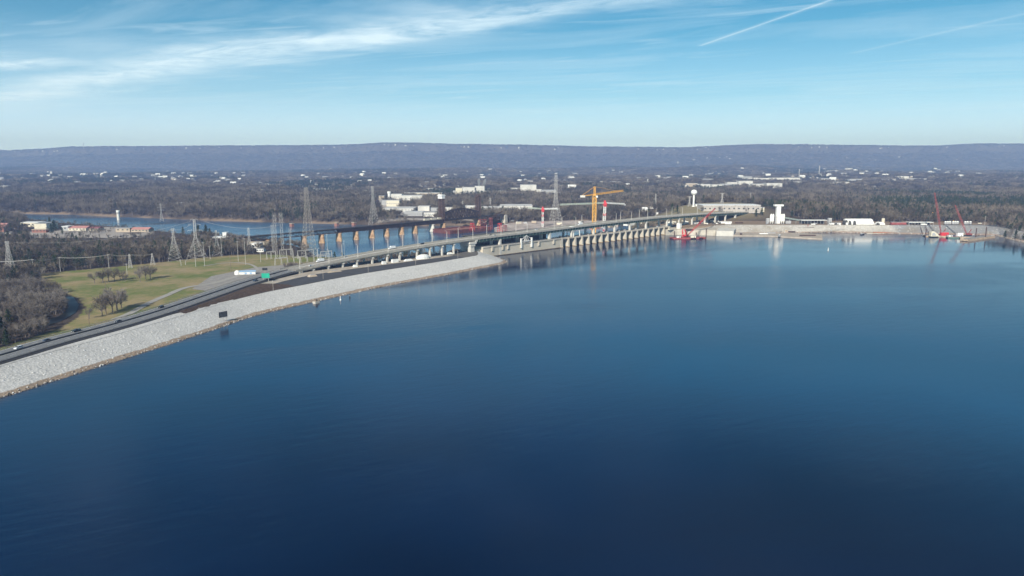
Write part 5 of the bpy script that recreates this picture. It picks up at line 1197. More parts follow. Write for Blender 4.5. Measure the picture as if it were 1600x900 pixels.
# far industrial and commercial buildings: px0, px1, y base, y top, wall, roof, label
W_, Rw, Rg = mat('dull_white_wall', (.60, .58, .55), .8, .18, .05), mat('dull_white_roof', (.56, .55, .54), .8, .2, .04), M_ROOFG
ind = [
 (592, 601, 314, 306, M_TAN, Rg, 'small tan factory block left of the factory chimney'), (593, 604, 320, 313, M_GREY, Rg, 'grey sheds below the tan factory block'),
 (604, 624, 322, 313.5, M_CREAM, Rw, 'cream factory hall at the foot of the chimney'), (611, 628, 311, 303.5, W_, Rw, 'white block right of the factory chimney'),
 (626, 660, 313, 306, W_, Rw, 'long white factory hall behind the railway bridge piers'), (631, 658, 306, 301.5, M_CREAM, Rw, 'long pale flat roof behind the factory hall'),
 (657, 690, 307, 302, M_TAN, Rw, 'tan and white hall in the middle of the factory'), (666, 676, 299, 294.5, W_, Rw, 'bright white block topmost in the factory'), (677, 687, 299, 295.5, M_GREY, Rw, 'grey flat block right of the topmost factory block'),
 (598, 646, 330, 326, W_, Rw, 'very long low white warehouse before the river wood'), (653, 671, 329, 322.5, W_, Rw, 'white warehouse with blank wall left of the railway tower'), (673, 684, 331, 325, M_GREY, Rg, 'grey shed just left of the railway tower'),
 (696, 709, 330.5, 324.5, W_, Rw, 'white shed just right of the railway tower'), (727, 744, 329, 322, W_, Rw, 'white warehouse left of the dark railway tower'), (630, 660, 337, 332, M_GREY, Rw, 'grey and white yard buildings low behind the trees'), (662, 683, 338, 332, W_, Rg, 'white yard sheds below the railway tower'),
 (707, 712, 303, 298, M_GREY, Rg, 'small grey block left of the steaming plant'), (712, 722, 305, 294, M_CREAM, Rw, 'tall cream block of the steaming plant'), (722, 744, 303, 293, W_, Rw, 'wide white block of the steaming plant'), (742, 757, 303, 291, W_, Rw, 'white block under the two steam plumes'),
 (757, 790, 302, 299, W_, Rw, 'long low annex right of the steaming plant'), (798, 813, 300, 294, W_, Rw, 'white hall left of the great white block'), (813, 838, 301, 289, W_, Rw, 'great white windowless block on the far plain'), (838, 846, 302, 296, W_, Rw, 'low white annex of the great white block'),
 (846, 869, 304, 297, M_GREY, Rg, 'grey plant with small towers right of the great white block'), (752, 781, 328, 324, M_GREY, Rw, 'grey sheds right of the dark railway tower'), (781, 832, 327, 322, W_, Rw, 'long pale warehouse behind the dark wood'), (826, 836, 331, 327, M_TAN, Rg, 'tan shed below the long pale warehouse'),
 (489, 519, 297, 295.3, M_GREY, Rg, 'long thin grey roof right of the tallest pylon top'), (566, 580, 301, 298, W_, Rw, 'white shed left of the factory among trees'),
 (403, 409, 287.5, 284.5, W_, Rw, 'white house above the bare clearing'), (401, 414, 294, 291, W_, Rw, 'white building at the left of the bare clearing'), (421, 427, 291, 288, W_, Rw, 'small white hall beside the bare clearing'), (430, 435, 291, 288.5, W_, Rw, 'small white house right of the bare clearing'),
 (274, 302, 321, 317.5, M_GREY, Rw, 'pale apartment rows on the far river bank'), (0, 12, 294, 290, W_, Rw, 'white building at the left edge above the far river'), (17, 26, 307, 304, W_, Rg, 'white hall below the green trees at the left edge'), (36, 46, 290, 286.5, M_TAN, Rg, 'tan shed among trees far left'),
 (917, 930, 287.5, 284, W_, Rw, 'white hall above the yellow crane jib'), (938, 942, 286, 283, W_, Rw, 'small white block right of that hall'), (930, 957, 289, 286, M_GREY, Rw, 'long grey rows behind the yellow crane'), (954, 970, 288, 284, M_GREY, Rw, 'grey school building with hipped roof'),
 (1005, 1018, 287, 284, W_, Rw, 'white church hall with a small spire'), (1026, 1032, 285, 282.5, W_, Rw, 'white house right of the church'),
 (1067, 1076, 292, 289, W_, Rw, 'leftmost white store of the shopping strip'), (1072, 1090, 291, 286.5, M_TAN, Rw, 'tan store at the left of the shopping strip'), (1090, 1112, 292.5, 288, W_, Rw, 'wide white store of the shopping strip'), (1098, 1114, 285, 279.5, M_GREY, Rg, 'large grey-tan hall above the shopping strip'),
 (1112, 1128, 294, 288.5, W_, Rw, 'white store with columns in the shopping strip'), (1128, 1152, 292, 287.5, M_GREY, Rw, 'low grey stores right of the columned store'), (1136, 1160, 289, 285, W_, Rw, 'white stores in the second row of the strip'), (1154, 1176, 289, 283, W_, Rw, 'tall white store right of the strip centre'),
 (1176, 1198, 291.5, 287.5, W_, Rw, 'long white store at the right of the strip'), (1198, 1222, 293, 286.5, W_, Rw, 'wide white store front at the right end of the strip'), (1154, 1175, 281, 276, M_GREY, Rw, 'grey hall topmost behind the strip'), (1160, 1202, 281.5, 278.5, W_, Rw, 'long white roof behind the strip'),
 (1207, 1250, 281.5, 278, W_, Rw, 'very long white warehouse beyond the strip'), (1232, 1252, 287, 284, W_, Rw, 'white hall below the very long warehouse'), (1283, 1304, 282, 279, M_GREY, Rw, 'grey hall right of the very long warehouse'), (1292, 1304, 289, 286, W_, Rw, 'bright white shed among the right-hand woods'), (1305, 1327, 287.5, 284.5, W_, Rw, 'long white shed in the right-hand woods'),
 (1327, 1346, 285, 280, M_GREY, Rw, 'pale terrace of stores right of the long shed'), (1344, 1357, 286, 283.5, W_, Rw, 'white shop right of the pale terrace'), (1360, 1374, 282, 279.5, W_, Rg, 'white hall with grey roof at the far right'), (1378, 1400, 282.5, 280.5, W_, Rw, 'thin white roof left of the bright warehouse'), (1400, 1448, 281.5, 279.3, W_, Rw, 'long bright white warehouse at the far right'), (1402, 1420, 278.5, 275.5, W_, Rw, 'white hall behind the bright warehouse'),
 (1320, 1332, 265.5, 263, W_, Rw, 'small white hall with hipped roof on the far hill'), (1296, 1321, 267.5, 266.3, W_, Rw, 'thin white row on the far hill'), (1549, 1556, 282, 280.5, W_, Rw, 'white shed alone in the woods far right')]
for a, b, yb, yt, wl, rf, lab in ind:
    B(lab, 'factory' if 'fact' in lab or 'plant' in lab else ('store' if 'store' in lab else ('warehouse' if 'warehouse' in lab or 'shed' in lab else 'building')), a, b, yb + 0.8, yt, depth=max(20, (b - a) * 1.6), wall=wl, roof=rf, win=(0 if b - a < 9 or 'blank' in lab or 'windowless' in lab else min(10, int((b - a) / 3))), wmat=M_ROOFG)
def stack(label, cat, px, yb, yt, r0, r1, m, name, extra=None):
    x, y, z = on_land(px, yb); h = PD(px, yt, y)[2] - z; r = thing(name, label, cat, (x, y, z)); MB().cyl((0, 0, -2), r0, h + 2, 14, r1).build('shaft', m, r)
    if extra: extra(r, h)
    CLEAR.append((x, y, 14)); return r
stack('white factory chimney with a wider head above the railway bridge', 'chimney', 608.5, 316, 299, 4.6, 4.2, M_WHITE, 'chimney', lambda r, h: MB().cyl((0, 0, h - 6), 5.6, 6, 14).build('head', M_WHITE, r))
stack('white chimney standing alone before the left mountain', 'chimney', 81, 275, 268, 7, 7, M_WHITE, 'chimney')
stack('small chimney stub left of the steaming plant', 'chimney', 716, 296, 289.5, 2.6, 2.0, M_GREY, 'chimney')
def tank(r, h): MB().lathe((0, 0, h - 10.5), [(1.5, 0), (4, 1.6), (6.1, 4.4), (6.3, 6.3), (5.4, 9.0), (3, 11), (0.01, 11.6)], 20).build('tank', M_WHITE, r); MB().cyl((0, 0, -2), 4.5, 4.0, 14, 2.0).build('base_cone', M_WHITE, r)
stack('white water tower with a round tank on a slim stem behind the grassy hill', 'water tower', 1083.5, 323, 297, 1.9, 1.7, M_WHITE, 'water_tower', tank)
def tank2(r, h): MB().lathe((0, 0, h - 16), [(2, 0), (10, 4), (12, 9), (8, 14), (.01, 16)], 16).build('tank', M_WHITE, r)
stack('tiny white water tank on the dark hill crest in the far centre', 'water tower', 1059, 257, 252.5, 3, 3, M_WHITE, 'water_tower', tank2)
def spire(r, h): MB().cyl((0, 0, h * .5), 2.2, h * .6, 6, 0.1).build('spire', M_WHITE, r)
stack('white church spire behind the yellow crane', 'spire', 1012, 286, 280, 2.6, 2.0, M_WHITE, 'church_spire', spire)
stack('white church spire above the tan stores', 'spire', 1103, 276, 271, 2.6, 2.0, M_WHITE, 'church_spire', spire)
# steam plumes
m = bpy.data.materials.new('steam'); m.use_nodes = True; t = m.node_tree; t.nodes.clear(); mo_ = t.nodes.new('ShaderNodeOutputMaterial'); pv = t.nodes.new('ShaderNodeVolumePrincipled'); pv.inputs['Density'].default_value = 0.10; pv.inputs['Color'].default_value = (1, 1, 1, 1); t.links.new(pv.outputs[0], mo_.inputs['Volume'])
for px, lab in ((748.5, 'left of the two white steam plumes over the plant'), (755, 'right of the two white steam plumes over the plant')):
    x, y, z = on_land(px, 303); x, _, z = PD(px, 290.8, y); mb_ = MB(); mb_.lathe((0, 0, 0), [(.01, 0), (3, .5), (5, 9), (6, 18), (4, 25), (.01, 28)], 10); o = mb_.build('steam_plume', m); o.location = (x, y, z); tag(o, lab, 'steam', 'steam plumes over the plant', 'stuff')
    if px > 750: o.rotation_euler = (0, 0.35, 0)
# masts
def mast(label, px, yb, yt, w):
    x, y, z = on_land(px, yb); h = PD(px, yt, y)[2] - z; r = thing('radio_mast', label, 'radio mast', (x, y, z)); m_ = MB(); lattice_mast(m_, 0, 0, 0, h, w, w * .45, h / 12); m_.build('mast', M_GALV, r); MB().box((0, 0, h * .9), (w * 2.4, w * 2.4, h * .04)).build('antenna', M_GALV, r)
mast('thin radio mast on the left mountain crest', 131, 233.2, 222.5, 5.0)
mast('thin radio mast in front of the right mountain, left one of two', 1248, 281, 264, 2.4)
mast('thin radio mast in front of the right mountain, right one of two', 1279.5, 276, 259, 2.6)

# ------------------------------------------------------------------ north bank and construction works
B('long pale flat building with a slanting white roof edge on the right bank', 'building', 1098, 1188, 331, 321, depth=45, wall=mat('pinkish_wall', (.44, .40, .37), .8), roof=M_ROOFW, win=12)
B('low pale annex at the right end of the long flat building', 'building', 1188.5, 1194, 331.5, 325, depth=20, wall=M_CREAM, roof=M_ROOFW)
B('white house at the left brow of the grassy hill', 'house', 1003, 1012, 331, 327, depth=18, wall=M_WHITE, roof=M_ROOFW, gable=True)
B('row of white sheds on the back of the grassy hill', 'shed', 1010, 1026, 326, 323.5, depth=10, wall=M_WHITE, roof=M_ROOFW, win=3)
B('small white hut at the foot of the water tower', 'hut', 1087, 1092, 322.5, 319.5, depth=8, wall=M_WHITE, roof=M_ROOFW)
B('tiny white hut before the dark green tree on the hill', 'hut', 1026, 1028.5, 335, 332.5, depth=4, wall=M_WHITE, roof=M_ROOFW)
# lock walls, deck slabs and site clutter between spillway and north embankment
x0, y0 = DL(411, 0)[:2]
def pad(name, pts, z, m, label=None, cat=None):
    mb = MB(); n = len(pts); mb.add([(x, y, -6) for x, y in pts] + [(x, y, z) for x, y in pts], [tuple(range(n, 2 * n))] + [(k, (k + 1) % n, n + (k + 1) % n, n + k) for k in range(n)])
    o = mb.build(name, m)
    if label: tag(o, label, cat)
    else: o['kind'] = 'structure'
    return o
pad('lock_wall', [P(1040, 367.5), P(1058, 366.8), P(1100, 367.8), P(1118, 368.3), P(1118, 352, 9), P(1030, 352, 9)], 9.0, M_CONC, 'pale concrete lock wall rising from the lake behind the red crane barge', 'lock wall')
pad('cofferdam_block', [P(1119, 368.6), P(1146, 369.2), P(1150, 360, 5), P(1122, 359, 5)], 8.5, M_CONCW, 'bright white concrete block at the waterline right of the red crane barge', 'concrete block')
pad('working_platform', [P(1146, 369.4), P(1200, 369.8), P(1285, 374.6), P(1284, 368.5), P(1262, 366.2), P(1150, 364.8)], 1.9, mat('platform_gravel', (0.42, 0.36, 0.30), 0.95, 0.25, 0.2), 'low gravel working platform with brown edge in front of the white slope', 'platform')
def clutter(name, cat, lab, c, yb, z, w, d, h, m, rz=0.0, kind='box', grp=None):
    x_, y_ = P(c, yb, z); r = thing(name, lab, cat, (x_, y_, z), rz, grp)
    if kind == 'box':
        MB().box((0, 0, 0), (w, d, h)).build('body', m, r); MB().box((0, 0, h), (w + .4, d + .4, .3)).build('roof', M_GREY if m is not M_GREY else M_WHITE, r); MB().box((w * .2, -d / 2 - .04, .2), (1.1, .12, min(2.1, h * .8))).build('door', M_ROOFD, r)
    elif kind == 'truck':
        MB().box((-1, 0, .9), (w - 2.4, d, h - .9)).build('box_body', m, r); MB().box((w / 2 - 1.0, 0, .6), (2.0, d * .95, h * .65)).build('cab', M_WHITE, r)
        for sx in (-w * .3, w * .32):
            for sy in (-1, 1): MB().bar((sx, sy * (d / 2 - .3), .5), (sx, sy * (d / 2), .5), .8, 10).build('wheel', M_RUBBER, r)
    elif kind == 'stack':
        for k in range(int(h / .8)): MB().box((0, (k % 2) * .2, k * .8), (w * (1 - .03 * k), d, .7)).build('layer', m, r)
    return r
rr = random.Random(11)
sites = [
 ('site_cabin', 'site cabin', 'white site cabin at the right end of the spillway', 1047, 352, 10, 9, 4, 3.4, M_WHITE, 'box'), ('site_cabin', 'site cabin', 'pale green site cabin behind the lock wall', 1062, 352.5, 10, 8, 4, 4.2, mat('pale_green_paint', (.5, .6, .55), .6), 'box'),
 ('control_house', 'control house', 'white control house with tall side on the lock wall', 1061, 357, 9, 6, 6, 9, M_WHITE, 'box'), ('site_cabin', 'site cabin', 'grey site cabin left of the red crane boom', 1086, 351, 10, 9, 4, 3.2, M_GREY, 'box'),
 ('truck', 'truck', 'white truck parked under the bridge before the red boom', 1072, 350, 10.5, 9, 2.6, 3.2, M_WHITE, 'truck'), ('truck', 'truck', 'grey truck parked behind the lock wall', 1091, 347, 11, 9, 2.6, 3.2, M_GREY, 'truck'), ('truck', 'truck', 'dark truck parked right of the red boom', 1116, 350.5, 11, 9, 2.6, 3.0, M_ROOFD, 'truck'), ('truck', 'truck', 'white truck parked beside the bright white block', 1137, 351, 11, 10, 2.6, 3.2, M_WHITE, 'truck'),
 ('site_cabin', 'site cabin', 'long white site cabin on the bank behind the bright white block', 1133, 349, 11, 22, 5, 3.4, M_WHITE, 'box'), ('pipe_stack', 'stack', 'dark stack of steel beams on the lock wall', 1077, 359, 9, 12, 4, 1.8, M_RUST, 'stack'), ('pipe_stack', 'stack', 'pale stack of formwork on the lock wall', 1048, 359, 9, 12, 4, 2.4, M_CREAM, 'stack'),
 ('pipe_stack', 'stack', 'dark stack of piles on the white embankment road', 1155, 348.5, 12, 14, 3, 1.8, M_RUST, 'stack'), ('site_cabin', 'site cabin', 'tan shed behind the spillway under the bridge', 955, 355, -4, 20, 9, 8, M_TAN, 'box'), ('site_cabin', 'site cabin', 'pink-grey hall behind the spillway gates', 930, 358, -6, 22, 10, 9, M_PINK, 'box'), ('site_cabin', 'site cabin', 'white hall behind the right spillway gates', 985, 352, -4, 34, 10, 11, M_WHITE, 'box'), ('site_cabin', 'site cabin', 'cream hall behind the middle spillway gates', 1006, 350, -3, 26, 9, 10, M_CREAM, 'box'),
 ('beam_stack', 'stack', 'dark row of steel sheets on the gravel platform', 1217, 362.5, 2, 9, 3, 2.4, M_ROOFD, 'stack'), ('beam_stack', 'stack', 'second dark row of steel sheets left of the brown frame', 1237, 362.5, 2, 12, 3, 2.0, M_RUST, 'stack'), ('crate', 'crate', 'yellow crate between the dark sheet rows', 1228, 362.3, 2, 4, 3, 2.4, M_YEL, 'box'),
 ('beam_stack', 'stack', 'grey tangle of formwork at the left of the platform', 1205, 364.5, 2, 14, 4, 2.0, M_GREY, 'stack'), ('beam_stack', 'stack', 'white pipe bundle on the platform front', 1193, 365.5, 2, 14, 3, 1.6, M_WHITE, 'stack'), ('beam_stack', 'stack', 'low brown beam row at the platform front', 1262, 368.5, 2, 26, 3, 1.6, M_RUST, 'stack'), ('crate', 'crate', 'small brown hut on the white slope foot', 1158, 367, 2, 3, 3, 3.2, M_RUST, 'box'), ('crate', 'crate', 'grey tank on the front of the gravel platform', 1217.5, 369.5, 2, 3, 3, 3.6, M_GREY, 'box'),
 ('site_cabin', 'site cabin', 'small grey shed left of the first silos', 1199, 349.5, 12, 5, 4, 9, M_GREY, 'box'), ('site_cabin', 'site cabin', 'grey cabin on the crest left of the arched hangar', 1296, 348, 12, 6, 5, 8, M_GREY, 'box'), ('site_cabin', 'site cabin', 'low white cabin left of the arched hangar', 1306, 351, 12, 16, 4, 3, M_WHITE, 'box'),
 ('site_cabin', 'site cabin', 'dark red long cabin right of the small white hangar', 1403, 351, 12, 26, 6, 4.2, M_DRED, 'box'), ('truck', 'truck', 'white truck on the crest left of the red boom barge', 1443, 352, 12, 10, 2.6, 3.0, M_WHITE, 'truck'), ('sign_board', 'sign board', 'small square pale board above the white hangar', 1379.5, 349, 12, 5, 1, 9, M_CREAM, 'box')]
for nm, ct, lb, c, yb, z, w, d, h, m, kd in sites: clutter(nm, ct, lb, c, yb, z, w, d, h, m, DANG if c < 1070 else 0.0, kd, 'site works')
for k in range(34):
    c = rr.uniform(1045, 1140) if k < 22 else rr.uniform(1230, 1550); yb = rr.uniform(346.5, 351.5) if k < 22 else rr.uniform(350.2, 351.6)
    m = rr.choice([M_WHITE, M_GREY, M_ROOFD, M_CREAM, M_WHITE]); kd = rr.choice(['truck', 'truck', 'stack'])
    nm = {'truck': 'truck', 'stack': 'beam_stack'}[kd]; colr = {M_WHITE.name: 'white', M_GREY.name: 'grey', M_ROOFD.name: 'dark', M_CREAM.name: 'cream'}[m.name]
    place = 'under the right end of the bridge' if k < 22 else ('on the crest beyond the silos' if c < 1400 else 'on the crest behind the red crane barges')
    clutter(nm, {'truck': 'truck', 'stack': 'stack'}[kd], f'small {colr} {"parked truck" if kd == "truck" else "stack of material"} {place}', c, yb, 12 if k >= 22 else 11, 7, 2.5, 2.8 if kd == 'truck' else 1.8, m, rr.uniform(-.3, .8), kd, 'small vehicles and stacks of the lock works')
# parked row and trucks at the portal frames
x_, y_ = P(1258, 361.5, 2); pf = thing('piling_frame', 'brown steel piling frame with a small rig on the working platform', 'steel frame', (x_, y_, 1.9))
f = MB()
for a in (-13, -2, 9, 14): f.bar((a, 0, 0), (a, 0, 7), .8); f.bar((a, 6, 0), (a, 6, 7), .8)
f.bar((-13, 0, 7), (14, 0, 7), .7).bar((-13, 6, 7), (14, 6, 7), .7).bar((-13, 0, 1.5), (14, 0, 1.5), .9); f.build('frame', M_RUST, pf); f = MB(); f.box((5, 3, 2), (4, 3, 4)); f.bar((5, 3, 6), (5.5, 3, 12), .9); f.build('rig', M_DRED, pf)
# concrete batch plant
x_, y_ = P(1213, 349.5, 12); bp_ = thing('batch_plant', 'white concrete batch plant with a tall tower and four silos on the embankment crest', 'batch plant', (x_, y_, 12))
k_ = y_ / 1117.0
H_ = lambda yy: (349.5 - yy) * k_
MB().box((3 * k_, 4, 0), (6.5 * k_, 6, H_(322))).build('tower', M_WHITE, bp_); MB().box((3 * k_, 4, H_(322)), (14 * k_, 8, 2.6 * k_)).build('head_house', M_WHITE, bp_)
for a in (-9.0, -5.8, 8.0, 11.2):
    MB().lathe((a * k_, 0, 0), [(.5, 0), (.6, 2.0), (1.75 * k_, 4.5), (1.75 * k_, H_(336)), (.6, H_(334)), (.01, H_(333.6))], 14).build('silo', M_WHITE, bp_)
for a in (-1.5, 0.5): MB().bar((a * k_, 0, 0), (a * k_, 0, H_(338)), .8).build('bin_leg', M_GREY, bp_)
cv = thing('conveyor', 'long grey-green conveyor sloping down right of the batch plant', 'conveyor', (x_ + 14 * k_, y_ + 3, 12)); f = MB(); lattice_jib(f, (0, 0, H_(341)), (42 * k_, 0, 1.5), 1.6, 1.8, .5, 16)
for a in (8, 18, 28): f.bar((a * k_, 0, 0), (a * k_, 0, H_(341) * (1 - a / 42)), .5)
f.build('belt_frame', mat('grey_green_steel', (.30, .36, .34), .6), cv); MB().box((6, 0, 0), (9, 5, 5)).build('hopper', M_GREY, cv)
# long open-sided shelters and arched hangars
def openshed(label, px0, px1, yb, h, n=8):
    (a, ya), (b, _) = P(px0, yb, 12), P(px1, yb, 12); r = thing('open_shed', label, 'open shed', ((a + b) / 2, ya, 12)); w = b - a
    MB().box((0, 5, h), (w, 12, 0.8)).build('roof', M_WHITE, r); f = MB()
    MB().box((0, 10.8, 0), (w, .4, h)).build('back_wall', M_ROOFD, r)
    for k in range(n + 1): MB().bar((-w / 2 + w * k / n, 0, 0), (-w / 2 + w * k / n, 0, h), .5).build('post', M_GREY, r)
openshed('long open shed with a thin white roof right of the batch plant', 1252, 1292, 350, 6.2)
openshed('long low white-roofed shed left of the first red boom', 1420, 1458, 351, 3.6)
hx0, hy0 = P(1322, 351.2, 12); hx1, _ = P(1366, 351.2, 12); hg = thing('arched_hangar', 'large white arched fabric hangar with dark arched openings on the embankment', 'hangar', ((hx0 + hx1) / 2, hy0, 12)); w = hx1 - hx0
arc = [(6.5 * math.cos(a), 10.2 * math.sin(a)) for a in np.linspace(0, math.pi, 14)]
MB().prism([(y + 7, z) for y, z in arc], lambda y, z, a: (a, y, z), -w / 2, w / 2 - 3).build('roof_skin', M_WHITE, hg)
MB().prism([(w / 2 - 3, 0), (w / 2 + 2, 0), (w / 2 - 3, 9.4)], lambda x, z, a: (x, a, z), 2, 12).build('end_skirt', M_WHITE, hg)
for k in range(2):
    a0 = -w / 2 + 6.5 + k * 8.2; MB().prism([(a0 + 2.6 * math.cos(a), 7.2 * math.sin(a)) for a in np.linspace(0, math.pi, 10)], lambda x, z, a: (x, a, z), -0.4, 6).build('arched_opening', M_ROOFD, hg)
MB().prism([(a0 - 13.5 + 2.6 * math.cos(a), 8.2 * math.sin(a)) for a in np.linspace(0, math.pi, 10)], lambda x, z, a: (x, a, z), 1, 12).build('side_bay', M_ROOFD, hg)
x_, y_ = P(1377, 351.4, 12); sh2 = thing('arched_hangar', 'small white arched hangar with one dark opening right of the large hangar', 'hangar', (x_, y_, 12))
MB().prism([(7 * math.cos(a), 5 * math.sin(a)) for a in np.linspace(0, math.pi, 12)], lambda x, z, a: (x, a, z), 0, 10).build('roof_skin', M_WHITE, sh2); MB().prism([(-5 + 2.4 * math.cos(a), 3.4 * math.sin(a)) for a in np.linspace(0, math.pi, 10)], lambda x, z, a: (x, a, z), -.4, 3).build('arched_opening', M_ROOFD, sh2)

# ------------------------------------------------------------------ barges and floating cranes
def barge(label, px0, px1, yb, w, h, m, y1=None, cat='barge'):
    (a, ya), (b, yb2) = P(px0, yb, 0), P(px1, yb if y1 is None else y1, 0); Lb = math.hypot(b - a, yb2 - ya); rz = math.atan2(yb2 - ya, b - a)
    r = thing('barge', label, cat, ((a + b) / 2, (ya + yb2) / 2, 0), rz)
    MB().prism([(-Lb / 2 + 2.5, -1.0), (Lb / 2 - 2.5, -1.0), (Lb / 2, 0.6), (Lb / 2, h), (-Lb / 2, h), (-Lb / 2, 0.6)], lambda x, z, y: (x, y, z), 0, w).build('hull', m, r)
    MB().box((0, w / 2, h), (Lb - 1.2, w - 1.2, .15)).build('deck', M_GRAVELPAD if m is M_BARGE else M_DRED, r)
    for s in (-1, 1): MB().box((s * (Lb / 2 - 1), .4, h), (.6, .5, .7)).build('bollard', M_BLACK, r)
    return r, Lb, rz
def spud(px, yb, h, lab, m=M_RUST):
    x_, y_ = P(px, yb, 0); o = MB().bar((0, 0, -6), (0, 0, h), 1.1, 8).build('spud_pile', m); o.location = (x_, y_, 0); tag(o, lab, 'spud pile', 'spud piles of the barges')
barge('reddish floating crane barge with rails in front of the lock wall', 1052, 1103, 373.8, 15, 1.9, M_DRED, 372.8)
crawler(1073, 370.5, 1.9, P(1073, 370.5, 1.9)[1] + 70, (1117, 326), 'red barge crane before the lock with its long boom leaning right', M_RED)
fr_ = P(1070, 370, 1.9); g_ = thing('a_frame', 'bright red A-frame winch on the left of the crane barge', 'steel frame', (*fr_, 1.9)); f = MB()
for a, b in ((-4, -1.5), (4, -1.5), (-4, 1.5), (4, 1.5)): f.bar((a, b * 2, 0), (a * .35 - 2.5, b * .6, 12.5), .8)
f.bar((-5, 0, 5.5), (3, 0, 5.5), .6); f.bar((-6, 0, 9), (6, 0, 2), .5); f.build('frame', M_RED, g_); MB().box((1, 0, 0), (7, 4.5, 3.6)).build('winch_house', M_RED, g_)
for c, yb, w, h, m, lab in ((1083, 371.5, 8, 3.6, M_CREAM, 'cream cabin on the red crane barge'), (1060, 371.5, 6, 2.4, M_WHITE, 'small white cabin at the left end of the red crane barge'), (1095, 371.5, 5, 2.2, M_DRED, 'red tank at the right end of the red crane barge')): clutter('deck_cabin', 'cabin', lab, c, yb, 1.95, w, 3.5, h, m)
for c, yt, lab in ((1053.5, 361, 'brown spud pile at the left end of the red crane barge'), (1073, 359, 'brown spud pile in the middle of the red crane barge'), (1087.5, 363, 'brown spud pile right of the cream cabin'), (1103, 357, 'tall brown spud pile at the right end of the red crane barge')):
    spud(c, 373, (373 - yt) * P(c, 373)[1] / 1117, lab)
barge('rusty crane barge under the taller red boom at the right shore', 1446, 1484, 370.2, 14, 1.8, M_BARGE, 371)
barge('green deck barge between the two red crane barges', 1481, 1502, 372.2, 9, 2.0, M_BARGEG, 372.6)
barge('dark rusty barge under the shorter red boom', 1500, 1524, 373.0, 14, 2.6, M_BARGE, 373.6)
barge('long tan empty deck barge nearest the right-hand shore', 1512, 1555, 377.5, 11, 3.2, M_BARGE, 371.5)
crawler(1472, 367.5, 1.8, P(1472, 368)[1] + 6, (1460.5, 301), 'red barge crane with the taller boom at the right shore', M_DRED)
crawler(1512, 368.5, 2.6, P(1512, 369)[1] + 6, (1492.5, 320.5), 'dark red barge crane with the shorter boom at the right shore', M_DRED)
clutter('engine_cabin', 'cabin', 'red engine cabin at the foot of the taller red boom', 1475, 368.2, 1.8, 12, 5, 5.6, M_RED)
clutter('deck_cabin', 'cabin', 'white two-storey deck cabin on the green barge', 1499, 369.5, 2.0, 9, 5, 6.0, M_WHITE)
clutter('deck_cabin', 'cabin', 'small white cabin left of the two-storey cabin', 1484, 370, 1.8, 6, 4, 2.6, M_WHITE)
x_, y_ = P(1461, 369.3, 1.8); wd = thing('tilted_deckhouse', 'cream deckhouse with slanting sides at the left crane barge', 'deckhouse', (x_, y_, 1.7))
MB().prism([(-7, 0), (7.5, 0), (3, 4.5), (-2, 8.2), (-6, 8.2)], lambda x, z, y: (x, y, z), 0, 6).build('body', M_CREAM, wd); MB().prism([(-5.0, 1.4), (1.6, 1.4), (-1.2, 5.8), (-4.6, 5.8)], lambda x, z, y: (x, y, z), -0.25, -0.05).build('window', M_GREY, wd)
for c, yb, yt, lab in ((1524, 374, 356, 'dark spud pile on the dark rusty barge'), (1539.5, 373.5, 354, 'dark spud pile on the long tan barge'), (1446, 370.5, 358, 'short spud pile at the left end of the rusty crane barge')): spud(c, yb, (yb - yt) * P(c, yb)[1] / 1117, lab)
for c, yb, tx, ty, lab in ((1442, 366, 1437, 352, 'left thin brown mooring beam leaning on the right embankment'), (1453, 366, 1445, 353, 'right thin brown mooring beam leaning on the right embankment')):
    a = Vector((*P(c, yb, 1.0), 1.0)); b = Vector((*P(tx, ty, 12.2), 12.2)); o = MB().bar((0, 0, 0), b - a, .7).build('mooring_beam', M_RUST); o.location = a; tag(o, lab, 'beam', 'mooring beams')
x_, y_ = P(1388, 364.8, 0); db = thing('debris_boom', 'long low rusty floating boom along the right embankment', 'floating boom', (x_, y_, 0)); MB().box((0, 0, 0), (52, 2.4, 2.6)).build('float', mat('orange_rust', (.36, .15, .08), .9, .3, .3), db); MB().box((0, -1.4, -.4), (76, 3, 1.4)).build('pontoon', M_CONC, db)
x_, y_ = P(1347, 367.0, 0); rk = thing('workboat', 'small dark workboat moored at the pale slope', 'workboat', (x_, y_, 0), 0.5); MB().prism([(-4, -.5), (3, -.5), (5, 1.6), (-4, 1.2)], lambda x, z, y: (x, y, z), -1.4, 1.4).build('hull', M_BLACK, rk); MB().box((-1, 0, 1.2), (2.6, 2, 2.0)).build('wheelhouse', M_GREY, rk)
# storage tanks and pipes behind the right barges
tk0 = None
for k, c in enumerate((1477, 1481, 1485, 1489, 1493, 1497, 1508, 1512, 1517)):
    x_, y_ = P(c, 351, 12)
    if tk0 is None:
        tk0 = thing('storage_tank', 'first white-capped storage tank from the left behind the red crane barges', 'storage tank', (x_, y_, 11.8), 0, 'storage tanks behind the red crane barges'); MB().cyl((0, 0, 1.2), 2.1, 3.6, 12).build('tank', M_GREY, tk0); MB().cyl((0, 0, 4.8), 2.2, 1.4, 12, 1.0).build('cap', M_WHITE, tk0); MB().box((0, 0, 0), (3.4, 3.4, 1.2)).build('plinth', M_ROOFD, tk0)
    else: copy_tree(tk0, (x_, y_ + (k % 3), 11.8), 0, f'{ORD[k]} white-capped storage tank from the left behind the red crane barges')
pt_ = pole(1538.5, 352, 337, 12, 'pale tall pole at the right end of the embankment crest', False, True)

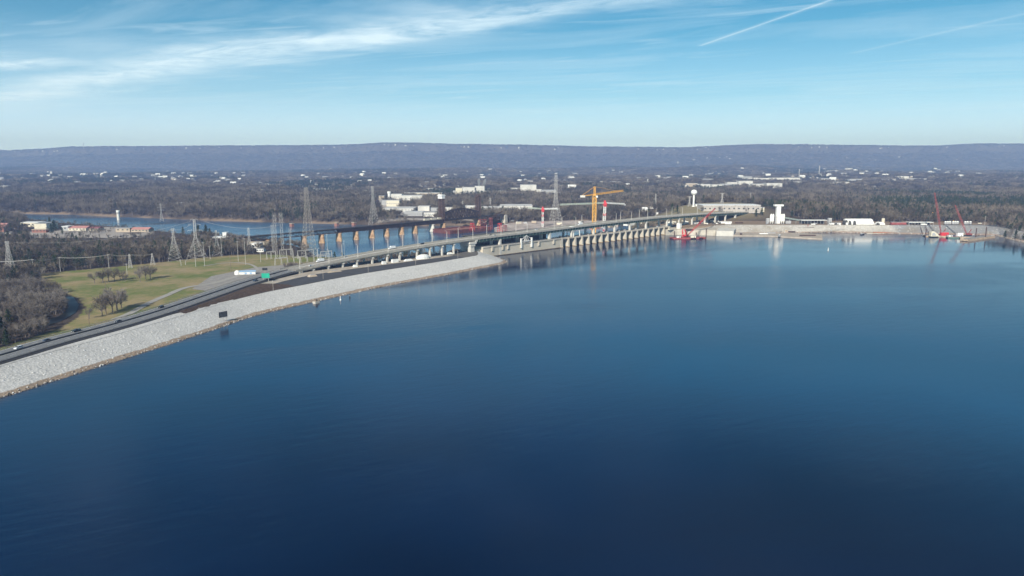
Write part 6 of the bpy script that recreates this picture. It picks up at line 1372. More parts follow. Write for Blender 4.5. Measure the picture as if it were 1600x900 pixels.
# ------------------------------------------------------------------ small houses among the far woods
rh = random.Random(21)
def house_proto(roof, wall):
    r = thing('house', '', 'house', (0, 0, 0), 0, 'small houses scattered in the far woods')
    MB().box((0, 0, -3), (13, 9, 7.5)).build('wall', wall, r); MB().prism([(-5.2, 4.4), (5.2, 4.4), (0, 8.0)], lambda y, z, a: (a, y, z), -7, 7).build('roof', roof, r); return r
HP = [('white', house_proto(M_ROOFW, M_WHITE)), ('grey-roofed', house_proto(M_ROOFG, M_WHITE)), ('tan', house_proto(M_ROOFG, M_TAN))]
used = [False] * 3
MARKS = [(17, 'the pylon at the left edge'), (81, 'the lone white chimney'), (131, 'the radio mast on the crest'), (185, 'the white river tower'), (239, 'the right small A-shaped pylon'), (308, 'the broad pylon'), (376, 'the lone round tree'), (437, 'the slender lattice masts'), (483, 'the tallest pylon'), (535, 'the old river piers'), (584, 'the pylon behind the railway bridge'), (640, 'the long white factory hall'), (690, 'the left railway tower'), (748, 'the right railway tower'), (825, 'the great white block'), (868, 'the large pylon between cranes'), (928, 'the yellow crane'), (985, 'the end of the spillway'), (1024, 'the pylon on the hill'), (1083, 'the white water tower'), (1140, 'the long flat building'), (1212, 'the batch plant tower'), (1275, 'the open shed'), (1344, 'the large arched hangar'), (1403, 'the dark red cabin'), (1462, 'the taller red boom'), (1500, 'the shorter red boom'), (1570, 'the wooded point')]
def near_mark(c):
    m_ = min(MARKS, key=lambda q: abs(q[0] - c)); d = c - m_[0]
    return ('straight above ' if abs(d) < 8 else ('just left of ' if d < 0 else 'just right of ')) + m_[1]
zones = [('on the far bank left of the factory', 0, 560, 285, 320, 40, 1.0, ''), ('in the woods above the far river left', 0, 400, 266, 294, 62, 1.5, ''), ('in the woods behind the factory', 420, 900, 264, 292, 50, 1.5, ''), ('in the woods behind the cranes', 880, 1060, 266, 296, 24, 1.3, ''), ('in the far woods right of the shopping strip', 1060, 1600, 262, 287, 42, 1.5, ''), ('high on the mountain crest', 20, 1600, 231.5, 235, 46, 1.2, 'r'), ('low on the mountain side', 1080, 1600, 243, 254, 18, 1.1, 'r')]
zs = {z[0]: t_ for z, t_ in zip(zones, ('on the far bank', 'in the left woods', 'in the plain woods', 'in the plain woods', 'in the right woods', 'on the mountain crest', 'on the mountain side'))}
for nm, a, b, y0, y1, n, scl, kd in zones:
    for k in range(n):
        c = rh.uniform(a, b)
        if kd and y0 < 240: yy = float(np.interp(c, RPX, RPY)) + rh.choice([1.6, 2.2, 2.8, 3.6]); 
        else: yy = rh.triangular(y0, y1, y0 + (y1 - y0) * .4)
        x, y, z = on_land(c, yy)
        if inside(np.array([x]), np.array([y]), RIV)[0] or (kd and y > 12400): continue
        q_ = rh.choice([0, 0, 1, 2]); s = scl * rh.uniform(.8, 1.35) * (1.25 if y > 4000 and not kd else 1.0)
        lab = f'small {HP[q_][0]} house {zs[nm]}, {near_mark(c)}'
        h_ = HP[q_][1]
        if not used[q_]: used[q_] = True; h_.location = (x, y, z + 2); h_.rotation_euler = (0, 0, rh.uniform(-.6, .6)); h_['label'] = lab; h_.scale = (s, s, s)
        else: copy_tree(h_, (x, y, z + 2), rh.uniform(-.6, .6), lab, None, s)
        CLEAR.append((x, y, 10 * s)); CLEAR.append((x, y - 16 * s, 9 * s))

# the rest of the far suburbs, too small and many to single out
FH = MB(); rf = random.Random(99)
for k in range(1040):
    c = rf.uniform(-20, 1620); yy = rf.triangular(259, 322, 276)
    if k > 760: c, yy = (rf.gauss(730, 75), rf.uniform(289, 306)) if k % 2 else (rf.gauss(1210, 110), rf.uniform(273, 292))
    if 590 < c < 760 and yy > 296: continue
    x, y, z = on_land(c, yy, 1800)
    if inside(np.array([x]), np.array([y]), RIV)[0] or y > 9300: continue
    s_ = rf.uniform(.6, 1.2) * (1.3 if y > 3500 else 1); FH.cm = rf.choice([1, 1, 2, 4]); a_ = rf.uniform(-.6, .6)
    FH.box((x, y, z), (12 * s_, 8 * s_, 5.5 * s_), a_); FH.cm = rf.choice([4, 3, 3, 2]); FH.box((x, y, z + 5.5 * s_), (12.6 * s_, 8.6 * s_, 3.0 * s_), a_, 0.45)
    CLEAR.append((x, y, 8 * s_)); CLEAR.append((x, y - 18 * s_, 8 * s_)); CLEAR.append((x, y - 34 * s_, 7 * s_))
FHo = FH.build('suburban_rooftops', [M_WHITE, M_TAN, M_GREY, M_ROOFG, W_]); tag(FHo, 'mass of tiny distant houses scattered through the woods of the far plain', 'houses', None, 'stuff')

# ------------------------------------------------------------------ trees
def rand_dir(r):
    while True:
        v = Vector((r.uniform(-1, 1), r.uniform(-1, 1), r.uniform(-1, 1)))
        if 0.05 < v.length < 1: return v.normalized()
def bare_tree(seed, h=15.0, w=11.0, ntw=420, tw=0.16, tl=1.7):
    """trunk with limbs, and a crown of thin twigs"""
    r = random.Random(seed); T = MB(); C = MB(); fork = h * r.uniform(.22, .32)
    T.bar((0, 0, -1.0), (0, 0, fork), .62, 6, .45); ends = []
    nl = r.randint(6, 8)
    for k in range(nl):
        a = 2 * math.pi * k / nl + r.uniform(-.4, .4); el = r.uniform(.7, 1.35); ln = (h - fork) * r.uniform(.45, .7)
        p = Vector((0, 0, fork * r.uniform(.8, 1.1))); q_ = p + Vector((math.cos(a) * math.cos(el) * ln, math.sin(a) * math.cos(el) * ln, math.sin(el) * ln)); T.bar(p, q_, .34, 5, .16); ends.append((p, q_))
        for j in range(3):
            a2 = a + r.uniform(-.9, .9); el2 = r.uniform(.2, 1.2); l2 = ln * r.uniform(.4, .65); s = p.lerp(q_, r.uniform(.5, 1)); e = s + Vector((math.cos(a2) * math.cos(el2) * l2, math.sin(a2) * math.cos(el2) * l2, math.sin(el2) * l2)); C.bar(s, e, .17, 3, .07); ends.append((s, e))
    for k in range(ntw):
        # points in an uneven crown shell, pulled to limb ends
        s, e = r.choice(ends); b = s.lerp(e, r.uniform(.35, 1.1)); p = b + rand_dir(r) * r.uniform(.2, .14 * h)
        rad = math.hypot(p.x, p.y)
        if rad > w / 2: p.x *= w / 2 / rad * r.uniform(.8, 1); p.y *= w / 2 / rad * r.uniform(.8, 1)
        p.z = min(p.z, h * r.uniform(.9, 1.0)); out_ = Vector((p.x, p.y, (p.z - h * .45) * .9)); d = (out_.normalized() + rand_dir(r) * .8).normalized() * tl * r.uniform(.5, 1.3)
        sd = d.cross(rand_dir(r)).normalized() * tw * r.uniform(.6, 1.3)
        C.add([p - sd, p + sd, p + d], [(0, 1, 2)])
        if r.random() < .5:
            d2 = (d.normalized() + rand_dir(r) * .7).normalized() * tl * .7; C.add([p + d * .4 - sd * .6, p + d * .4 + sd * .6, p + d * .4 + d2], [(0, 1, 2)])
    return T, C
def pine_tree(seed, h=17.0, w=8.0, n=420):
    r = random.Random(seed); T = MB(); C = MB(); T.bar((0, 0, -1), (0, 0, h * .9), .5, 6, .12)
    for k in range(n):
        t = r.random() ** .8; z = h * (.22 + .78 * t); rad = w / 2 * (1 - t) ** .6 * (.55 + .45 * math.sin(z * 2.1 + seed)) * r.uniform(.3, 1.05) + .2; a = r.uniform(0, 6.283)
        p = Vector((math.cos(a) * rad, math.sin(a) * rad, z)); s1 = rand_dir(r) * r.uniform(.5, 1.0); s2 = rand_dir(r) * r.uniform(.5, 1.0)
        C.add([p, p + s1, p + s1 + s2, p + s2 * .9], [(0, 1, 2, 3)])
    return T, C
def bush(seed, n=160, w=3.2, h=2.2):
    r = random.Random(seed); C = MB()
    for k in range(n):
        v = rand_dir(r); p = Vector((v.x * w / 2 * r.random() ** .4, v.y * w / 2 * r.random() ** .4, abs(v.z) * h * r.random() ** .3)); d = (v + rand_dir(r) * .6).normalized() * .9; sd = d.cross(rand_dir(r)).normalized() * .13; C.add([p - sd, p + sd, p + d], [(0, 1, 2)])
    return C
def mesh_of(mb, name, m):
    me = bpy.data.meshes.new(name); me.from_pydata(mb.v, [], mb.f); me.materials.append(m); return me
BT = []
for k, (h, w) in enumerate(((15, 12), (17, 11), (13, 12), (16, 13))):
    T, C = bare_tree(40 + k, h, w, 760, .11, 1.6); BT.append((mesh_of(T, 'trunk', M_BARK), mesh_of(C, 'crown', M_TWIG)))
PT = []
for k in range(2):
    T, C = pine_tree(60 + k, 16, 9, 620); PT.append((mesh_of(T, 'trunk', M_BARK), mesh_of(C, 'crown', M_PINE)))
def tree(kind, v, x, y, z, s, rz, lab, cat='tree', group=None, sz=None):
    T, C = (BT if kind == 'bare_tree' else PT)[v]
    r = thing(kind, lab, cat, (x, y, z), rz, group); r.scale = (s, s, s * (sz or 1))
    for nm, me in (('trunk', T), ('crown', C)): o = bpy.data.objects.new(nm, me); COL.objects.link(o); o.parent = r
    return r
rt = random.Random(77)
KEEP = []
for c, yb, hh, v, lab in ((148, 443, 9.5, 0, 'bare round tree at the left of the row of field trees'), (161, 442, 10, 2, 'second bare tree from the left in the field row'), (170, 440, 11.5, 1, 'bare tree beside the pale pole in the field row'), (179, 439, 10.5, 3, 'pale bare tree in the middle of the field row'), (188, 438, 9, 0, 'thin bare tree at the right of the field row'), (196, 440, 6, 2, 'smallest bare tree of the field row'),
    (219, 440, 10.5, 1, 'bare tree at the left of the group of three in the field'), (228, 437, 12, 0, 'tallest bare tree of the group of three in the field'), (235, 436, 11.5, 2, 'bare tree at the right of the group of three in the field'),
    (160, 494, 13, 3, 'wide bare tree by the highway beside the gravel track, left one'), (166, 491, 12, 1, 'bare tree close behind the left wide one by the highway'), (176, 488, 14, 0, 'bare tree in the middle of the roadside group'), (183, 485, 14.5, 2, 'dark bare tree right of the middle in the roadside group'), (190, 482, 12, 3, 'rightmost bare tree of the roadside group'), (140, 498, 7, 1, 'pale small bare tree left of the roadside group'), (63, 436, 10, 0, 'bare tree casting a long shadow at the left end of the field')):
    x, y = P(c, yb, -5); z = lz(x, y); H0 = (15, 17, 13, 16)[v]; tree('bare_tree', v, x, y, z, hh / H0 * 1.5, rt.uniform(0, 6), lab, 'bare tree', 'bare trees standing in the field'); KEEP.append((x, y))
for c, yb, s, lab in ((78, 352, 1.0, 'dark pine behind the beige warehouse at the left'), (86, 366, 1.5, 'broad green pine right of the beige warehouse'), (81, 368, 1.2, 'green pine close to the brick annex'), (98, 368, .8, 'small dark pine left of the pink-red roof'), (286, 362, 1.0, 'green pine in the wood left of the broad pylon'), (310, 366, 1.3, 'dark green pine behind the broad pylon'), (322, 367, 1.4, 'olive green pine right of the broad pylon'), (328, 367, 1.1, 'dark pine at the end of the wood by the river'), (3, 532, 1.1, 'dark green pine at the lower left by the creek'), (12, 545, .8, 'small green pine beside the highway at the left edge'), (15, 512, .9, 'yellow-green pine in the creek thicket')):
    x, y = P(c, yb, -5); tree('pine_tree', rt.randint(0, 1), x, y, lz(x, y), s, rt.uniform(0, 6), lab, 'pine tree')
for c, yb, s, kind, v, lab in ((1050, 334, 1.25, 'pine_tree', 0, 'dark green round tree on the grassy hill, left crown'), (1058, 335, 1.1, 'pine_tree', 1, 'dark green tree on the grassy hill, right crown'), (1043, 333, 1.0, 'bare_tree', 0, 'bare pale tree behind the dark tree on the hill'), (1097, 331, .9, 'bare_tree', 2, 'bare tree at the left end of the long flat building'), (1125, 333, .9, 'bare_tree', 1, 'dark bare tree before the long flat building'), (1165, 333, .9, 'bare_tree', 3, 'bare tree before the right half of the long flat building'), (1181, 340, 1.0, 'pine_tree', 0, 'green tree on the slope beside the bridge end'), (1190, 338, 1.0, 'pine_tree', 1, 'dark green tree right of the bridge end'), (1237, 340, .9, 'pine_tree', 0, 'dark pine behind the conveyor'), (992, 336, .6, 'bare_tree', 2, 'small bare tree at the left brow of the grassy hill')):
    x, y = P(c, yb, 17); x, y, z = on_land(c, yb, 1250); tree(kind, v, x, y, z, s, rt.uniform(0, 6), lab, 'tree')
x, y = P(376, 389, -5)
for dx_, dy_, s in ((0, 0, 1.25),): tree('bare_tree', 3, x + dx_, y + dy_, lz(x, y), s, 1.0, 'large lone round bare tree by the river beside the slim pylon', 'bare tree')

# forest positions
def wedge_points(seed, d0, d1, per_m2):
    r = np.random.RandomState(seed); um = 0.86
    area = um * (d1 ** 2 - d0 ** 2); n = int(area / per_m2)
    y = np.sqrt(r.rand(n) * (d1 ** 2 - d0 ** 2) + d0 ** 2); x = (r.rand(n) * 2 - 1) * um * y; return x, y
def forest_mask(x, y):
    z = land(x, y); k = z > -13.2
    il = inside(x, y, LAKE2) | inside(x, y, SHORE + CREST[::-1]) | inside(x, y, CREST + BACK[::-1]) | inside(x, y, RSH + RCR[::-1]); k &= ~il
    k &= ~inside(x, y, RIV)
    dback = pdist(x, y, BACK); k &= ~((dback < 26) & (x < -20) & (y < 960)); k &= ~((dback < 60) & (y > 425) & (y < 800) & (x < -20))
    k &= ~inside(x, y, FIELD) & ~inside(x, y, YARD) & ~inside(x, y, CREEK)
    k &= ~inside(x, y, [P(a_, b_, -5) for a_, b_ in [(92, 455), (142, 464), (142, 492), (112, 510), (70, 522), (66, 514), (95, 500), (108, 484), (98, 470)]])
    # open ground: substation, river meadow under the railway, works on the right bank
    open_ = [P(p, q, -5) for p, q in [(395, 396), (450, 386), (600, 386), (720, 400), (560, 412), (420, 425)]]
    k &= ~inside(x, y, open_)
    works = [(230, 1150), tuple(P(1118, 352, 12)), tuple(P(1600, 352.6, 12)), tuple(P(1700, 352.6, 12)), (P(1700, 352.6, 12)[0], 1285), (700, 1290), (560, 1330), (560, 1425), (470, 1440), (230, 1290)]
    k &= ~(inside(x, y, works))
    dr = pdist(x, y, RCR); k &= ~((dr < 42) & (y > 1150) & (x < 815))
    gr = np.exp(-(((x - 365) / 148) ** 2 + ((y - 1430) / 100) ** 2) ** 2) > .35; k &= ~gr
    for cx, cy, r in CLEAR: k &= ~((np.abs(x - cx) < r) & (np.abs(y - cy) < r) & ((x - cx) ** 2 + (y - cy) ** 2 < r * r))
    for a_, b_, c_, d_ in BOX: k &= ~((x > a_ + (y - d_) * .0) & (x < b_) & (y > c_) & (y < d_))
    for cx, cy in KEEP: k &= ~((x - cx) ** 2 + (y - cy) ** 2 < 36)
    # river corridor under the railway bridge and behind the dam
    sd = (x - OX) * AX + (y - OY) * AY; td = (x - OX) * NXX + (y - OY) * NXY; k &= ~((sd > -30) & (sd < 440) & (td > -75) & (td < 30))
    sr = (x - RA[0]) * ru.x + (y - RA[1]) * ru.y; tr = (x - RA[0]) * rn_.x + (y - RA[1]) * rn_.y; k &= ~((sr > -10) & (np.abs(tr) < 14) & (sr < S_END + 12))
    # the highway beyond the bridge
    rp = [p[:2] for p in road[::4]]; k &= ~(pdist(x, y, rp) < 30)
    return k, z
LOWT = lambda x, y: (y > 1040) & (y < 1700) & (x < -545 * y / 1200) & (x > -0.69 * y) & (x > -2000)
# nearest trees: individuals
x, y = wedge_points(1, 430, 1500, 62.0); k, z = forest_mask(x, y); x, y, z = x[k], y[k], z[k]
order = np.argsort(np.hypot(x, y)); x, y, z = x[order], y[order], z[order]
col = 800 + F * x / y * .985
vis = (col > -30) & (col < 1630)
ni = 0; rest = np.ones(len(x), bool); pine_n = 0
pn = fbm(x + 50, y + 90, 90, 2)
for i in range(len(x)):
    if ni >= 276: break
    if not vis[i]: continue
    yy = y[i]; rest[i] = False; ni += 1
    row = 450 + F * math.tan(math.atan2(H - z[i], yy) - TH)
    if row > 470: lab, g = 'bare grey tree in the tangled thicket round the creek at the lower left', 'bare trees of the creek thicket'
    elif row > 425: lab, g = 'bare tree in the thicket at the left edge behind the creek', 'bare trees of the left thicket'
    else: lab, g = 'bare tree in the front of the dark wood behind the field', 'bare trees of the wood behind the field'
    if row <= 425 and col[i] > 330: lab, g = 'bare tree in the scrub on the near river bank', 'bare trees on the near river bank'
    if pn[i] > .80: tree('pine_tree', rt.randint(0, 1), x[i], y[i], z[i], rt.uniform(.5, .85), rt.uniform(0, 6), lab.replace('bare grey', 'green pine').replace('bare tree', 'green pine tree'), 'pine tree', 'pines in the near woods')
    else: tree('bare_tree', rt.randint(0, 3), x[i], y[i], z[i], rt.uniform(.55, .95), rt.uniform(0, 6.3), lab, 'bare tree', g, rt.uniform(.85, 1.1))
x, y, z = x[rest], y[rest], z[rest]
lo = LOWT(x, y); kp = ~lo | (np.random.RandomState(8).rand(len(x)) < .35); x, y, z = x[kp], y[kp], z[kp]

# mass forest: instanced crowns on one point object per kind
srcs = bpy.data.collections.new('forest_sources')
def src(mb_list, name):
    me = bpy.data.meshes.new(name); V, Fc, mi = [], [], []
    mats_ = []
    for mb_, m in mb_list:
        b = len(V); V += mb_.v; Fc += [tuple(i + b for i in f) for f in mb_.f]; mi += [len(mats_)] * len(mb_.f); mats_.append(m)
    me.from_pydata(V, [], Fc); [me.materials.append(m) for m in mats_]; me.polygons.foreach_set('material_index', mi)
    return bpy.data.objects.new(name, me)
def coll(objs, name):
    c = bpy.data.collections.new(name)
    for o in objs: c.objects.link(o)
    return c
def light_bare(seed, h, w, n, tw, tl):
    T, C = bare_tree(seed, h, w, n, tw, tl); return [(T, M_BARK), (C, M_TWIGFAR)]
near_src = coll([src(light_bare(80 + k, h, w, 330, .17, 1.9), f'src_a{k}') for k, (h, w) in enumerate(((16, 12), (18, 12), (14, 13), (17, 10)))], 'src_near')
def clump(seed, n=6):
    r = random.Random(seed); C = MB(); T = MB()
    for k in range(n):
        cx, cy, h, w = r.uniform(-11, 11), r.uniform(-11, 11), r.uniform(11, 18), r.uniform(9, 13)
        T.bar((cx, cy, -2), (cx, cy, h * .6), .5, 3)
        for j in range(95):
            v = rand_dir(r); v.z = abs(v.z) if r.random() < .75 else v.z; q_ = r.random() ** .35; p = Vector((cx + v.x * w / 2 * q_, cy + v.y * w / 2 * q_, h * .52 + v.z * h * .46 * q_)); d = (v + rand_dir(r) * .8).normalized() * 2.3; sd = d.cross(rand_dir(r)).normalized() * .42; C.add([p - sd, p + sd, p + d], [(0, 1, 2)])
    return [(T, M_BARK), (C, M_TWIGFAR)]
far_src = coll([src(clump(90 + k), f'src_b{k}') for k in range(4)], 'src_far')
pine_src = coll([src([(T, M_BARK), (C, M_PINE)], f'src_c{k}') for k, (T, C) in enumerate([pine_tree(70 + j, 17, 9.5, 230) for j in range(3)])], 'src_pine')
def scatter(name, label, x, y, z, sx, sz, collection, nvar, seed):
    r = np.random.RandomState(seed); n = len(x); me = bpy.data.meshes.new(name); me.vertices.add(n)
    me.vertices.foreach_set('co', np.stack([x, y, z], 1).astype(np.float32).ravel())
    a = me.attributes.new('sc', 'FLOAT_VECTOR', 'POINT'); a.data.foreach_set('vector', np.stack([sx, sx, sz], 1).astype(np.float32).ravel())
    a = me.attributes.new('rz', 'FLOAT', 'POINT'); a.data.foreach_set('value', (r.rand(n) * 6.283).astype(np.float32))
    a = me.attributes.new('vi', 'INT', 'POINT'); a.data.foreach_set('value', r.randint(0, nvar, n).astype(np.int32))
    o = bpy.data.objects.new(name, me); COL.objects.link(o); tag(o, label, 'trees', None, 'stuff')
    g = bpy.data.node_groups.new(name, 'GeometryNodeTree'); g.interface.new_socket('Geometry', in_out='INPUT', socket_type='NodeSocketGeometry'); g.interface.new_socket('Geometry', in_out='OUTPUT', socket_type='NodeSocketGeometry')
    N = g.nodes; gi, go = N.new('NodeGroupInput'), N.new('NodeGroupOutput'); iop = N.new('GeometryNodeInstanceOnPoints'); ci = N.new('GeometryNodeCollectionInfo')
    ci.inputs['Collection'].default_value = collection; ci.inputs['Separate Children'].default_value = True; ci.inputs['Reset Children'].default_value = True
    def na(nm, ty): q_ = N.new('GeometryNodeInputNamedAttribute'); q_.data_type = ty; q_.inputs['Name'].default_value = nm; return [s for s in q_.outputs if s.enabled and s.name == 'Attribute'][0]
    cx = N.new('ShaderNodeCombineXYZ'); K = g.links
    K.new(na('rz', 'FLOAT'), cx.inputs[2]); e2r = N.new('FunctionNodeEulerToRotation'); K.new(cx.outputs[0], e2r.inputs[0]); K.new(e2r.outputs[0], iop.inputs['Rotation'])
    K.new(na('sc', 'FLOAT_VECTOR'), iop.inputs['Scale']); K.new(na('vi', 'INT'), iop.inputs['Instance Index']); iop.inputs['Pick Instance'].default_value = True
    K.new(gi.outputs[0], iop.inputs['Points']); K.new(ci.outputs[0], iop.inputs['Instance']); K.new(iop.outputs[0], go.inputs[0])
    o.modifiers.new('scatter', 'NODES').node_group = g; return o
rn2 = np.random.RandomState(5)
def pinefrac(x, y):
    n = fbm(x + 500, y * .55 + 900, 320, 5); p = np.clip((n - .54) * 7, 0.05, 0.85) * np.where(y < 1500, .35, 1.0); return rn2.rand(len(x)) < p
x2, y2 = wedge_points(2, 1500, 2900, 105.0); k, z2 = forest_mask(x2, y2); x2, y2, z2 = x2[k], y2[k], z2[k]
xa, ya, za = np.concatenate([x, x2]), np.concatenate([y, y2]), np.concatenate([z, z2])
pf_ = pinefrac(xa, ya); s = rn2.uniform(.75, 1.25, len(xa)) * np.where(ya < 1350, .85, 1.0); s = np.where(LOWT(xa, ya), s * .5, s); s = np.where((pdist(xa, ya, RIV) < 90) & (ya < 1560) & (xa < -200), s * .7, s)
scatter('bare_woodland', 'grey leafless woodland over both river banks and beyond the dam', xa[~pf_], ya[~pf_], za[~pf_], s[~pf_], s[~pf_] * rn2.uniform(.85, 1.2, (~pf_).sum()), near_src, 4, 1)
x3, y3 = wedge_points(3, 2900, 9100, 640.0); k, z3_ = forest_mask(x3, y3); x3, y3, z3_ = x3[k], y3[k], z3_[k]
gap = fbm(x3, y3, 300, 3) > .27; x3, y3, z3_ = x3[gap], y3[gap], z3_[gap]
pf3 = pinefrac(x3, y3); s3 = rn2.uniform(.8, 1.5, len(x3)) * np.interp(y3, [2900, 9000], [1.0, 1.5])
scatter('distant_woodland', 'leafless woodland spread over the far plain and hills', x3[~pf3], y3[~pf3], z3_[~pf3], s3[~pf3], rn2.uniform(.75, 1.25, (~pf3).sum()), far_src, 4, 2)
px3, py3, pz3 = np.concatenate([xa[pf_], x3[pf3]]), np.concatenate([ya[pf_], y3[pf3]]), np.concatenate([za[pf_], z3_[pf3]])
sp = np.concatenate([s[pf_], s3[pf3] * 1.9]); szp = np.concatenate([s[pf_], rn2.uniform(.8, 1.3, pf3.sum())])
scatter('evergreen_woodland', 'dark evergreen patches in the leafless woods', px3, py3, pz3, sp, szp, pine_src, 3, 3)
x4, y4 = wedge_points(4, 9000, 11400, 1300.0); z4 = land(x4, y4); 
scatter('mountain_woodland', 'leafless woodland covering the long flat-topped mountain', x4, y4, z4, rn2.uniform(1.3, 2.1, len(x4)), rn2.uniform(.6, 1.1, len(x4)), far_src, 4, 4)
# pale cliff band below the mountain crest
# right-hand wooded point at the picture edge
for k, (c, yb, s_, kind, v) in enumerate(((1570, 373, .9, 'pine_tree', 0), (1578, 374, 1.0, 'bare_tree', 1), (1586, 375.5, 1.05, 'pine_tree', 1), (1594, 377, 1.1, 'bare_tree', 2), (1601, 378, 1.2, 'pine_tree', 0), (1582, 369, 1.1, 'bare_tree', 3), (1592, 369, 1.2, 'pine_tree', 1), (1603, 370, 1.3, 'bare_tree', 0), (1574, 368, .8, 'bare_tree', 2), (1611, 374, 1.2, 'pine_tree', 0))):
    x_, y_ = P(c, yb, 3.0); tree(kind, v, x_, y_, max(1.5, lz(x_, y_)), s_ * .95, rt.uniform(0, 6), ('dark pine' if kind[0] == 'p' else 'dense bare tree') + ' on the wooded point at the right picture edge', 'tree', 'trees of the wooded point')

# ------------------------------------------------------------------ air
hzm = bpy.data.materials.new('haze'); hzm.use_nodes = True; t = hzm.node_tree; t.nodes.clear()
mo_ = t.nodes.new('ShaderNodeOutputMaterial'); pv = t.nodes.new('ShaderNodeVolumePrincipled'); pv.inputs['Density'].default_value = 1.15e-4; pv.inputs['Color'].default_value = (0.36, 0.52, 1.0, 1); pv.inputs['Absorption Color'].default_value = (0.35, 0.45, 1.0, 1); pv.inputs['Anisotropy'].default_value = 0.0
t.links.new(pv.outputs[0], mo_.inputs['Volume'])
hb = MB().box((0, 5600, -26), (29500, 15600, 26 + 525)).build('haze', hzm); hb['kind'] = 'stuff'; hb['label'] = 'thin blue haze of the distance'

# pale dike and works ground below the dam
def flatpad(name, pts, z, m):
    mb = MB(); n = len(pts); mb.add([(x, y, z) for x, y in pts] + [(x * 1.0, y, -19) for x, y in pts], [tuple(range(n))] + [(k, (k + 1) % n, n + (k + 1) % n, n + k) for k in range(n)]); o = mb.build(name, m); o['kind'] = 'structure'; return o
flatpad('tailrace_dike', [P(a, b, -9) for a, b in [(772, 356), (790, 350), (815, 346.5), (900, 344.5), (966, 345), (966, 350.5), (880, 353), (840, 356), (800, 362), (776, 364)]], -9, mat('pinkish_gravel', (0.34, 0.27, 0.24), 0.95, 0.3, 0.06, col2=(0.50, 0.43, 0.39)))
flatpad('works_ground', [DL(a, b)[:2] for a, b in [(205, -40), (411, -38), (411, -95), (330, -110), (230, -92)]], -8, mat('pink_clay_ground', (0.34, 0.25, 0.20), 0.95, 0.25, 0.08, col2=(0.46, 0.38, 0.32)))
rr2 = random.Random(31)
for k in range(26):
    sx_, tx_ = rr2.uniform(215, 405), rr2.uniform(-90, -45); p = DL(sx_, tx_, -8); mm_ = rr2.choice([M_WHITE, M_CREAM, M_GREY, M_DRED, M_TAN, M_RUST]); w_, d_, h_ = rr2.uniform(4, 13), rr2.uniform(3, 6), rr2.uniform(2.5, 8)
    r_ = thing('formwork_block', f"{ {'white_paint': 'white', 'cream_paint': 'cream', 'grey_wall': 'grey', 'weathered_red_paint': 'dull red', 'tan_wall': 'tan', 'rusted_steel': 'rusty'}[mm_.name]} block of the works seen behind the {'left' if sx_ < 275 else ('middle' if sx_ < 340 else 'right')} spillway gates", 'works block', p, DANG + rr2.uniform(-.2, .2), 'blocks of the works below the spillway')
    MB().box((0, 0, 0), (w_, d_, h_)).build('body', mm_, r_); MB().box((0, 0, h_), (w_ * .8, d_ * .8, .4)).build('top_slab', M_GREY, r_)
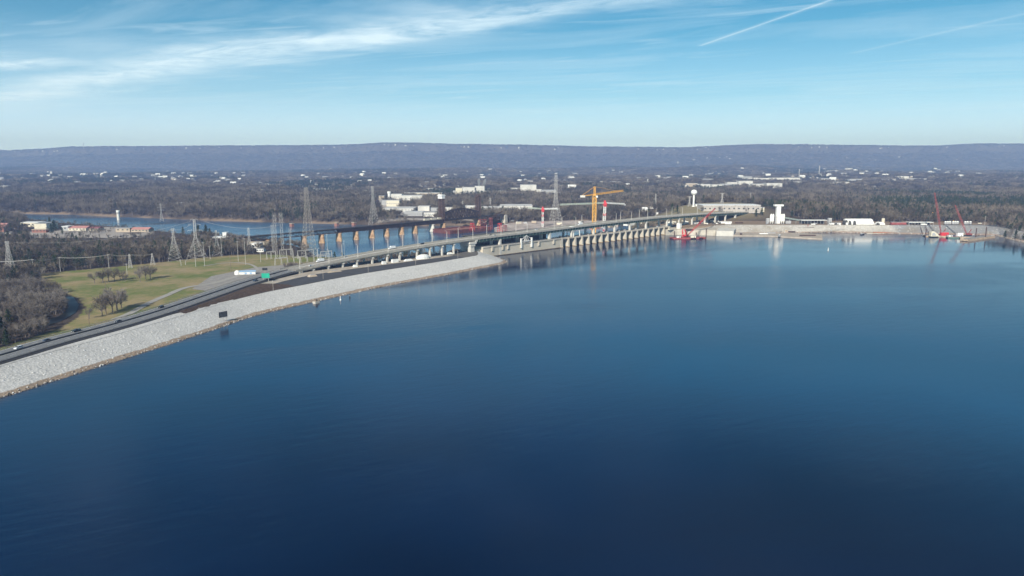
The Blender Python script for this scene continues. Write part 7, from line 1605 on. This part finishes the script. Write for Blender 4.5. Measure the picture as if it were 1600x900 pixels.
# loose rocks along the waterline of both embankments and scattered on the slopes
RK = MB(); rr3 = random.Random(12)
for lst, crl, n, wz in ((sh, cr, 3200, 0.8), (rs_, rc_, 2200, 1.4)):
    for k in range(n):
        i = rr3.randrange(len(lst) - 1); t_ = rr3.random(); a_ = lst[i] * (1 - t_) + lst[i + 1] * t_; c_ = crl[i] * (1 - t_) + crl[i + 1] * t_
        f_ = abs(rr3.gauss(0, .07)) - .03 if rr3.random() < .7 else rr3.random(); p = a_ * (1 - f_) + c_ * f_
        z_ = (f_ / .12 * 1.3 if f_ < .12 else 1.3 + (f_ - .12) / .88 * 7.6) if wz == 0.8 else f_ * 12
        q_ = rr3.uniform(.35, .95) * wz; RK.cm = rr3.choice([0, 0, 1, 2]) if f_ < .14 else rr3.choice([1, 1, 1, 3]); RK.box((p[0], p[1], z_ - q_ * .35), (q_ * rr3.uniform(.8, 1.6), q_ * rr3.uniform(.8, 1.4), q_ * rr3.uniform(.5, .9)), rr3.uniform(0, 3), rr3.uniform(.5, .85), (rr3.uniform(-.2, .2), rr3.uniform(-.2, .2)))
RKo = RK.build('loose_rocks', [mat('tan_rock', (.36, .29, .22), .95, .3, 1.5), mat('pale_rock', (.62, .61, .60), .95, .25, 1.5), mat('dark_rock', (.10, .09, .08), .95, .3, 1.5), mat('grey_rock', (.40, .40, .40), .95, .25, 1.5)]); tag(RKo, 'loose rocks strewn along the waterlines', 'rocks', None, 'stuff')

for k in range(16):
    c_, y_ = rr2.uniform(800, 955), rr2.uniform(346.5, 351); x_, yy_ = P(c_, y_, -9); mm_ = rr2.choice([M_WHITE, M_GREY, M_CREAM, M_ROOFD, M_TAN])
    r_ = thing('yard_block', f"{ {'white_paint': 'white', 'grey_wall': 'grey', 'cream_paint': 'cream', 'dark_roof': 'dark', 'tan_wall': 'tan'}[mm_.name]} container on the pale dike, {near_mark(c_)}", 'container', (x_, yy_, -9), rr2.uniform(-.5, .9), 'containers on the dike below the dam')
    w_, d_, h_ = rr2.uniform(5, 12), rr2.uniform(2.5, 5), rr2.uniform(2.4, 4.5); MB().box((0, 0, 0), (w_, d_, h_)).build('body', mm_, r_); MB().box((0, 0, h_), (w_ + .3, d_ + .3, .3)).build('roof', M_GREY, r_)
def ppt(px, py, D): return PD(px, py, D)
for k, (a_, b_, sg_, lab) in enumerate(((ppt(472, 313, 920), ppt(579, 303, 1500), 30, 'long thin wire from the left arm of the tallest pylon across the river'), (ppt(494, 313, 920), ppt(589, 303, 1500), 30, 'long thin wire from the right arm of the tallest pylon across the river'), (ppt(483, 294, 920), ppt(584, 292, 1500), 24, 'top wire from the tallest pylon across the river'), (ppt(297, 352, 900), ppt(264, 360, 900), 2, 'short wire between the broad pylon and the narrow one'), (ppt(319, 352, 900), ppt(345, 366, 930), 2, 'short wire right of the broad pylon'), (ppt(319, 346, 900), ppt(436, 352, 890), 6, 'wire from the broad pylon to the substation masts'), (ppt(297, 346, 900), ppt(20, 379, 760), 9, 'long wire from the broad pylon to the pylon at the left edge'))):
    wire(a_, b_, sg_, lab, 0.13)
